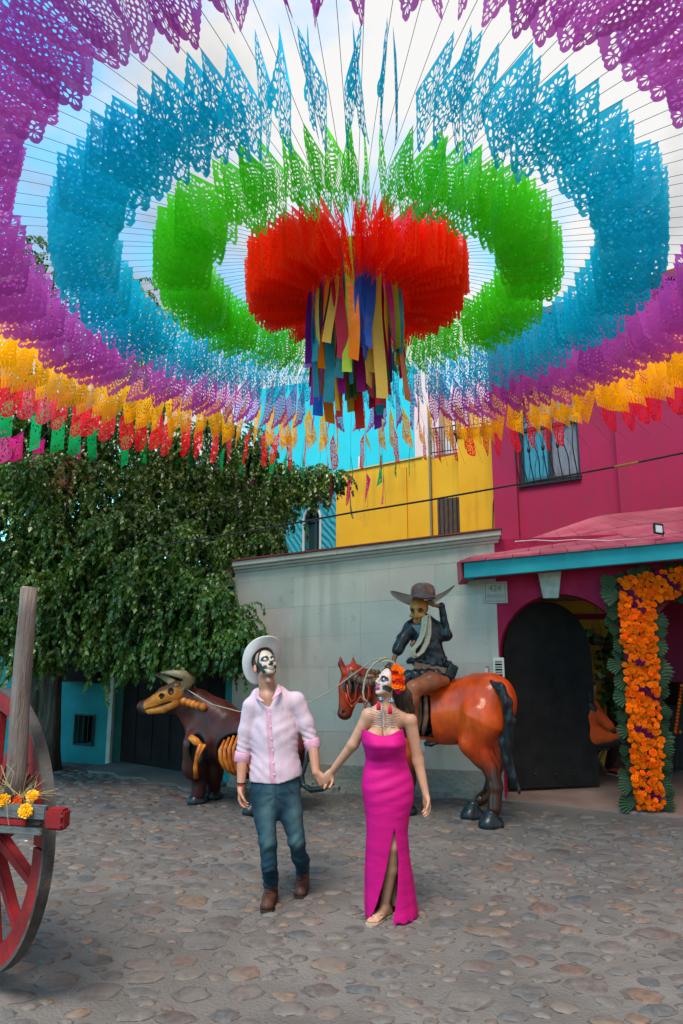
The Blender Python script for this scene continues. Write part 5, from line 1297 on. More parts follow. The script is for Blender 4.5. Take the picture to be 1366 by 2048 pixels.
# boots
M_boot = pbr('brown_leather', (.085, .035, .024), (.045, .018, .013), 14, .5, bump=.4, bscale=50, bdist=.004)
M_sole = pbr('rubber_sole', (.035, .02, .015), None, rough=.8)
def boot(cx, cy, toe, heel_lift=0.0):
    t = nrm((toe[0], toe[1], 0)); side = np.array((-t[1], t[0], 0)); c = np.array((cx, cy, 0.0))
    S = Sdf(c - (.2, .24, .0), c + (.2, .2, .26), .0052)
    an = c + np.array((0, 0, .20)) - t * .03
    S.cap(c - t * .05 + (0, 0, .05), an, .047, .052, k=.02); S.cap(c - t * .06 + (0, 0, .045), c + t * .03 + (0, 0, .055), .044, .046, k=.02)
    S.cap(c + t * .03 + (0, 0, .05), c + t * .115 + (0, 0, .038), .046, .040, k=.02); S.ell(c + t * .125 + (0, 0, .036), (.046, .038, .030), M=[side, t, (0, 0, 1)], k=.012)
    S.half(c + np.array((0, 0, .018)), (0, 0, -1)); S.half(an + (0, 0, -.002), (0, 0, 1)); S.cap(an + (0, 0, -.03), an + (0, 0, .1), .042, .045, mode='s', k=.004)
    b = sdf_obj('boot', S, M_boot, man, disp=lambda V, N: .002 * np.sin(V[:, 2] * 190 + V[:, 0] * 40) * step(.17, .10, V[:, 2]) * step(.04, .08, V[:, 2]))
    m = MB(); prof = [(-.105, .035), (-.08, .044), (-.02, .040), (.04, .045), (.10, .050), (.150, .040), (.168, .018)]
    for z0, z1, cut in ((.004, .020, -1),):
        V = [c + t * a + side * w + np.array((0, 0, z)) for z in (z0, z1) for sgn in (1, -1) for a, w in ([(a, w * sgn) for a, w in (prof if sgn > 0 else prof[::-1])])]
        n = len(prof) * 2; m.add(V, [tuple(range(n)), tuple(range(2 * n - 1, n - 1, -1))] + [(i, (i + 1) % n, n + (i + 1) % n, n + i) for i in range(n)])
    m.build('sole', M_sole, b)
    m = MB()
    for k in range(5):
        q = c + t * (.062 - .022 * k) + np.array((0, 0, .094 + .021 * k)) + t * .004
        m.tube([q - side * .02, q + t * .006 + (0, 0, .006), q + side * .02 + (0, 0, .008)], .0028, 5)
    m.build('laces', pbr('lace', (.03, .016, .012), None, rough=.8), b)
boot(rf.x, rf.y - .0, (-.06, -1)); boot(lf.x, lf.y + .0, (-.04, -1))
# red and black cord bracelet
MB().lathe(wR + (0, 0, .018), [(.029, -.006), (.033, -.004), (.033, .0), (.029, .001)], 20).build('bracelet', pbr('red_cord', (.45, .015, .015), None, rough=.6), man)
MB().lathe(wR + (0, 0, .024), [(.029, -.003), (.033, -.002), (.033, .003), (.029, .004)], 20).build('bracelet', M_black, man)
# hat: curled brim, crown behind the head
uh_ = nrm((-.27, .84, .44)); fh = nrm(fm - uh_ * (fm @ uh_)); rh = np.cross(fh, uh_); hc = c_h + u_m * .055 - f_m * .012
M_felt = pbr('white_felt', (.52, .46, .46), (.58, .52, .52), 8, .9, bump=.2, bscale=120, bdist=.002)
V = []; nr, nt = 9, 56
for side_ in (0, 1):
    for i in range(nr):
        t = i / (nr - 1)
        for k in range(nt):
            w = 2 * math.pi * k / nt; ca, sa = math.cos(w), math.sin(w); ra = .080 + (.138 - .080) * t; rb = .100 + (.200 - .100) * t
            lift = .050 * (t ** 1.8) * ca * ca - .018 * t * sa * sa
            V.append(hc + rh * ra * ca + fh * rb * sa + uh_ * (lift + .004 * side_))
Fc = []
for sd in (0, 1):
    for i in range(nr - 1):
        for k in range(nt):
            k2 = (k + 1) % nt; q = sd * nr * nt + i * nt; Fc.append((q + k, q + k2, q + nt + k2, q + nt + k))
q = (nr - 1) * nt
for k in range(nt): k2 = (k + 1) % nt; Fc.append((q + k, q + k2, q + nr * nt + k2, q + nr * nt + k)); Fc.append((k, k2, nr * nt + k2, nr * nt + k))
hat = mesh_obj('hat', V, Fc, M_felt, man, smooth=True)
S = Sdf(hc - .24, hc + .24, .006); S.ell(hc + uh_ * .02, (.083, .103, .115), M=[rh, fh, uh_], k=.01); S.ell(hc + uh_ * .150, (.03, .10, .035), M=[rh, fh, uh_], k=.03, mode='s'); S.half(hc, -uh_)
S.ell(hc - uh_ * .0, (.077, .097, .107), M=[rh, fh, uh_], k=.003, mode='s')
sdf_obj('crown', S, M_felt, hat)
MB().tube([hc + rh * .085 * math.cos(a) + fh * .105 * math.sin(a) + uh_ * .010 for a in np.linspace(0, 2 * math.pi, 40)], .006, 6).build('hat_band', M_felt, hat)

# ================================================================== the woman
Yw = 4.78
def wp_(px, py, dy=0): return J(px, py, Yw + dy)
ft = on_ground(755, 1852)
woman = thing('person', 'woman in long magenta dress with marigolds in her hair', 'person', (wp_(775, 1700)[0], Yw, 0))
c_w = wp_(777, 1367); fw = nrm((-.74, -.55, .38)); uw = nrm(np.array((0, 0, 1)) - fw * fw[2])
S = Sdf((-.12, 4.35, -.02), (.72, 5.12, 1.72), .0041)
r_w, f_w, u_w = head(S, c_w, fw, uw, .93, female=True)
nw = wp_(769, 1418, .02)
S.cap(c_w - u_w * .055 - f_w * .015, nw, .045, .047, k=.022)
qR, qL = wp_(737, 1430, .0), wp_(819, 1440, .03)
S.cap(nw + (0, 0, -.015), qR, .042, .046, k=.045); S.cap(nw + (0, 0, -.015), qL, .042, .046, k=.045)
S.chain([wp_(770, 1450, .02), wp_(769, 1495, .02), wp_(772, 1560, .02)], [.105, .095, .125], k=.05, S=(1, .72, 1))
for px in (749, 788): S.ell(wp_(px, 1474, -.055), (.060, .058, .062), k=.018)
fE, fW = wp_(706, 1489, .03), J(664, 1543, 4.90)
gE, gW = wp_(836, 1522, .05), wp_(852, 1590, .0)
S.chain([qR + (-.004, 0, -.01), fE, fW], [.045, .036, .0225], k=.02); S.chain([qL + (.004, 0, -.01), gE, gW], [.046, .038, .0225], k=.02)
hand(S, fW, (-.62, .05, -.72), (.25, -.75, .2), -1, curl=.55, s=.86, tcurl=.2)
hand(S, gW, (.10, -.06, -1), (-.75, -.45, 0), -1, curl=.40, s=.86)
ank = np.array((ft.x + .055, ft.y + .11, .085)); kne = wp_(785, 1690, -.034)
S.chain([wp_(780, 1590, .0), kne, kne * .6 + ank * .4 + (.012, .012, 0), ank], [.085, .051, .046, .031], k=.02)
S.chain([wp_(768, 1600, .06), wp_(776, 1700, .10), (wp_(790, 1700)[0], 4.90, .08)], [.08, .050, .032], k=.02)
tdir = nrm((-.62, -.78, 0)); sd_ = np.array((-tdir[1], tdir[0], 0)); heel = ank - tdir * .03; heel[2] = .045
S.cap(heel, ank, .030, .031, k=.012); S.cap(ank + (0, 0, -.02), ank + tdir * .10 + (0, 0, -.052), .030, .024, k=.018); S.cap(heel + (0, 0, -.005), ank + tdir * .10 + (0, 0, -.055), .026, .024, k=.015, S=(1, 1, .8))
for i, (o_, L_, rr) in enumerate(((.026, .050, .0115), (.010, .050, .0085), (-.003, .044, .008), (-.015, .036, .0078), (-.026, .026, .0078))):
    b_ = ank + tdir * .095 + sd_ * o_ * -1; b_[2] = .030; e_ = b_ + tdir * L_ + (0, 0, -.004); S.cap(b_ - tdir * .03 + (0, 0, .008), e_, rr * 1.1, rr, k=.004)
SW = np.array((.46, .235, .150))
def woman_col(V, N):
    a, b, h = face_local(V, c_w, r_w, f_w, u_w, .93); C = np.tile(SW, (len(V), 1))
    face = (b > .0) & (h > -.125) & (h < .12) & (np.abs(a) < .085) & (V[:, 2] > c_w[2] - .14)
    e = (np.abs(a) / .063) ** 2 + ((h + .005) / .10) ** 2
    m = face & (e < 1) & (b > .015); C[m] = (.50, .37, .33)
    for sg in (-1, 1):
        d = np.sqrt(((a - .033 * sg) / 1.05) ** 2 + (h - .006) ** 2); m = face & (b > .03) & (d < .0245); C[m] = (.018, .022, .035)
        m = face & (b > .05) & (d < .0060); C[m] = (.5, .5, .5)
        m = face & (b > .0) & (np.abs(np.abs(a) - .050) < .014 + 0 * h) & (h > -.068) & (h < -.036 + .4 * (np.abs(a) - .05)); C[m] = (.02, .035, .035)
    m = face & (b > .078) & (np.abs(a) < .021) & (h > -.078) & (h < -.054); C[m] = (.42, .03, .14)
    m = (np.abs(a) > .066) & (np.abs(h + .018) < .033) & (b > -.035) & (V[:, 2] > c_w[2] - .1); C[m] = (.46, .20, .13)
    # painted breastbone and ribs
    cx, cz = wp_(766, 1430)[0], wp_(766, 1430)[2]; X = V[:, 0] - cx - (cz - V[:, 2]) * .0; Z = V[:, 2] - cz
    fr_ = (N[:, 1] < -.15)
    X = X + .0022 * np.sin(Z * 170); m = fr_ & (np.abs(X) < .0070 + .0018 * np.sin(Z * 210)) & (Z < .03) & (Z > -.092); C[m] = (.45, .34, .30)
    m = fr_ & (np.abs(np.abs(X) - .0092) < .0018) & (Z < .03) & (Z > -.092); C[m] = (.10, .08, .08)
    for j, (zc, xm, cv) in enumerate(((.018, .085, .9), (-.012, .105, .55), (-.040, .085, .28), (-.066, .070, .05))):
        zz = Z - zc - cv * .35 * (np.abs(X) - .01).clip(0) - .0022 * np.sin(X * 75 + j * 2.1)
        m = fr_ & (np.abs(X) > .012) & (np.abs(X) < xm) & (np.abs(zz) < .0058); C[m] = (.46, .31, .26)
        m = fr_ & (np.abs(X) > .012) & (np.abs(X) < xm + .003) & (np.abs(np.abs(zz) - .0066) < .0020); C[m] = (.13, .09, .085)
    m = fr_ & (np.abs(X) < .0055) & (np.abs(Z - .075) < .055) & (np.abs(((Z + 1) * 60) % 1 - .5) > .22) & (V[:, 2] < c_w[2] - .07) & (V[:, 2] > cz + .02); C[m] = (.16, .12, .11)
    m = fr_ & (np.abs(X + .006) < .003) & (V[:, 2] < wp_(766, 1452)[2]) & (V[:, 2] > wp_(766, 1470)[2]); C[m] = (.22, .09, .06)  # cleavage crease: shade put into the skin colour as a dark line
    return C
sdf_obj('body', S, M_skin, woman, woman_col)
# dress: a sewn shell of rings, open along the slit
zpx = lambda z: 1260 + z / 3.105
prof = [  # zoom y, left x, right x (zoom px), half depth, centre dy
 (618, 822, 1070, .108, -.025), (650, 820, 1078, .118, -.032), (700, 822, 1092, .130, -.035), (750, 838, 1088, .120, -.022), (800, 846, 1092, .105, -.005), (850, 838, 1106, .100, .0), (900, 828, 1124, .112, .0), (960, 820, 1138, .128, .0), (1050, 830, 1136, .132, .0), (1150, 846, 1112, .122, .0), (1250, 851, 1100, .115, .0), (1400, 843, 1112, .115, .018), (1550, 838, 1136, .130, .045), (1680, 838, 1154, .142, .065), (1790, 842, 1168, .155, .075)]
py_ = np.array([p[0] for p in prof], float)
def pf(z, c): return np.interp(z, py_, [p[c] for p in prof])
def slit(z):
    L_ = np.interp(z, [1205, 1210, 1400, 1550, 1650, 1765, 1800], [1019, 1018, 980, 948, 915, 868, 850]); R_ = np.interp(z, [1205, 1210, 1400, 1600, 1800], [1021, 1022, 1046, 1036, 1006]); return L_, R_
rows, colsn = 110, 120; V = []
for i in range(rows):
    zt = 618 + (1790 - 618) * i / (rows - 1)
    xl = 460 + pf(zt, 1) / 3.105; xr = 460 + pf(zt, 2) / 3.105; hd = pf(zt, 3); dy = pf(zt, 4)
    Lx = wp_(xl, zpx(zt), dy); Rx = wp_(xr, zpx(zt), dy); cx = (Lx + Rx) / 2; hw = (Rx[0] - Lx[0]) / 2
    l_, r__ = slit(zt); lx = wp_(460 + l_ / 3.105, zpx(zt), dy - hd)[0]; rx = wp_(460 + r__ / 3.105, zpx(zt), dy - hd)[0]
    ang = lambda x: math.acos(max(-.99, min(.99, (x - cx[0]) / hw)))      # front half: y = -sin
    a0 = -ang(rx); a1 = -ang(lx) - 0.0; a0_, a1_ = a0, a1 + 2 * math.pi   # go round the back
    zbase = cx[2]
    for k in range(colsn):
        w = a0_ + (a1_ - a0_) * k / (colsn - 1); fl_ = step(1250, 1750, np.array([zt]))[0]
        rip = 1 + fl_ * (.035 * math.sin(5 * w + 1) + .022 * math.sin(9 * w)) ; x = cx[0] + hw * math.cos(w) * (rip if abs(math.cos(w)) < .98 else 1); y = cx[1] + hd * math.sin(w) * rip; z = zbase
        front = max(0, -math.sin(w))
        if i == 0 or zt < 700:   # sweetheart neckline: corners up, dip at the middle
            t_ = max(0, (700 - zt) / 82); z += t_ * (.020 * (abs((x - cx[0]) / hw)) ** 2 * front * 1.2 - .028 * front * (1 - ((x - cx[0]) / hw) ** 2) - (.0 if front > 0 else .02))
        if 640 < zt < 800:       # bust
            for bx in (749, 789): y -= .022 * front * math.exp(-((x - wp_(bx, 1480)[0]) / .05) ** 2) * math.exp(-((zt - 705) / 48) ** 2)
        if 820 < zt < 1200: y += .0045 * front * math.sin(zt * .085 + 3 * (x - cx[0]) * 9) * math.exp(-((zt - 930) / 130) ** 2)
        y += .0045 * front * math.sin(zt * .05 + 26 * (x - cx[0])) * math.exp(-((zt - 790) / 60) ** 2)
        z = max(z + fl_ * .012 * math.sin(6 * w), .012 + .01 * math.sin(8 * w) ** 2) if zt > 1500 else z
        V.append((x, y, z))
Fc = [(i * colsn + k, i * colsn + k + 1, (i + 1) * colsn + k + 1, (i + 1) * colsn + k) for i in range(rows - 1) for k in range(colsn - 1)]
# close the back seam above the slit
for i in range(rows - 1):
    zt = 618 + (1790 - 618) * i / (rows - 1)
    if zt < 1205: Fc.append((i * colsn + colsn - 1, i * colsn, (i + 1) * colsn, (i + 1) * colsn + colsn - 1))
M_dress = pbr('magenta_crepe', (.50, .001, .155), (.42, .001, .13), 5, .7, bump=.35, bscale=5, bdist=.02, stretch=(1, 1, 3.2))
dress = mesh_obj('dress', V, Fc, M_dress, woman, smooth=True)
md = dress.modifiers.new('thickness', 'SOLIDIFY'); md.thickness = .004; md.offset = 1
# hair
S = Sdf(c_w - (.22, .22, .34), c_w + (.32, .30, .18), .0055)
Pw = lambda a, b, h: c_w + (r_w * a + f_w * b + u_w * h) * .93
Mw = [r_w, f_w, u_w]
S.ell(Pw(0, -.020, .040), (.082, .092, .084), Mw, k=.02); S.ell(Pw(0, -.05, .0), (.072, .055, .09), Mw, k=.03)
b0 = Pw(.0, -.085, -.0)
for dx0, dx1, r0 in ((-.02, .0, .046), (.015, .03, .042), (.0, .02, .044)):
    S.chain([b0 + (dx0, 0, 0), wp_(806, 1395, .04) + (dx0 * .6, 0, 0), wp_(810, 1420, .06) + (dx1 * .5, .0, 0), wp_(816, 1448, .10) + (dx1 * .4, 0, 0), wp_(820, 1470, .13) + (dx1 * .2, 0, 0)], [r0, r0, r0 * .9, r0 * .7, .012], k=.03)
# keep the face and ear clear
S.ell(Pw(0, .085, -.03), (.085, .075, .125), Mw, k=.01, mode='s'); S.ell(Pw(.083, .03, -.035), (.03, .055, .05), Mw, k=.01, mode='s'); S.ell(Pw(-.083, .03, -.035), (.03, .055, .05), Mw, k=.01, mode='s')
M_hair = pbr('brown_hair', (.020, .010, .007), (.055, .028, .017), 40, .5, bump=.9, bscale=60, bdist=.008, stretch=(1.6, 1.6, .14))
sdf_obj('hair', S, M_hair, woman, disp=lambda V, N: .0035 * np.sin(V[:, 0] * 260 + V[:, 1] * 170 + 4 * np.sin(V[:, 2] * 14)) + .003 * wave(V * (1, 1, .25), 90, 4))
hs = MB(); hr = random.Random(6)
for _ in range(130):
    a = b0 + np.array((hr.uniform(-.04, .05), hr.uniform(-.03, .02), hr.uniform(-.03, .05))); o_ = hr.uniform(-.045, .05); q = hr.uniform(-.03, .03)
    hs.tube([a, wp_(805, 1395, .01) + (o_ * .9, q, 0), wp_(812, 1422, .03) + (o_ * .9, q, 0), wp_(818, 1450, .07) + (o_ * .8, q, 0), wp_(823, 1466 + hr.uniform(-6, 16), .11) + (o_ * .6, q, 0)], [.003, .0028, .0025, .002, .0008], 4)
o = hs.build('loose_strands', M_hair, woman, smooth=True); tag(o, kind='stuff')
# earrings with red tassels
M_tassel = pbr('red_tassel', (.62, .012, .06), (.45, .008, .04), 30, .8, bump=.5, bscale=90, stretch=(3, 3, .3))
M_bw = pbr('black_white_bead', (.02, .035, .05), (.30, .34, .36), 110, .35, lo=.50, hi=.56)
for (sx_, sy_, ex, ey, dy) in ((783, 1401, 780, 1417, -.115), (762, 1398, 757, 1409, -.11)):
    c = wp_(sx_, sy_, dy); e_ = MB().lathe(c, [(.004, -.006), (.018, -.003), (.019, .002), (.006, .006)], 16, axis=(-.1, -1, .1)).build('earring', M_bw, woman, smooth=True)
    t_ = wp_(ex, ey - 7, dy); MB().tube([c, t_], .0018, 4).build('chain', M_bw, e_)
    MB().lathe(t_ + (0, 0, -.045), [(.004, -.014), (.014, -.012), (.0145, .012), (.010, .030), (.004, .042)], 14).build('tassel', M_tassel, e_, smooth=True)
# flip-flop
M_flip = pbr('beige_rubber', (.36, .28, .20), (.30, .23, .17), 20, .7)
base_ = ank + tdir * .045; base_[2] = 0
outl = [(-.125, .018), (-.11, .030), (-.06, .032), (.0, .031), (.06, .040), (.105, .040), (.135, .026), (.145, .008)]
P_ = [(a, w) for a, w in outl] + [(a, -w) for a, w in outl[::-1]]
Vv = [base_ + tdir * a + sd_ * w + np.array((0, 0, z)) for z in (.006, .020) for a, w in P_]; n = len(P_)
sole = mesh_obj('flip_flop', Vv, [tuple(range(n)), tuple(range(2 * n - 1, n - 1, -1))] + [(i, (i + 1) % n, n + (i + 1) % n, n + i) for i in range(n)], M_flip, woman)
tp = base_ + tdir * .078 + sd_ * -.008 + np.array((0, 0, .045))
for sg in (-1, 1): MB().tube([tp + (0, 0, -.015), tp + (0, 0, .006), base_ + tdir * .03 + sd_ * sg * .026 + (0, 0, .058), base_ + tdir * -.01 + sd_ * sg * .034 + (0, 0, .02)], [.004, .0045, .006, .006], 6).build('strap', M_flip, sole, smooth=True)
# ================================================================== marigold blooms (shared meshes)
def bloom_mesh(name, seed, mat, petals=46, flat=.62):
    r_ = random.Random(seed); V, Fc = [], []
    for ring in range(5):
        n = (14, 12, 9, 7, 4)[ring]; el = (-.15, .25, .65, 1.0, 1.35)[ring]
        for k in range(n):
            a = 2 * math.pi * (k + .5 * (ring % 2)) / n + r_.uniform(-.12, .12); e_ = el + r_.uniform(-.12, .12); rr = r_.uniform(.86, 1.08)
            d = Vector((math.cos(a) * math.cos(e_), math.sin(a) * math.cos(e_), math.sin(e_) * flat)); t = Vector((-math.sin(a), math.cos(a), 0)); n_ = d.cross(t)
            w = r_.uniform(.18, .26); b = len(V)
            tip = d * rr; V += [tuple(d * .35), tuple(tip * .85 + t * w), tuple(tip + n_ * .10), tuple(tip * .85 - t * w), tuple(tip * .70 + n_ * -.1)]
            Fc += [(b, b + 1, b + 2), (b, b + 2, b + 3), (b + 1, b + 4, b + 2), (b + 3, b + 2, b + 4)]
    # core
    b = len(V); V += [(0, 0, -.35), (.72, 0, .1), (0, .72, .1), (-.72, 0, .1), (0, -.72, .1), (0, 0, .5)]
    for i in range(4): j = (i + 1) % 4; Fc += [(b, b + 1 + j, b + 1 + i), (b + 5, b + 1 + i, b + 1 + j)]
    me = bpy.data.meshes.new(name); me.from_pydata(V, [], Fc); me.materials.append(mat); return me
def bloom_mat(name, c1, c2):
    m = pbr(name, c1, c2, 60, .7, rnd=.22); b = m.node_tree.nodes['Principled BSDF']; b.inputs['Specular IOR Level'].default_value = .1; return m
M_or = bloom_mat('orange_petal', (.90, .135, .001), (.92, .20, .002)); M_or2 = bloom_mat('deep_orange_petal', (.86, .085, .001), (.90, .135, .001)); M_pu = bloom_mat('purple_petal', (.19, .008, .065), (.11, .005, .05)); M_rd = bloom_mat('red_petal', (.55, .008, .012), (.40, .006, .01)); M_yo = bloom_mat('yellow_orange_petal', (.85, .36, .008), (.9, .45, .02))
OR = [bloom_mesh('marigold', i, (M_or, M_or2, M_or)[i % 3]) for i in range(6)]; PU = [bloom_mesh('cockscomb', 20 + i, M_pu) for i in range(3)]; RD = bloom_mesh('red_marigold', 31, M_rd); YO = bloom_mesh('marigold', 33, M_yo); MG = bloom_mesh('magenta_bloom', 35, bloom_mat('magenta_petal', (.45, .006, .10), (.35, .006, .09)))
br2 = random.Random(4)
def put_bloom(name, me, c, nrm_, r, parent, off=None):
    o = bpy.data.objects.new(name, me); q = Vector(nrm_).to_track_quat('Z', 'Y'); o.rotation_mode = 'QUATERNION'; o.rotation_quaternion = q @ Euler((br2.uniform(-.3, .3), br2.uniform(-.3, .3), br2.uniform(0, 6.28))).to_quaternion()
    o.scale = (r, r, r); o.location = Vector(c) - (root_loc(parent) if parent is not None else Vector((0, 0, 0))); link(o, parent); return o
# head garland of the woman: stacked blooms down the side of her head
for i, (px, py, me, w) in enumerate(((791, 1336, OR[0], .030), (794, 1344, RD, .028), (796, 1353, OR[1], .034), (797, 1362, RD, .030), (797, 1371, OR[3], .034), (797, 1380, MG, .028), (802, 1341, OR[2], .026), (803, 1357, OR[4], .028), (804, 1374, OR[5], .027), (789, 1355, OR[4], .024), (790, 1372, OR[2], .025), (790, 1363, RD, .022), (803, 1365, RD, .024), (788, 1344, RD, .02))):
    put_bloom('flower', me, wp_(px, py, -.075 + .004 * (i % 3)), (.25, -1, .1), w, woman)

# ================================================================== horse statue
def Yh(px): return 7.05 + (1000 - px) / 320 * .62
def H(px, py, o=0): return J(px, py, Yh(px) + o)
h1 = on_ground(984, 1655); h2 = on_ground(947, 1637)
horse = thing('horse_statue', 'glossy orange painted skeletal horse statue with open ribs before the grey wall', 'statue', (H(870, 1500)[0], 7.25, 0))
ORG = np.array((.74, .075, .008)); DRK = np.array((.045, .014, .008)); BLK = np.array((.008, .009, .012))
S = Sdf((-.25, 6.55, -.02), (2.25, 8.15, 1.75), .0115)
S.cap(H(957, 1418, .12), H(900, 1424, .1), .36, .30, k=.08, S=(1, .74, 1)); S.cap(H(900, 1424, .1), H(835, 1428, .05), .30, .30, k=.08, S=(1, .80, 1)); S.cap(H(835, 1428, .05), H(790, 1418, .05), .30, .25, k=.08, S=(1, .8, 1))
S.ell(H(985, 1400, .06), (.24, .22, .26), k=.08); S.ell(H(985, 1402, .30), (.22, .18, .25), k=.06)
S.chain([H(790, 1400, .05), H(750, 1372, .05), H(712, 1352, .05)], [.21, .145, .115], k=.06, S=(1, .66, 1))
S.chain([H(706, 1350, .0), H(700, 1378, -.02), H(690, 1425, -.05)], [.125, .118, .075], k=.03, S=(1, .72, 1)); S.ell(H(722, 1378, -.02), (.115, .075, .15), k=.03); S.ell(H(689, 1427, -.05), (.075, .06, .06), k=.02)
S.cap(H(687, 1425, -.10), H(687, 1425, -.14), .016, k=.01, mode='s')
for px, o_ in ((681, -.07), (706, .08)): S.chain([H(690 if px < 690 else 700, 1346, o_), H(px + 1, 1328, o_), H(px, 1314, o_)], [.040, .030, .008], k=.02)
# eye and cheek hollows that show the bone
S.ell(H(699, 1372, -.11), (.040, .05, .075), k=.01, mode='s')
# hind legs
hk = H(982, 1534, -.02); ft1 = np.array((h1.x + .03, h1.y, .17))
S.chain([H(968, 1440, -.05), H(950, 1485, -.06), H(966, 1512, -.04), hk], [.25, .150, .108, .086], k=.05, S=(1, .8, 1)); S.chain([hk, (h1.x + .055, h1.y + .03, .36), ft1], [.084, .070, .068], k=.03); S.ell(hk + (.05, .02, .0), (.06, .06, .09), k=.04)
hk2 = H(992, 1530, .32); ft2 = np.array((h2.x + .08, h2.y, .18))
S.chain([H(975, 1440, .30), H(968, 1490, .30), hk2], [.22, .13, .085], k=.05, S=(1, .8, 1)); S.chain([hk2, H(978, 1585, .30), ft2], [.074, .060, .060], k=.03)
# fore legs
f1 = on_ground(812, 1628); f2 = on_ground(788, 1612)
S.chain([H(806, 1450, -.08), H(815, 1505, -.08), (H(818, 1560, -.08)), (f1.x + .02, f1.y, .14)], [.17, .10, .068, .062], k=.04); S.chain([H(790, 1450, .25), H(790, 1520, .22), (f2.x, f2.y, .14)], [.16, .09, .06], k=.04)
# window in the flank
wc = H(842, 1434, -.22); Mx = nrm(H(860, 1430) - H(830, 1430)); Mn = nrm(np.cross((0, 0, 1), Mx)); Mn = Mn if Mn[1] < 0 else -Mn
win_c = H(835, 1432, -.16)
S.box(win_c, (.130, .20, .195), M=[Mx, Mn, (0, 0, 1)], rd=.07, k=.02, mode='s')
def horse_col(V, N):
    C = np.tile(ORG, (len(V), 1)); z = V[:, 2]
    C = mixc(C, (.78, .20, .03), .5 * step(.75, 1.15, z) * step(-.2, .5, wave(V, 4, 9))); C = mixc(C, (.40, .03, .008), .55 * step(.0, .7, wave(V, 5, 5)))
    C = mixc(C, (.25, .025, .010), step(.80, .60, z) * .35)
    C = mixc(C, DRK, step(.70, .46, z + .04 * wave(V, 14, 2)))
    head_ = V[:, 0] < H(735, 1400)[0]
    C[head_] = mixc(C[head_], (.42, .028, .010), np.full(head_.sum(), .7)); C[head_] = mixc(C[head_], (.05, .012, .01), .8 * step(.0, .6, wave(V[head_], 16, 3)))
    # dark painted neck with mane
    nk = (V[:, 0] > H(735, 1400)[0]) & (V[:, 0] < H(800, 1400)[0]) ; C[nk] = mixc(C[nk], (.03, .012, .01), np.full(nk.sum(), .75))
    D = V - win_c; a = D @ Mx; m = (np.abs(a) < .155) & (np.abs(D[:, 2]) < .22) & (V[:, 1] > win_c[1] - .02) & (N[:, 1] < .3) & (V[:, 1] < win_c[1] + .3) & ((np.abs(a) < .128) & (np.abs(D[:, 2]) < .193))
    C[m] = (.012, .006, .005)
    rim = (np.maximum(np.abs(a) - .130, np.abs(D[:, 2]) - .195)); m = (np.abs(rim) < .012) & (np.abs(a) < .145) & (np.abs(D[:, 2]) < .21) & (V[:, 1] < win_c[1] + .12); C[m] = (.015, .008, .006)
    m = np.linalg.norm(V - H(699, 1372, -.11), axis=1) < .085; C[m] = (.05, .018, .012)
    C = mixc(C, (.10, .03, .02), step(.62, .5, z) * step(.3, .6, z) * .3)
    # shade of brown over the rump crease
    D = V - H(1003, 1400); C = mixc(C, BLK, np.exp(-(D[:, 0] / .035) ** 2) * (D[:, 2] > -.35) * (V[:, 1] < 7.5) * .0)
    return C
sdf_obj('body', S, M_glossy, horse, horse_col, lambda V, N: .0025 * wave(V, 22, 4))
BONE = pbr('painted_bone', (.30, .135, .055), (.12, .045, .02), 9, .38, coat=.3, bump=.5, bscale=20, bdist=.008)
BONE2 = pbr('orange_bone', (.72, .22, .02), (.40, .07, .010), 11, .38, coat=.3, bump=.5, bscale=20, bdist=.008)
BONE3 = pbr('grey_brown_bone', (.20, .11, .075), (.075, .035, .025), 9, .42, coat=.25, bump=.5, bscale=20, bdist=.008)
for k in range(4):
    o_ = -.095 + .063 * k; c = win_c + Mx * o_
    MB().tube([c + Mn * .02 + (0, 0, .20), c + Mn * .065 + Mx * .012 + (0, 0, .10), c + Mn * .075 + Mx * .015 + (0, 0, .0), c + Mn * .055 - Mx * .012 + (0, 0, -.10), c + Mn * .0 - Mx * .04 + (0, 0, -.19)], [.018, .024, .027, .025, .014], 10).build('rib', BONE3, horse, smooth=True)
# hooves
M_hoof = pbr('black_hoof', (.006, .009, .012), (.014, .024, .03), 14, .35, coat=.2, bump=.4, bscale=18)
def hoof(c, top, t=(-1, -.25, 0), s=1.0):
    t = nrm(t); S = Sdf((c[0] - .22 * s, c[1] - .22 * s, -.01), (c[0] + .22 * s, c[1] + .22 * s, top + .06), .0085); c = np.array((c[0], c[1], 0.))
    S.cap(c + t * .03 * s + (0, 0, .03), c + (.0, 0, top * .75), .092 * s, .066 * s, k=.02); S.cap(c + t * .05 * s + (0, 0, .02), c - t * .04 * s + (0, 0, .02), .085 * s, .08 * s, k=.02); S.half(c + (0, 0, .004), (0, 0, -1)); S.half(c + (0, 0, top), (0, 0, 1))
    return S
for (q, tp) in ((h1, .16), (h2, .17), (f1, .15), (f2, .15)): sdf_obj('hoof', hoof((q.x, q.y), tp), M_hoof, horse)
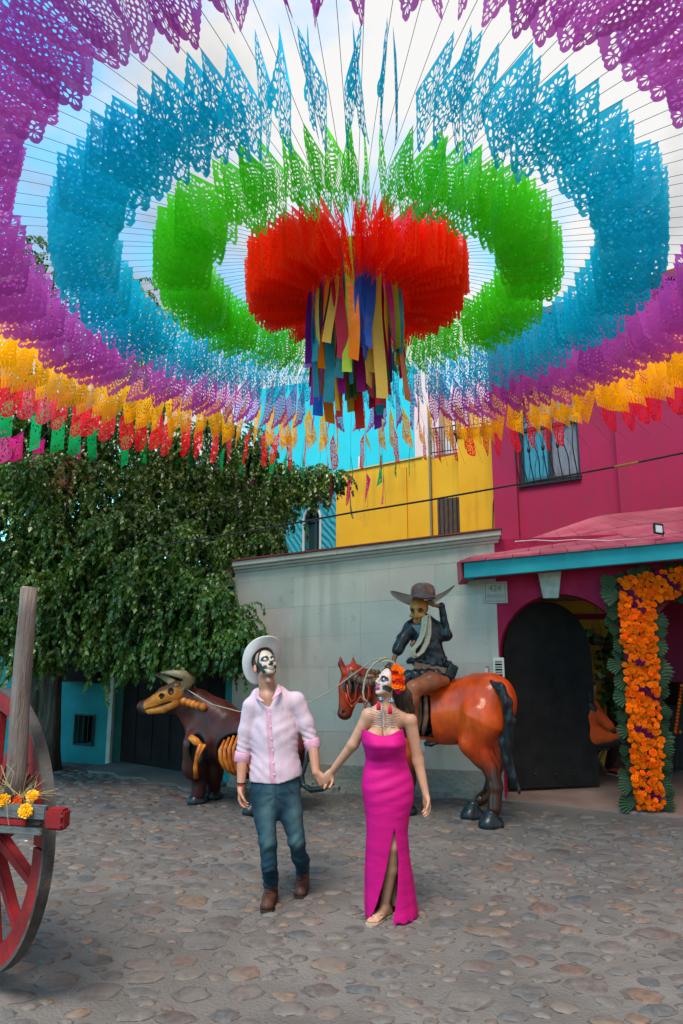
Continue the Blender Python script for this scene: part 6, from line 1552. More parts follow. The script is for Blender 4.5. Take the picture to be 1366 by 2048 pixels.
# tail and mane
S = Sdf((1.3, 6.5, .2), (2.2, 7.5, 1.6), .0105)
S.chain([H(984, 1366, -.08), H(1002, 1376, -.14), H(1013, 1405, -.17), H(1019, 1440, -.16), H(1012, 1485, -.12), H(1014, 1520, -.1), H(1026, 1555, -.1), H(1040, 1587, -.1)], [.03, .045, .05, .052, .062, .055, .042, .010], k=.03)
M_tail = pbr('black_tail', (.006, .008, .010), (.014, .020, .024), 8, .38, coat=.25, bump=.9, bscale=34, bdist=.015, stretch=(3, 3, .4))
sdf_obj('tail', S, M_tail, horse, disp=lambda V, N: .006 * np.sin(V[:, 0] * 90 + 3 * np.sin(V[:, 2] * 9)))
S = Sdf((-.1, 7.1, .95), (1.0, 8.0, 1.75), .010)
for k in range(7):
    t = k / 6; a = H(707 + 75 * t, 1340 + 32 * t, .04); S.chain([a + (0, 0, .03), a + (-.02, -.10, -.02), a + (-.03, -.15, -.14 - .05 * (k % 2))], [.03, .03, .012], k=.02)
S.chain([H(706, 1338, .04), H(745, 1350, .04), H(785, 1378, .04)], [.03, .04, .05], k=.03)
sdf_obj('mane', S, pbr('red_mane', (.26, .018, .010), (.03, .01, .012), 7, .3, coat=.4, bump=.6, bscale=24, bdist=.01), horse, disp=lambda V, N: .005 * np.sin(V[:, 0] * 60 + V[:, 2] * 60))
# neck bones and jaw plates
for k in range(7):
    t = k / 6; c = H(703 + 46 * t, 1352 + 14 * t + 4 * math.sin(t * 3), -.20 + .02 * k); S = MB().lathe(c, [(.005, -.042), (.032, -.03), (.043, 0), (.032, .03), (.005, .042)], 12, axis=(.4, 0, .1)).build('neck_bone', BONE3, horse, smooth=True)
for k in range(6):
    a = k * 1.05; c = H(752 + 6 * math.cos(a), 1352 + 9 * math.sin(a), -.16); MB().lathe(c, [(.004, -.03), (.022, -.01), (.02, .02), (.004, .03)], 9, axis=(math.cos(a), 0, -math.sin(a))).build('neck_bone', BONE, horse, smooth=True)
fl_ = [(694, 1368), (697, 1392), (703, 1404), (711, 1398), (713, 1376), (719, 1364), (730, 1364), (738, 1375), (737, 1395), (730, 1418), (727, 1400), (722, 1392), (715, 1402), (704, 1414), (695, 1402), (691, 1385)]
M_red = pbr('red_orange_paint', (.58, .05, .012), (.35, .02, .01), 9, .3, coat=.4, bump=.3, bscale=20)
MB().tube([H(x, y, -.135) for x, y in fl_], .011, 7).build('cheek_edge', M_red, horse, smooth=True)
MB().tube([H(697, 1358, -.13), H(701, 1372, -.14), H(700, 1390, -.13)], [.014, .018, .012], 8).build('face_bone', BONE3, horse, smooth=True)
MB().tube([H(850, 1487, -.12), H(862, 1489, -.14), H(876, 1485, -.12)], [.02, .026, .010], 8).build('stirrup', M_tail, horse, smooth=True)
MB().tube([H(846, 1478, -.1), H(846, 1500, -.1)], .035, 10).build('belly_post', pbr('steel_post', (.3, .3, .3), None, rough=.4), horse)

# ================================================================== rider statue
Yr = 7.30
def Q(px, py, o=0): return J(px, py, Yr + o)
rider = thing('rider_statue', 'painted skeleton rider statue in a black jacket lifting its brown hat on the horse', 'statue', Q(860, 1350))
M_jack = pbr('black_lacquer', (.007, .010, .015), (.018, .045, .065), 16, .28, coat=.35, bump=.9, bscale=26, bdist=.016, lo=.48, hi=.68)
S = Sdf(Q(780, 1335) - (.1, .6, .15), Q(910, 1235) + (.15, .6, .20), .008)
S.chain([Q(846, 1256), Q(853, 1285), Q(866, 1322)], [.155, .14, .145], k=.05, S=(1, .72, 1)); S.cap(Q(822, 1256, -.02), Q(874, 1255, .03), .072, .07, k=.05)
S.chain([Q(820, 1257, -.03), Q(806, 1278, -.06), Q(795, 1300, -.1)], [.068, .062, .062], k=.03); S.chain([Q(874, 1258, .0), Q(884, 1270, .0), Q(894, 1270, -.02)], [.062, .058, .055], k=.03); S.chain([Q(894, 1272, -.02), Q(888, 1240, -.04), Q(883, 1212, -.06)], [.052, .036, .036], k=.02)
S.cap(Q(832, 1322, -.02), Q(892, 1330, .02), .10, .085, k=.04, S=(1, 1, .5)); S.half(Q(860, 1338), (.05, 0, -1))
S.ell(Q(848, 1232, -.10), (.075, .06, .05), k=.02, mode='s'); S.ell(Q(830, 1293, -.13), (.045, .06, .055), k=.01, mode='s')
jk = sdf_obj('jacket', S, M_jack, rider, disp=lambda V, N: .009 * np.sin(V[:, 0] * 70 + 5 * np.sin(V[:, 2] * 9 + 1)) * step(1.62, 1.5, V[:, 2]) + .006 * wave(V, 55, 3))
MB().add([Q(822, 1250, -.14), Q(845, 1250, -.16), Q(846, 1272, -.16), Q(838, 1270, -.165)], [(0, 1, 2, 3)]).build('shoulder_yoke', pbr('grey_lacquer', (.10, .12, .16), None, rough=.3, coat=.4), rider)
for px, py in ((824, 1289), (829, 1297), (828, 1285)): MB().lathe(Q(px, py, -.12), [(.004, -.026), (.022, -.012), (.024, .01), (.004, .026)], 10).build('rib', BONE, rider, smooth=True)
# skull
cs_ = Q(838, 1222, -.02); fS = nrm((-.42, -.88, -.12)); uS = nrm(np.array((0, 0, 1)) - fS * fS[2]); S = Sdf(cs_ - .24, cs_ + .24, .0062); rS = np.cross(fS, uS); M3 = [rS, fS, uS]; Ps = lambda a, b, h: cs_ + rS * a + fS * b + uS * h
S.ell(Ps(0, -.01, .035), (.098, .110, .095), M3, k=.02); S.ell(Ps(0, .045, -.05), (.060, .055, .060), M3, k=.03); S.ell(Ps(0, .055, -.115), (.055, .045, .040), M3, k=.02); S.cap(Ps(0, .085, .0), Ps(0, .10, -.05), .014, .024, k=.02)
for sg in (-1, 1):
    S.ell(Ps(.046 * sg, .10, .010), (.027, .035, .024), M3, k=.012, mode='s'); S.ell(Ps(.058 * sg, .06, -.045), (.030, .030, .024), M3, k=.02); S.ell(Ps(.060 * sg, .07, -.09), (.022, .04, .03), M3, k=.015, mode='s'); S.ell(Ps(.018 * sg, .118, -.030), (.010, .02, .016), M3, k=.006, mode='s')
S.box(Ps(0, .085, -.098), (.034, .03, .005), M=M3, rd=.003, mode='s', k=.005)
for sg in range(-3, 4): S.cap(Ps(.011 * sg, .094, -.082), Ps(.011 * sg, .094, -.112), .006, k=.003)
S.chain([Ps(0, -.02, -.09), Q(843, 1252)], [.04, .045], k=.02)
def sk_col(V, N):
    C = np.tile((.50, .16, .03), (len(V), 1)); C = mixc(C, (.62, .28, .06), step(0, .5, wave(V, 26, 6))); C = mixc(C, (.12, .03, .012), step(.0, .6, wave(V, 30, 9)) * .8)
    a, b, h = face_local(V, cs_, rS, fS, uS)
    for sg in (-1, 1): C = mixc(C, (.03, .012, .008), (np.sqrt((a - .046 * sg) ** 2 + (h - .01) ** 2) < .026) * (b > .03) * .9)
    return C
sdf_obj('skull', S, M_glossy, rider, sk_col)
# hat
hcR = Q(846, 1197, -.0); M_hatb = pbr('bronze_hat', (.14, .060, .042), (.26, .12, .09), 7, .30, coat=.4, bump=.25, bscale=18)
uR = nrm((-.02, .16, 1)); rR = nrm(np.array((1, 0, 0)) - uR * uR[0]); fR = np.cross(uR, rR)
V = []; nr, nt = 10, 60
for sd in (0, 1):
    for i in range(nr):
        t = i / (nr - 1)
        for k in range(nt):
            w = 2 * math.pi * k / nt; ca, sa = math.cos(w), math.sin(w); ra = .11 + (.345 - .11) * t; rb = .10 + (.24 - .10) * t
            lift = (.085 * t ** 2.2) * abs(ca) ** 1.6 + (-.035 * t) * sa * sa + (.05 * t * t * max(0, ca) ** 2)
            V.append(hcR + rR * ra * ca + fR * rb * sa + uR * (lift + .010 * sd - .01))
Fc = []
for sd in (0, 1):
    for i in range(nr - 1):
        for k in range(nt): k2 = (k + 1) % nt; q = sd * nr * nt + i * nt; Fc.append((q + k, q + k2, q + nt + k2, q + nt + k))
q = (nr - 1) * nt
for k in range(nt): k2 = (k + 1) % nt; Fc.append((q + k, q + k2, q + nr * nt + k2, q + nr * nt + k)); Fc.append((k, k2, nr * nt + k2, nr * nt + k))
rh_ = mesh_obj('hat', V, Fc, M_hatb, rider, smooth=True)
S = Sdf(hcR - (.2, .2, .06), hcR + (.2, .2, .22), .0065); S.cap(hcR + (0, 0, -.02), hcR + (.0, 0, .115), .138, .122, k=.02, S=(1, .85, .5)); S.box(hcR + (0, 0, .06), (.12, .10, .065), rd=.05, k=.02); S.ell(hcR + (-.0, 0, .150), (.12, .03, .032), k=.03, mode='s'); S.ell(hcR + (.075, -.10, .12), (.05, .035, .05), k=.03, mode='s'); S.ell(hcR + (-.08, -.1, .12), (.05, .03, .05), k=.03, mode='s'); S.half(hcR + (0, 0, -.01), (0, 0, -1))
sdf_obj('crown', S, M_hatb, rh_)
MB().lathe(hcR + (0, 0, .004), [(.146, 0), (.147, .028), (.14, .03)], 40, xdir=(1, 0, 0)).build('hat_band', pbr('mauve_band', (.16, .10, .13), None, rough=.4), rh_, smooth=True)
# hands
S = Sdf(Q(868, 1212) - .2, Q(868, 1212) + .2, .005); hand(S, Q(882, 1213, -.06), (-1, -.1, .15), (0, .2, 1), 1, curl=.35, s=1.0); sdf_obj('hand', S, BONE, rider)
S = Sdf(Q(785, 1320) - .22, Q(785, 1320) + .22, .005); S.chain([Q(795, 1300, -.10), Q(788, 1318, -.12)], [.032, .024], k=.01); S.ell(Q(793, 1306, -.1), (.035, .03, .03), k=.01); hand(S, Q(787, 1320, -.12), (-.15, -.1, -1), (-.6, -.6, 0), 1, curl=.6, s=1.05); sdf_obj('hand', S, BONE, rider)
# belt, trousers, leather legs, holster
MB().hexa([Q(827, 1338, -.135), Q(897, 1350, -.10), Q(897, 1350, .14), Q(827, 1338, .14), Q(828, 1324, -.135), Q(897, 1336, -.10), Q(897, 1336, .14), Q(828, 1324, .14)]).build('belt', pbr('tan_belt', (.30, .16, .10), (.18, .09, .06), 14, .45, bump=.4), rider, bevel=.01)
S = Sdf(Q(805, 1400) - (.05, .45, .1), Q(910, 1335) + (.1, .45, .12), .009)
S.cap(Q(850, 1352, .0), Q(882, 1356, .02), .11, .115, k=.04, S=(1, 1.2, .8)); S.cap(Q(870, 1352, -.06), Q(815, 1355, -.18), .09, .075, k=.03)
sdf_obj('trousers', S, M_jack, rider, disp=lambda V, N: .006 * np.sin(V[:, 0] * 80 + V[:, 2] * 50))
S = Sdf(Q(800, 1460) - (.1, .55, .1), Q(910, 1340) + (.1, .3, .1), .009)
S.chain([Q(890, 1362, -.12), Q(862, 1362, -.2), Q(828, 1378, -.27)], [.05, .092, .085], k=.03); S.chain([Q(828, 1378, -.27), Q(822, 1405, -.30), Q(826, 1450, -.30)], [.085, .07, .055], k=.03)
M_chap = pbr('brown_leather_chaps', (.30, .09, .035), (.16, .045, .022), 7, .42, coat=.2, bump=.5, bscale=18, bdist=.012)
sdf_obj('leg', S, M_chap, rider, disp=lambda V, N: .005 * wave(V, 26, 7))
S = Sdf(Q(905, 1345) - .2, Q(905, 1345) + .2, .008); S.box(Q(903, 1343, -.10), (.055, .03, .075), M=[nrm((1, 0, -.4)), (0, 1, 0), nrm((.4, 0, 1))], rd=.025); S.cap(Q(888, 1326, -.12), Q(891, 1316, -.12), .018, .02, k=.01); sdf_obj('holster', S, M_tail, rider)
# rope coil over the shoulder, rope at the hand and the rope to the bull
M_rope = pbr('rope', (.50, .42, .32), (.36, .29, .21), 60, .85, bump=1, bscale=120, bdist=.004, stretch=(1, 1, 1))
lasso = thing('lasso', 'coiled pale rope hung over the shoulder of the rider statue', 'rope', Q(850, 1300, -.17))
for k in range(3):
    d = 4.2 * k; MB().tube([Q(x + d * .9 - 4, y - d * .3, -.19 - .012 * k) for x, y in ((849, 1237), (854, 1232), (857, 1245), (857, 1270), (853, 1288), (844, 1305), (832, 1315), (825, 1310), (826, 1300), (836, 1290), (845, 1272), (849, 1252), (849, 1237))], .0125, 8).build('rope_loop', M_rope, lasso, smooth=True)
l2 = thing('hand_rope', 'loose pale rope loops in the low hand of the rider statue by the horse neck', 'rope', Q(760, 1330, -.2))
MB().tube([Q(x, y, -.2) for x, y in ((787, 1325), (775, 1315), (762, 1318), (748, 1328), (736, 1342), (729, 1362), (726, 1385), (728, 1398), (735, 1404))], .011, 7).build('rope_loop', M_rope, l2, smooth=True)
for k in range(3): MB().tube([Q(772 + 14 * math.cos(a) + 2 * k, 1330 + (12 - 2 * k) * math.sin(a), -.18 - .02 * k) for a in np.linspace(-2.6, 2.4, 16)], .010, 7).build('rope_loop', M_rope, l2, smooth=True)

# ================================================================== bull statue
def Yb(px): return 7.95 - (px - 380) / 230 * .55
def B(px, py, o=0): return J(px, py, Yb(px) + o)
b1 = on_ground(396, 1607); b2 = on_ground(427, 1598); b3 = on_ground(507, 1628); b4 = on_ground(560, 1615)
bull = thing('bull_statue', 'glossy dark red skeletal bull statue with orange bones and pale horns by the gate', 'statue', (B(450, 1500)[0], 7.8, 0))
S = Sdf((-2.6, 6.9, -.02), (-.2, 8.75, 1.55), .0125)
S.cap(B(425, 1462, .1), B(500, 1492, .1), .27, .31, k=.08, S=(1, .72, 1)); S.cap(B(500, 1492, .1), B(575, 1490, .1), .31, .29, k=.08, S=(1, .72, 1)); S.cap(B(420, 1432, .12), B(470, 1462, .12), .17, .2, k=.08, S=(1, .7, 1))
S.chain([B(430, 1440, .1), B(395, 1410, .05), B(360, 1400, .0)], [.24, .16, .115], k=.06, S=(1, .75, 1))
S.chain([B(372, 1390, .0), B(335, 1398, -.03), B(285, 1413, -.05)], [.115, .10, .065], k=.04, S=(1, .7, 1)); S.chain([B(365, 1415, .0), B(320, 1418, -.02), B(290, 1419, -.04)], [.07, .06, .05], k=.03, S=(1, .7, 1))
S.cap(B(380, 1430, .05), B(400, 1455, .05), .12, .16, k=.06, S=(1, .6, 1))
S.chain([B(398, 1490, -.05), B(388, 1535, -.06), (b1.x + .01, b1.y + .02, .32), (b1.x, b1.y, .10)], [.18, .125, .088, .078], k=.05); S.chain([B(425, 1490, .25), B(428, 1545, .25), (b2.x, b2.y, .12)], [.16, .10, .075], k=.05)
S.chain([B(575, 1500, .0), B(575, 1555, .0), B(545, 1590, .0), (b3.x + .03, b3.y, .12)], [.2, .12, .085, .07], k=.05); S.chain([B(580, 1500, .3), B(585, 1560, .3), (b4.x, b4.y, .12)], [.2, .11, .07], k=.05)
# flank window and leg window
wb = B(468, 1512, -.16); Bx = nrm(B(500, 1500) - B(440, 1500)); Bn = nrm(np.cross((0, 0, 1), Bx)); Bn = Bn if Bn[1] < 0 else -Bn
S.ell(wb + Bx * .05, (.26, .17, .22), M=[Bx, Bn, (0, 0, 1)], k=.02, mode='s')
lw = B(394, 1498, -.20); S.ell(lw, (.085, .06, .16), M=[Bx, Bn, (0, 0, 1)], k=.02, mode='s')
def bull_col(V, N):
    C = np.tile((.075, .014, .010), (len(V), 1)); C = mixc(C, (.17, .034, .026), step(-.1, .6, N[:, 2] * .4 + .5 * wave(V, 6, 2)) * .7); C = mixc(C, (.018, .008, .008), step(.1, .7, wave(V, 7, 4)) * .8)  # upward faces tinted lighter: highlight along the back put into the colour
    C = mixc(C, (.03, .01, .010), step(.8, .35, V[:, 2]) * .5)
    D = V - wb - Bx * .05; e = np.sqrt(((D @ Bx) / .26) ** 2 + (D[:, 2] / .22) ** 2); inn_ = (e < 1.0) & (V[:, 1] < wb[1] + .25) & (np.abs(D @ Bn) < .2); C[inn_] = (.008, .004, .004)
    m = (e > .98) & (e < 1.10) & (N[:, 1] < .2) & (np.abs(D @ Bn) < .2); C[m] = (.008, .009, .012)
    D = V - lw; e = np.sqrt(((D @ Bx) / .085) ** 2 + (D[:, 2] / .16) ** 2); m = (e < 1.12) & (N[:, 1] < .3) & (np.abs(D @ Bn) < .12); C[m] = (.012, .014, .018)
    return C
M_bullp = pbr('dull_dark_paint', (1, 1, 1), (.6, .55, .55), 9, .45, attr=True, coat=.08, bump=.35, bscale=24, bdist=.006, detail=8)
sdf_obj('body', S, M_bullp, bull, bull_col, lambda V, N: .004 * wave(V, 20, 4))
for k in range(7):
    o_ = -.17 + .055 * k; c = wb + Bx * (o_ + .05); hh = .21 * math.sqrt(max(.1, 1 - (o_ / .27) ** 2))
    MB().tube([c + Bn * .0 + (0, 0, hh), c + Bn * .065 - Bx * .012 + (0, 0, hh * .4), c + Bn * .07 - Bx * .0 + (0, 0, -.02), c + Bn * .045 + Bx * .025 + (0, 0, -hh * .6), c - Bn * .02 + Bx * .045 + (0, 0, -hh)], [.014, .022, .024, .022, .012], 10).build('rib', BONE2, bull, smooth=True)
MB().tube([B(381, 1474, -.24), B(392, 1483, -.25), B(404, 1492, -.25)], [.035, .042, .022], 12).build('shoulder_bone', BONE2, bull, smooth=True)
MB().tube([B(402, 1488, -.25), B(394, 1510, -.26), B(391, 1535, -.25), B(392, 1556, -.22)], [.030, .020, .026, .026], 12).build('foreleg_bone', BONE2, bull, smooth=True)
MB().tube([B(410, 1489, -.24), B(401, 1506, -.25), B(395, 1522, -.25)], [.018, .014, .012], 10).build('foreleg_bone', BONE2, bull, smooth=True)
for k in range(5): MB().lathe(B(368 + 9.5 * k, 1403 + 2.6 * k, -.155 + .01 * k), [(.005, -.045), (.034, -.03), (.045, 0), (.034, .03), (.005, .045)], 12, axis=(.9, 0, -.3)).build('neck_bone', BONE2, bull, smooth=True)
# skull mask on the head
S = Sdf(B(320, 1400) - (.36, .32, .3), B(320, 1400) + (.40, .3, .3), .0075); hx = nrm(B(280, 1412, -.05) - B(372, 1385, -.05)); hn = nrm(np.cross((0, 0, 1), hx)); hn = hn if hn[1] < 0 else -hn; hz = np.cross(hx, hn); hz = hz if hz[2] > 0 else -hz; Mh = [hx, hn, hz]
pb = lambda a, n, z: B(325, 1398, -.06) + hx * a + hn * n + hz * z
S.chain([pb(-.20, .0, .03), pb(-.05, .0, .02), pb(.235, .0, -.035)], [.125, .105, .065], k=.03, S=(1, .8, 1)); S.chain([pb(-.20, .02, -.08), pb(.0, .02, -.115), pb(.19, .01, -.09)], [.05, .040, .036], k=.015)
S.ell(pb(-.19, .11, .045), (.04, .05, .04), Mh, k=.012, mode='s'); S.ell(pb(-.055, .09, .025), (.042, .04, .026), Mh, k=.012, mode='s'); S.box(pb(-.03, .06, -.062), (.12, .08, .006), M=Mh, rd=.003, mode='s', k=.006)
for k in range(4): S.cap(pb(.03 + .026 * k, .055, -.045), pb(.03 + .026 * k, .055, -.075), .011, .008, k=.004)
def bs_col(V, N):
    C = np.tile((.78, .26, .03), (len(V), 1)); C = mixc(C, (.45, .07, .012), step(.0, .6, wave(V, 24, 6)) * .8); D = V - B(325, 1398, -.06); a, b, h = D @ hx, D @ hn, D @ hz
    for (ca, ch, r_) in ((-.19, .045, .042), (-.055, .025, .036)): C = mixc(C, (.06, .012, .008), (np.sqrt((a - ca) ** 2 + (h - ch) ** 2) < r_) * .85)
    C = mixc(C, (.03, .008, .006), (np.abs(h + .062) < .008) * (a > -.16) * .9); C = mixc(C, (.03, .03, .035), step(.055, .09, h) * .8); C = mixc(C, (.05, .06, .07), step(.215, .24, a)); return C
sdf_obj('skull', S, M_glossy, bull, bs_col)
M_horn = pbr('horn', (.36, .27, .15), (.20, .13, .07), 6, .35, coat=.3)
MB().tube([B(352, 1372, .02), B(373, 1372, -.04), B(378, 1360, -.12), B(368, 1349, -.20), B(345, 1346, -.26), B(322, 1345, -.30)], [.05, .058, .058, .05, .034, .008], 14).build('horn', M_horn, bull, smooth=True)
MB().tube([B(352, 1372, .06), B(340, 1362, .12), B(325, 1352, .16), B(308, 1347, .18), B(295, 1346, .18)], [.048, .044, .036, .022, .006], 14).build('horn', M_horn, bull, smooth=True)
MB().lathe(B(352, 1374, -.02), [(.02, -.05), (.075, -.03), (.085, .01), (.06, .05), (.02, .06)], 16).build('forehead', pbr('forehead_paint', (.42, .14, .07), None, rough=.35, coat=.3), bull, smooth=True)
for q in (b1, b2, b3, b4): sdf_obj('hoof', hoof((q.x, q.y), .13, (-1, -.3, 0), .88), M_hoof, bull)
MB().tube([B(598, 1478, .1), B(613, 1500, .0), B(612, 1525, -.05), B(604, 1550, -.1), B(606, 1570, -.1), B(622, 1580, -.15), B(645, 1577, -.2), B(668, 1568, -.2)], [.04, .028, .024, .024, .026, .03, .03, .008], 10).build('tail', M_tail, bull, smooth=True)
bh = B(376, 1380, -.10)
pts = [bh]
for (px, py, Y) in ((395, 1392, 7.7), (425, 1409, 7.65), (478, 1423, 7.6), (540, 1425, 7.5), (600, 1414, 7.42), (660, 1383, 7.3), (720, 1339, 7.15), (745, 1320, 7.12), (775, 1312, 7.1)): pts.append(J(px, py, Y))
tr_ = MB().tube(pts, .006, 6).build('taut_rope', M_rope, smooth=True); tag(tr_, 'thin pale rope running from the bull horns to the hand of the rider statue', 'rope')
lp_ = MB().tube([B(360 + 9 * math.cos(a), 1371 + 10 * math.sin(a), -.12) for a in np.linspace(.3, 3.0, 10)], .007, 6).build('rope_noose', M_rope, smooth=True); tag(lp_, 'small rope noose looped round the base of the bull statue horn', 'rope')
# ================================================================== wagon on the left
Yc = 3.98
M_wred = pbr('worn_red_paint', (.27, .012, .015), (.15, .008, .010), 7, .7, bump=.5, bscale=40, bdist=.006, stretch=(1, 1, 1), dirt=((.07, .03, .025), 12, .58), detail=8)
M_iron = pbr('rusty_tyre', (.085, .078, .074), (.035, .03, .028), 6, .6, bump=.5, bscale=50, dirt=((.26, .12, .06), 7, .62), detail=9)
M_gwood = pbr('grey_board', (.075, .085, .09), (.12, .125, .125), 6, .75, bump=.6, bscale=30, stretch=(.6, 4, 6))
M_pole = pbr('weathered_pole', (.115, .085, .075), (.19, .15, .135), 7, .8, bump=.9, bscale=26, bdist=.012, stretch=(5, 5, .5), dirt=((.055, .04, .035), 8, .6))
wagon = thing('wagon', 'old red wooden wagon with a big spoked wheel and a load of dry flowers', 'wagon', (-2.5, Yc, 0))
wcx = at(-22, 1655, 4.02); WC = Vector((wcx.x, 4.02, .79)); wu = Vector((.74, -.67, 0)).normalized(); wn_ = Vector((-wu.y, wu.x, 0)); wn_ = wn_ if wn_.y > 0 else -wn_; UZ = Vector((0, 0, 1))
Rw = .725
def ring(r0, r1, n0, n1, name, mat, n=72, par=wagon, a0=0, a1=2 * math.pi):
    m = MB(); full = a1 - a0 > 6.28; cnt = n if full else n + 1; V = []
    for i in range(cnt):
        a = a0 + (a1 - a0) * i / n; d = wu * math.cos(a) + UZ * math.sin(a)
        V += [WC + d * r0 + wn_ * n0, WC + d * r1 + wn_ * n0, WC + d * r1 + wn_ * n1, WC + d * r0 + wn_ * n1]
    Fc = []
    for i in range(n):
        q, p = 4 * i, 4 * ((i + 1) % cnt)
        for k in range(4): k2 = (k + 1) % 4; Fc.append((q + k, p + k, p + k2, q + k2))
    if not full: Fc += [(0, 1, 2, 3), (4 * n, 4 * n + 3, 4 * n + 2, 4 * n + 1)]
    m.add(V, Fc); return m.build(name, mat, par, bevel=.0)
wheel = ring(Rw - .018, Rw, -.029, .029, 'wheel', M_iron); wheel['label'] = 'iron tyre of the spoked wheel'
nf = 7
for k in range(nf): ring(Rw - .115, Rw - .019, -.027, .027, 'felloe', M_wred, 12, wheel, 2 * math.pi * (k + .01) / nf, 2 * math.pi * (k + .99) / nf)
for k in range(14):
    a = 2 * math.pi * (k + .35) / 14; d = wu * math.cos(a) + UZ * math.sin(a); t = wu * -math.sin(a) + UZ * math.cos(a); P = []
    for r_, w_, n_ in ((.10, .034, .030), (Rw - .11, .026, .022)): P.append([WC + d * r_ + t * x * w_ + wn_ * y * n_ for x, y in ((-1, -1), (1, -1), (1, 1), (-1, 1))])
    MB().hexa(P[0] + P[1]).build('spoke', M_wred, wheel, bevel=.008)
MB().lathe(WC, [(.06, -.16), (.085, -.14), (.12, -.04), (.12, .04), (.085, .14), (.06, .16)], 28, axis=wn_).build('hub', M_wred, wheel, smooth=True)
# boards of the bed, beam end and pole, in front of the wheel
CF = Frame((at(-260, 1650, 3.62).x, 3.62), q=(at(88, 1650, 3.40).x, 3.40)); CL_ = CF.len
zt = CF.sz(60, 1611)[1]; z2 = CF.sz(60, 1639)[1]; z3 = CF.sz(60, 1655)[1]; z4 = CF.sz(60, 1671)[1]
bed = MB().fbox(CF, -.0, CL_, -.03, 0, z2, zt).build('side_board', M_gwood, wagon, bevel=.004)
MB().fbox(CF, -.0, CL_ - .10, -.03, -.004, z3 + .002, z2 - .003).build('red_board', M_wred, wagon, bevel=.003)
MB().fbox(CF, CL_ - .10, CL_ - .01, -.03, .003, z3 + .002, z2 - .003).build('rail_end', pbr('dark_wood', (.045, .022, .018), (.02, .012, .01), 9, .6, bump=.4, stretch=(1, 6, 6)), wagon, bevel=.012)
MB().fbox(CF, -.0, CL_ - .015, -.03, .0, z4, z3 - .002).build('side_board', M_gwood, wagon, bevel=.004)
MB().fbox(CF, 0, CL_ * .55, -.35, -.03, z3 + .01, z3 + .03).build('floor_board', M_gwood, wagon)
sb_, zb1_ = CF.sz(127, 1662); _, zb2_ = CF.sz(110, 1618)
MB().fbox(CF, CL_ + .004, sb_, -.055, .012, zb1_, zb2_).build('beam_end', M_wred, wagon, bevel=.012)
for (s, z) in ((.93, .3), (.94, .72)):
    MB().lathe(CF.pt(CL_ + (sb_ - CL_) * s, .012, zb1_ + (zb2_ - zb1_) * z), [(.006, 0), (.005, .003)], 8, axis=CF.n).build('bolt', M_iron, wagon)
MB().fbox(CF, CL_ * .1, CL_ * .2, -.7, -.1, z4 - .05, z4).build('cross_beam', M_wred, wagon)
p0, p1 = at(28, 1600, 3.52), at(57, 1176, 3.52); pts = [p0.lerp(p1, t) + Vector((.004 * math.sin(9 * t), .003 * math.sin(14 * t), 0)) for t in np.linspace(0, 1, 9)]
MB().tube(pts, [.049, .048, .047, .046, .045, .044, .043, .042, .041], 14).build('pole', M_pole, wagon, smooth=True)
MB().tube([p1 + Vector((.002, 0, -.004)), p1 + Vector((.003, 0, .006))], .034, 12).build('pole_top', pbr('cut_wood', (.42, .25, .17), None, rough=.8), wagon)
# dry stalks and marigolds in the bed
stx = MB(); sr2 = random.Random(15); M_stalk = pbr('dry_stalk', (.36, .28, .15), (.22, .17, .09), 20, .8)
for k in range(150):
    a = at(sr2.uniform(-60, 62), sr2.uniform(1596, 1612), 3.50 + sr2.uniform(-.04, .12)); d = Vector((sr2.uniform(-1, 1), sr2.uniform(-.3, .3), sr2.uniform(.2, 1.0))).normalized(); L_ = sr2.uniform(.05, .17)
    stx.tube([a, a + d * L_ * .5 + Vector((0, 0, .012)), a + d * L_ + Vector((sr2.uniform(-.02, .02), 0, sr2.uniform(-.03, .01)))], [.0024, .0018, .001], 4)
for (x0, y0, x1, y1, x2, y2) in ((20, 1575, 28, 1545, 12, 1528), (40, 1592, 60, 1575, 74, 1562), (14, 1600, 15, 1630, 18, 1651), (10, 1570, 20, 1540, 31, 1527), (50, 1594, 66, 1580, 75, 1563), (5, 1560, 25, 1580, 45, 1595), (2, 1530, 12, 1560, 30, 1590)):
    stx.tube([at(x0, y0, 3.42), at(x1, y1, 3.42), at(x2, y2, 3.42)], [.003, .0025, .0015], 4)
o = stx.build('dry_stalks', M_stalk); tag(o, kind='stuff')
for i, (px, py, me, r_, Y, nm, lb_) in enumerate(((51, 1622, YO, .036, 3.40, 'marigold', 'yellow orange marigold hanging down over the grey board of the wagon'), (64, 1592, YO, .032, 3.46, 'marigold', 'yellow marigold at the right end of the flowers in the wagon'), (34, 1601, OR[1], .03, 3.48, 'marigold', 'deep orange marigold in the middle of the wagon load'), (8, 1601, YO, .034, 3.46, 'marigold', 'yellow marigold at the foot of the dry stalks in the wagon'), (20, 1606, OR[2], .026, 3.48, 'marigold', 'small orange marigold between two larger ones in the wagon'))):
    o = put_bloom(nm, me, at(px, py, Y), (.1, -1, .5), r_, None); tag(o, lb_, 'flower', 'loose marigolds on the wagon')
stem = MB().tube([at(58, 1596, 3.44), at(60, 1606, 3.41), at(53, 1616, 3.405)], .003, 5).build('dry_stem', M_stalk); tag(stem, 'bent pale stem of the marigold hanging over the wagon board', 'stalk')

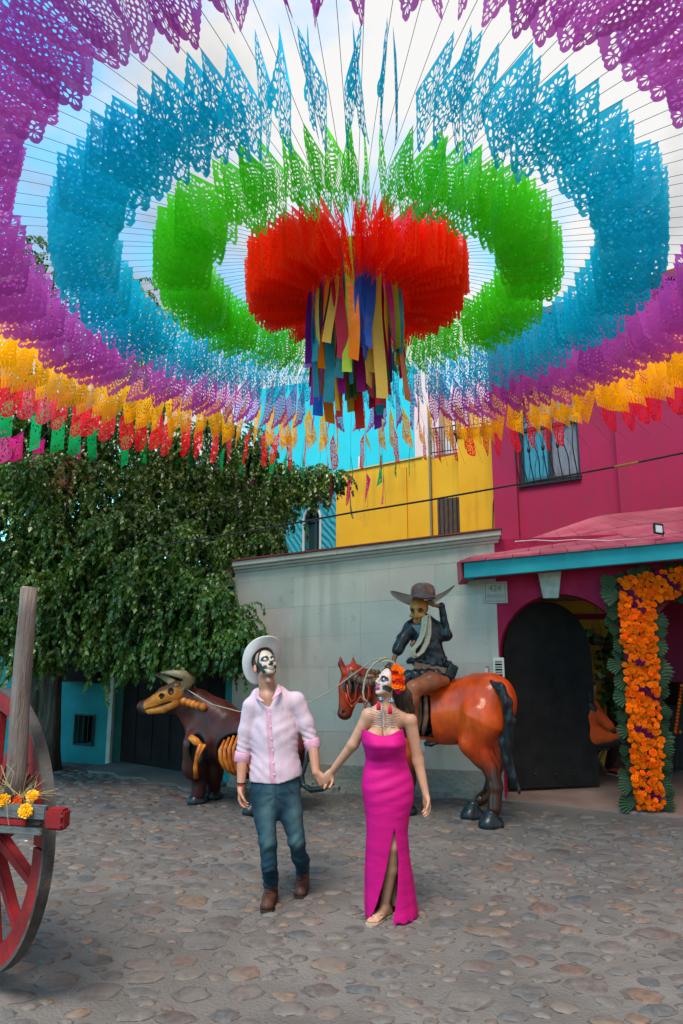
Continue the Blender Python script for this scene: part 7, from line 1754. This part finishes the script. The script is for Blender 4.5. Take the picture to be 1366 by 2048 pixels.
# ================================================================== flower arch at the porch
fa_ = on_ground(1293, 1628); AF = Frame((on_ground(1262, 1625).x, 7.50), q=(at(1500, 1600, 7.38).x, 7.38))
arch = thing('flower_arch', 'doorway arch of orange marigolds and purple cockscombs with green palm fans behind', 'arch', AF.pt(.2, 0, 0))
M_palm = leaf_mat('palm_fan', (.035, .085, .045), (.075, .13, .075), (.13, .19, .11)); M_cane = pbr('cane', (.30, .22, .12), None, rough=.7)
M_back = pbr('foliage_backing', (.03, .05, .012), None, rough=.9)
topz = AF.sz(1250, 1165)[1]; 
def post_x(z, side): # the post leans: left and right edges measured at the foot and the head
    zb, zt_ = 0.0, AF.sz(1260, 1210)[1]; l0, l1 = AF.sz(1269, 1620)[0], AF.sz(1236, 1215)[0]; r0, r1 = AF.sz(1328, 1620)[0], AF.sz(1308, 1215)[0]; t = (z - zb) / (zt_ - zb)
    return (l0 + (l1 - l0) * t) if side == 0 else (r0 + (r1 - r0) * t)
zl0 = AF.sz(1260, 1212)[1]; zl1 = AF.sz(1260, 1158)[1]; lsl = (AF.sz(1366, 1135)[1] - AF.sz(1250, 1155)[1]) / (AF.sz(1366, 1135)[0] - AF.sz(1250, 1155)[0]); sx0 = AF.sz(1240, 1180)[0]
MB().hexa([AF.pt(post_x(0, 0) + .04, -.06, .05), AF.pt(post_x(0, 1) - .04, -.06, .05), AF.pt(post_x(0, 1) - .04, .0, .05), AF.pt(post_x(0, 0) + .04, 0, .05), AF.pt(post_x(zl0, 0) + .03, -.06, zl1 - .05), AF.pt(post_x(zl0, 1) - .03, -.06, zl1 - .05), AF.pt(post_x(zl0, 1) - .03, 0, zl1 - .05), AF.pt(post_x(zl0, 0) + .03, 0, zl1 - .05)]).build('post_backing', M_back, arch)
MB().fbox(AF, sx0 + .03, sx0 + 1.7, -.06, -.0, zl0 + .03, zl1 - .03, lsl * 1.7).build('lintel_backing', M_back, arch)
for s in (post_x(0, 0) + .07, post_x(0, 1) - .05): MB().tube([AF.pt(s, -.02, 0), AF.pt(s, -.02, .3)], .008, 6).build('cane_leg', M_cane, arch)
blooms = []; ar_ = random.Random(51)
def purple_at(s, z, lint):
    if lint: return abs(((s - sx0) * 1.0 + (z - zl0 - lsl * (s - sx0)) * .9) % .46 - .2) < .030 and ar_.random() < .8
    f = (s - post_x(z, 0)) / max(.05, post_x(z, 1) - post_x(z, 0))
    return any(abs(z - z0 + .20 * f) < .022 and a <= f <= b for z0, a, b in ((2.22, .05, .85), (1.62, .0, .6), (1.36, .4, 1.0), (.92, .05, .95), (.32, .1, .9))) 
def try_bloom(s, z, r_, lint):
    for (a, b, c) in blooms:
        if (a - s) ** 2 + (b - z) ** 2 < ((c + r_) * .56) ** 2: return
    blooms.append((s, z, r_)); me = PU[ar_.randrange(3)] if purple_at(s, z, lint) else OR[ar_.randrange(6)]
    n = AF.n + AF.d * ar_.uniform(-.5, .5) + Vector((0, 0, ar_.uniform(-.3, .5))); W_ = AF.pt(s, .035 + ar_.uniform(-.015, .03), z)
    cnt_b.append((me, W_, n, r_ * (1 if me not in PU else 1.05)))
cnt_b = []
for _ in range(5200):
    z = ar_.uniform(.06, zl0 + .02); s = ar_.uniform(post_x(z, 0) + .01, post_x(z, 1) - .01); try_bloom(s, z, ar_.uniform(.028, .043), False)
for _ in range(4200):
    s = ar_.uniform(sx0, sx0 + 1.05); z = ar_.uniform(zl0, zl1) + lsl * (s - sx0); try_bloom(s, z, ar_.uniform(.028, .043), True)
print('blooms', len(cnt_b))
ar_.shuffle(cnt_b); cnt_b.sort(key=lambda b: (b[1].x > 3.80))
restb = {}
no = npu = 0
for me, W_, n, r_ in cnt_b:
    pu = me in PU
    if (not pu and no < 285) or (pu and npu < 150):
        o = put_bloom('cockscomb' if pu else 'marigold', me, W_, n, r_, arch)
        no += not pu; npu += pu
    else: restb.setdefault(pu, []).append((me, W_, n, r_))
for pu, L_ in restb.items():
    m = MB()
    for me, W_, n, r_ in L_:
        q = Vector(n).to_track_quat('Z', 'Y').to_matrix() @ Euler((ar_.uniform(-.3, .3), ar_.uniform(-.3, .3), ar_.uniform(0, 6.28))).to_matrix()
        m.add([W_ + q @ (v.co * r_) for v in me.vertices], [tuple(p.vertices) for p in me.polygons])
    o = m.build('packed_blooms', M_pu if pu else M_or, arch); tag(o, kind='stuff')
def fan(c, d, n, L_, w_, k=7):
    """a pleated palm fan: k blades spreading from c towards d"""
    d = Vector(d).normalized(); n = Vector(n).normalized(); t = d.cross(n).normalized(); V = [tuple(c)]; Fc = []
    for i in range(2 * k + 1):
        a = (i / (2 * k) - .5) * w_; l = L_ * (1 if i % 2 else .90) * (1 - .18 * abs(i / k - 1)); V.append(tuple(Vector(c) + (d * math.cos(a) + t * math.sin(a)) * l + n * (.018 if i % 2 else -.010)))
    return V, [(0, i + 1, i + 2) for i in range(2 * k)]
fr2 = random.Random(61)
def put_fan(c, d, n, L_=.20, w_=1.5):
    V, Fc = fan(c, d, n, L_ * fr2.uniform(.6, 1.3), w_ * fr2.uniform(.6, 1.2)); o = mesh_obj('palm_fan', V, Fc, M_palm, arch)
for k in range(27):
    z = .12 + (zl1 - .12) * k / 26
    for sd, sg in ((0, -1), (1, 1)):
        if sd == 1 and z > zl0 - .02: continue
        put_fan(AF.pt(post_x(min(z, zl0), sd) - sg * .05, -.01 - .03 * (k % 2), z), AF.d * sg + Vector((0, 0, fr2.uniform(-.55, .15))), AF.n + Vector((0, 0, .2)) + AF.d * fr2.uniform(-.3, .3), .19)
for k in range(18):
    s = sx0 - .02 + k * .075; put_fan(AF.pt(s, -.02 - .03 * (k % 2), zl1 - .05 + lsl * (s - sx0)), Vector((0, 0, 1)) + AF.d * fr2.uniform(-.6, .5), AF.n, .13)
    if k > 4: put_fan(AF.pt(s, -.02 - .03 * (k % 2), zl0 + .03 + lsl * (s - sx0)), Vector((0, 0, -1)) + AF.d * fr2.uniform(-.5, .5), AF.n, .10)

# ================================================================== seen through the porch
# seated person in orange, half hidden behind the door
Ys = 8.75
def K(px, py, o=0): return J(px, py, Ys + o)
sp_ = thing('person', 'seated person in an orange shirt and dark trousers half hidden behind the door', 'person', (K(1212, 1500)[0], Ys, .05))
S = Sdf(K(1150, 1580) - (.1, .6, .1), K(1290, 1390) + (.1, .6, .12), .009)
fs = on_ground(1222, 1552, .05)
S.chain([K(1180, 1480), K(1178, 1430), K(1180, 1400)], [.14, .15, .07], k=.04, S=(1, .8, 1)); S.chain([K(1180, 1485), K(1235, 1478, -.15), (fs.x + .0, fs.y + .06, .16)], [.10, .085, .05], k=.03); S.chain([K(1183, 1487, .15), K(1240, 1480, .1), (fs.x + .10, fs.y + .3, .16)], [.10, .085, .05], k=.03)
S.ell(K(1180, 1375, -.02), (.075, .09, .11), k=.03); S.chain([K(1180, 1410, -.1), K(1205, 1445, -.15), K(1228, 1462, -.22)], [.055, .045, .03], k=.02)
def st_col(V, N):
    C = np.tile((.03, .014, .016), (len(V), 1)); m = V[:, 2] > K(1180, 1400)[2]; C[m] = (.30, .15, .10); m = (V[:, 2] > K(1180, 1362)[2]); C[m] = (.02, .015, .012); return C
sdf_obj('body', S, M_skin, sp_, st_col)
S = Sdf(K(1150, 1530) - (.1, .5, .05), K(1290, 1390) + (.1, .5, .06), .009)
S.chain([K(1180, 1470), K(1178, 1430), K(1181, 1412)], [.175, .175, .09], k=.04, S=(1, .85, 1)); S.chain([K(1185, 1420, -.08), K(1205, 1440, -.15), K(1218, 1452, -.20)], [.075, .065, .06], k=.03); S.chain([K(1190, 1470, -.05), K(1238, 1470, -.16)], [.12, .09], k=.04)
sdf_obj('orange_shirt', S, pbr('orange_cloth', (.62, .085, .012), (.50, .05, .01), 6, .85, bump=.3), sp_, disp=lambda V, N: .006 * wave(V, 30, 3))
c = Vector((fs.x, fs.y, .05))
for dx_, dy_ in ((0, 0), (.12, .24)):
    S = Sdf((c.x + dx_ - .16, c.y + dy_ - .24, .04), (c.x + dx_ + .2, c.y + dy_ + .2, .22), .007); S.cap((c.x + dx_, c.y + dy_ + .06, .10), (c.x + dx_ + .06, c.y + dy_ - .08, .09), .042, .038, k=.02); S.half((0, 0, .062), (0, 0, -1))
    def sh_col(V, N): C = np.tile((.62, .08, .04), (len(V), 1)); C[V[:, 2] < .078] = (.8, .75, .7); C[(np.sin(V[:, 0] * 90 + V[:, 1] * 50) > .3) & (V[:, 2] > .09)] = (.03, .02, .02); return C
    sdf_obj('sneaker', S, M_vcloth, sp_, sh_col)
chair = thing('folding_chair', 'thin black metal folding chair under the seated person in orange', 'chair', (K(1190, 1560)[0], Ys, .05))
for (x0, y0, x1, y1, o_) in ((1178, 1490, 1214, 1545, -.1), (1214, 1490, 1184, 1548, -.1), (1170, 1490, 1206, 1540, .25), (1206, 1490, 1176, 1540, .25)): MB().tube([K(x0, y0, o_), K(x1, y1, o_)], .012, 6).build('leg', M_black, chair)
MB().hexa([tuple(K(x, y, o_)) for x, y, o_ in ((1166, 1500, -.12), (1220, 1500, -.12), (1220, 1500, .3), (1166, 1500, .3), (1166, 1494, -.12), (1220, 1494, -.12), (1220, 1494, .3), (1166, 1494, .3))]).build('seat', M_black, chair)
# vine on the pillar, hanging pot
vs_ = []
vn = thing('climbing_vine', 'dark leafy vine climbing the inner pillar behind the flower arch', 'plant', (K(1225, 1500, .7)[0], Ys + .7, .04))
for k in range(60):
    y = rng.uniform(1225, 1440); vs_.append(tuple(K(1226 + rng.uniform(-10, 16), y, .75 + rng.uniform(-.1, .1))))
o = leaves_mesh('foliage', np.array(vs_), .09, M_leaf, vn, n=7, L_=.22, wf=.8, seed=5); tag(o, kind='stuff')
MB().tube([K(1226, 1560, .8), K(1222, 1450, .8), K(1229, 1350, .8), K(1224, 1230, .8)], .02, 6).build('stem', M_bark, vn)
pot = thing('hanging_plant', 'small black hanging pot with a sparse green plant in the porch', 'plant', K(1193, 1282, .1))
MB().lathe(K(1193, 1290, .1), [(.06, 0), (.085, .03), (.09, .10), (.082, .105)], 18).build('pot', M_black, pot, smooth=True)
for dx_ in (-.07, .07): MB().tube([K(1193, 1275, .1) + (dx_, 0, 0), K(1193, 1215, .1)], .003, 4).build('wire', M_black, pot)
lv = np.array([tuple(K(1186 + rng.uniform(-8, 16), 1268 + rng.uniform(-12, 4), .1)) for _ in range(7)]); o = leaves_mesh('foliage', lv, .07, M_leaf2, pot, n=6, L_=.16, wf=.35, seed=6); tag(o, kind='stuff')
tv = thing('trailing_plant', 'thin green tendrils hanging down the yellow pillar in the porch', 'plant', K(1195, 1400, .2))
for i, (px, y0, y1) in enumerate(((1186, 1300, 1360), (1202, 1290, 1390), (1208, 1360, 1420))): MB().tube([K(px, y0, .2), K(px + 3, (y0 + y1) / 2, .2), K(px, y1, .2)], .004, 4).build('tendril', M_bark, tv)
o = leaves_mesh('foliage', np.array([tuple(K(x, y, .2)) for x, y in ((1187, 1330), (1190, 1355), (1200, 1352), (1206, 1408), (1209, 1415), (1204, 1398))]), .055, M_leaf2, tv, n=6, L_=.13, wf=.3, seed=7); tag(o, kind='stuff')
# black board with marigold border and a dark table on the far right
bd = thing('framed_board', 'black board edged with orange marigolds leaning inside the right arch', 'sign', K(1372, 1420, .1))
MB().hexa([tuple(K(x, y, o_)) for x, y, o_ in ((1352, 1462, .1), (1450, 1462, .1), (1450, 1462, .14), (1352, 1462, .14), (1364, 1372, .1), (1450, 1372, .1), (1450, 1372, .14), (1364, 1372, .14))]).build('panel', M_black, bd)
for t in np.linspace(0, 1, 14): put_bloom('marigold', OR[int(t * 5)], K(1351 + 12 * t, 1463 - 92 * t, .08), (0, -1, 0), .020, bd)
for t in np.linspace(0, 1, 8): put_bloom('marigold', OR[int(t * 5)], K(1352 + 60 * t, 1464, .08), (0, -1, 0), .020, bd)
MB().tube([K(1356, 1460, .15), K(1350, 1545, .3)], .012).build('leg', M_black, bd)
tb = thing('dark_table', 'dark cloth covered table inside the porch behind the flower arch', 'table', K(1330, 1500, .9))
MB().box(tuple(K(1322, 1555, 1.0) * (1, 0, 0) + (0, Ys + .9, .05)), tuple(K(1400, 1415, 1.0) * (1, 0, 0) + (0, Ys + 1.5, .86))).build('cloth', pbr('dark_cloth', (.02, .02, .022), (.04, .035, .035), 6, .9, bump=.4, bscale=8, bdist=.03, stretch=(4, 4, .4)), tb, bevel=.02)
MB().box(tuple(K(1320, 1555, 1.0) * (1, 0, 0) + (0, Ys + .88, .865)), tuple(K(1402, 1415, 1.0) * (1, 0, 0) + (0, Ys + 1.52, .88))).build('table_top', M_black, tb)
# fallen yellow petals and leaves by the gate
lt = MB(); lr = random.Random(3)
for _ in range(420):
    if lr.random() < .75: px, py = lr.gauss(320, 90), lr.gauss(1580, 16)
    else: px, py = lr.uniform(120, 640), lr.uniform(1570, 1680)
    g_ = on_ground(px, min(max(py, 1552), 1700))
    if outside(g_.x, g_.y + .15): continue
    s = lr.uniform(.006, .014); a = lr.uniform(0, 6.28); z = undul(g_.x, g_.y) + .014 + lr.uniform(0, .008)
    lt.add([(g_.x + math.cos(a + w) * s, g_.y + math.sin(a + w) * s * .7, z + lr.uniform(0, .004)) for w in (0, 1.5, 3.1, 4.7)], [(0, 1, 2), (0, 2, 3)])
o = lt.build('fallen_petals', pbr('fallen_petal', (.50, .22, .02), (.25, .14, .03), 3, .8)); tag(o, kind='stuff')
g_ = on_ground(51, 1689); pp = mesh_obj('paper_scrap', [(g_.x - .03, g_.y - .02, .02), (g_.x + .03, g_.y - .015, .022), (g_.x + .028, g_.y + .02, .028), (g_.x - .03, g_.y + .018, .021), (g_.x, g_.y, .035)], [(0, 1, 4), (1, 2, 4), (2, 3, 4), (3, 0, 4), (0, 3, 2, 1)], M_white); tag(pp, 'small crumpled scrap of white paper on the stones behind the wheel', 'litter')
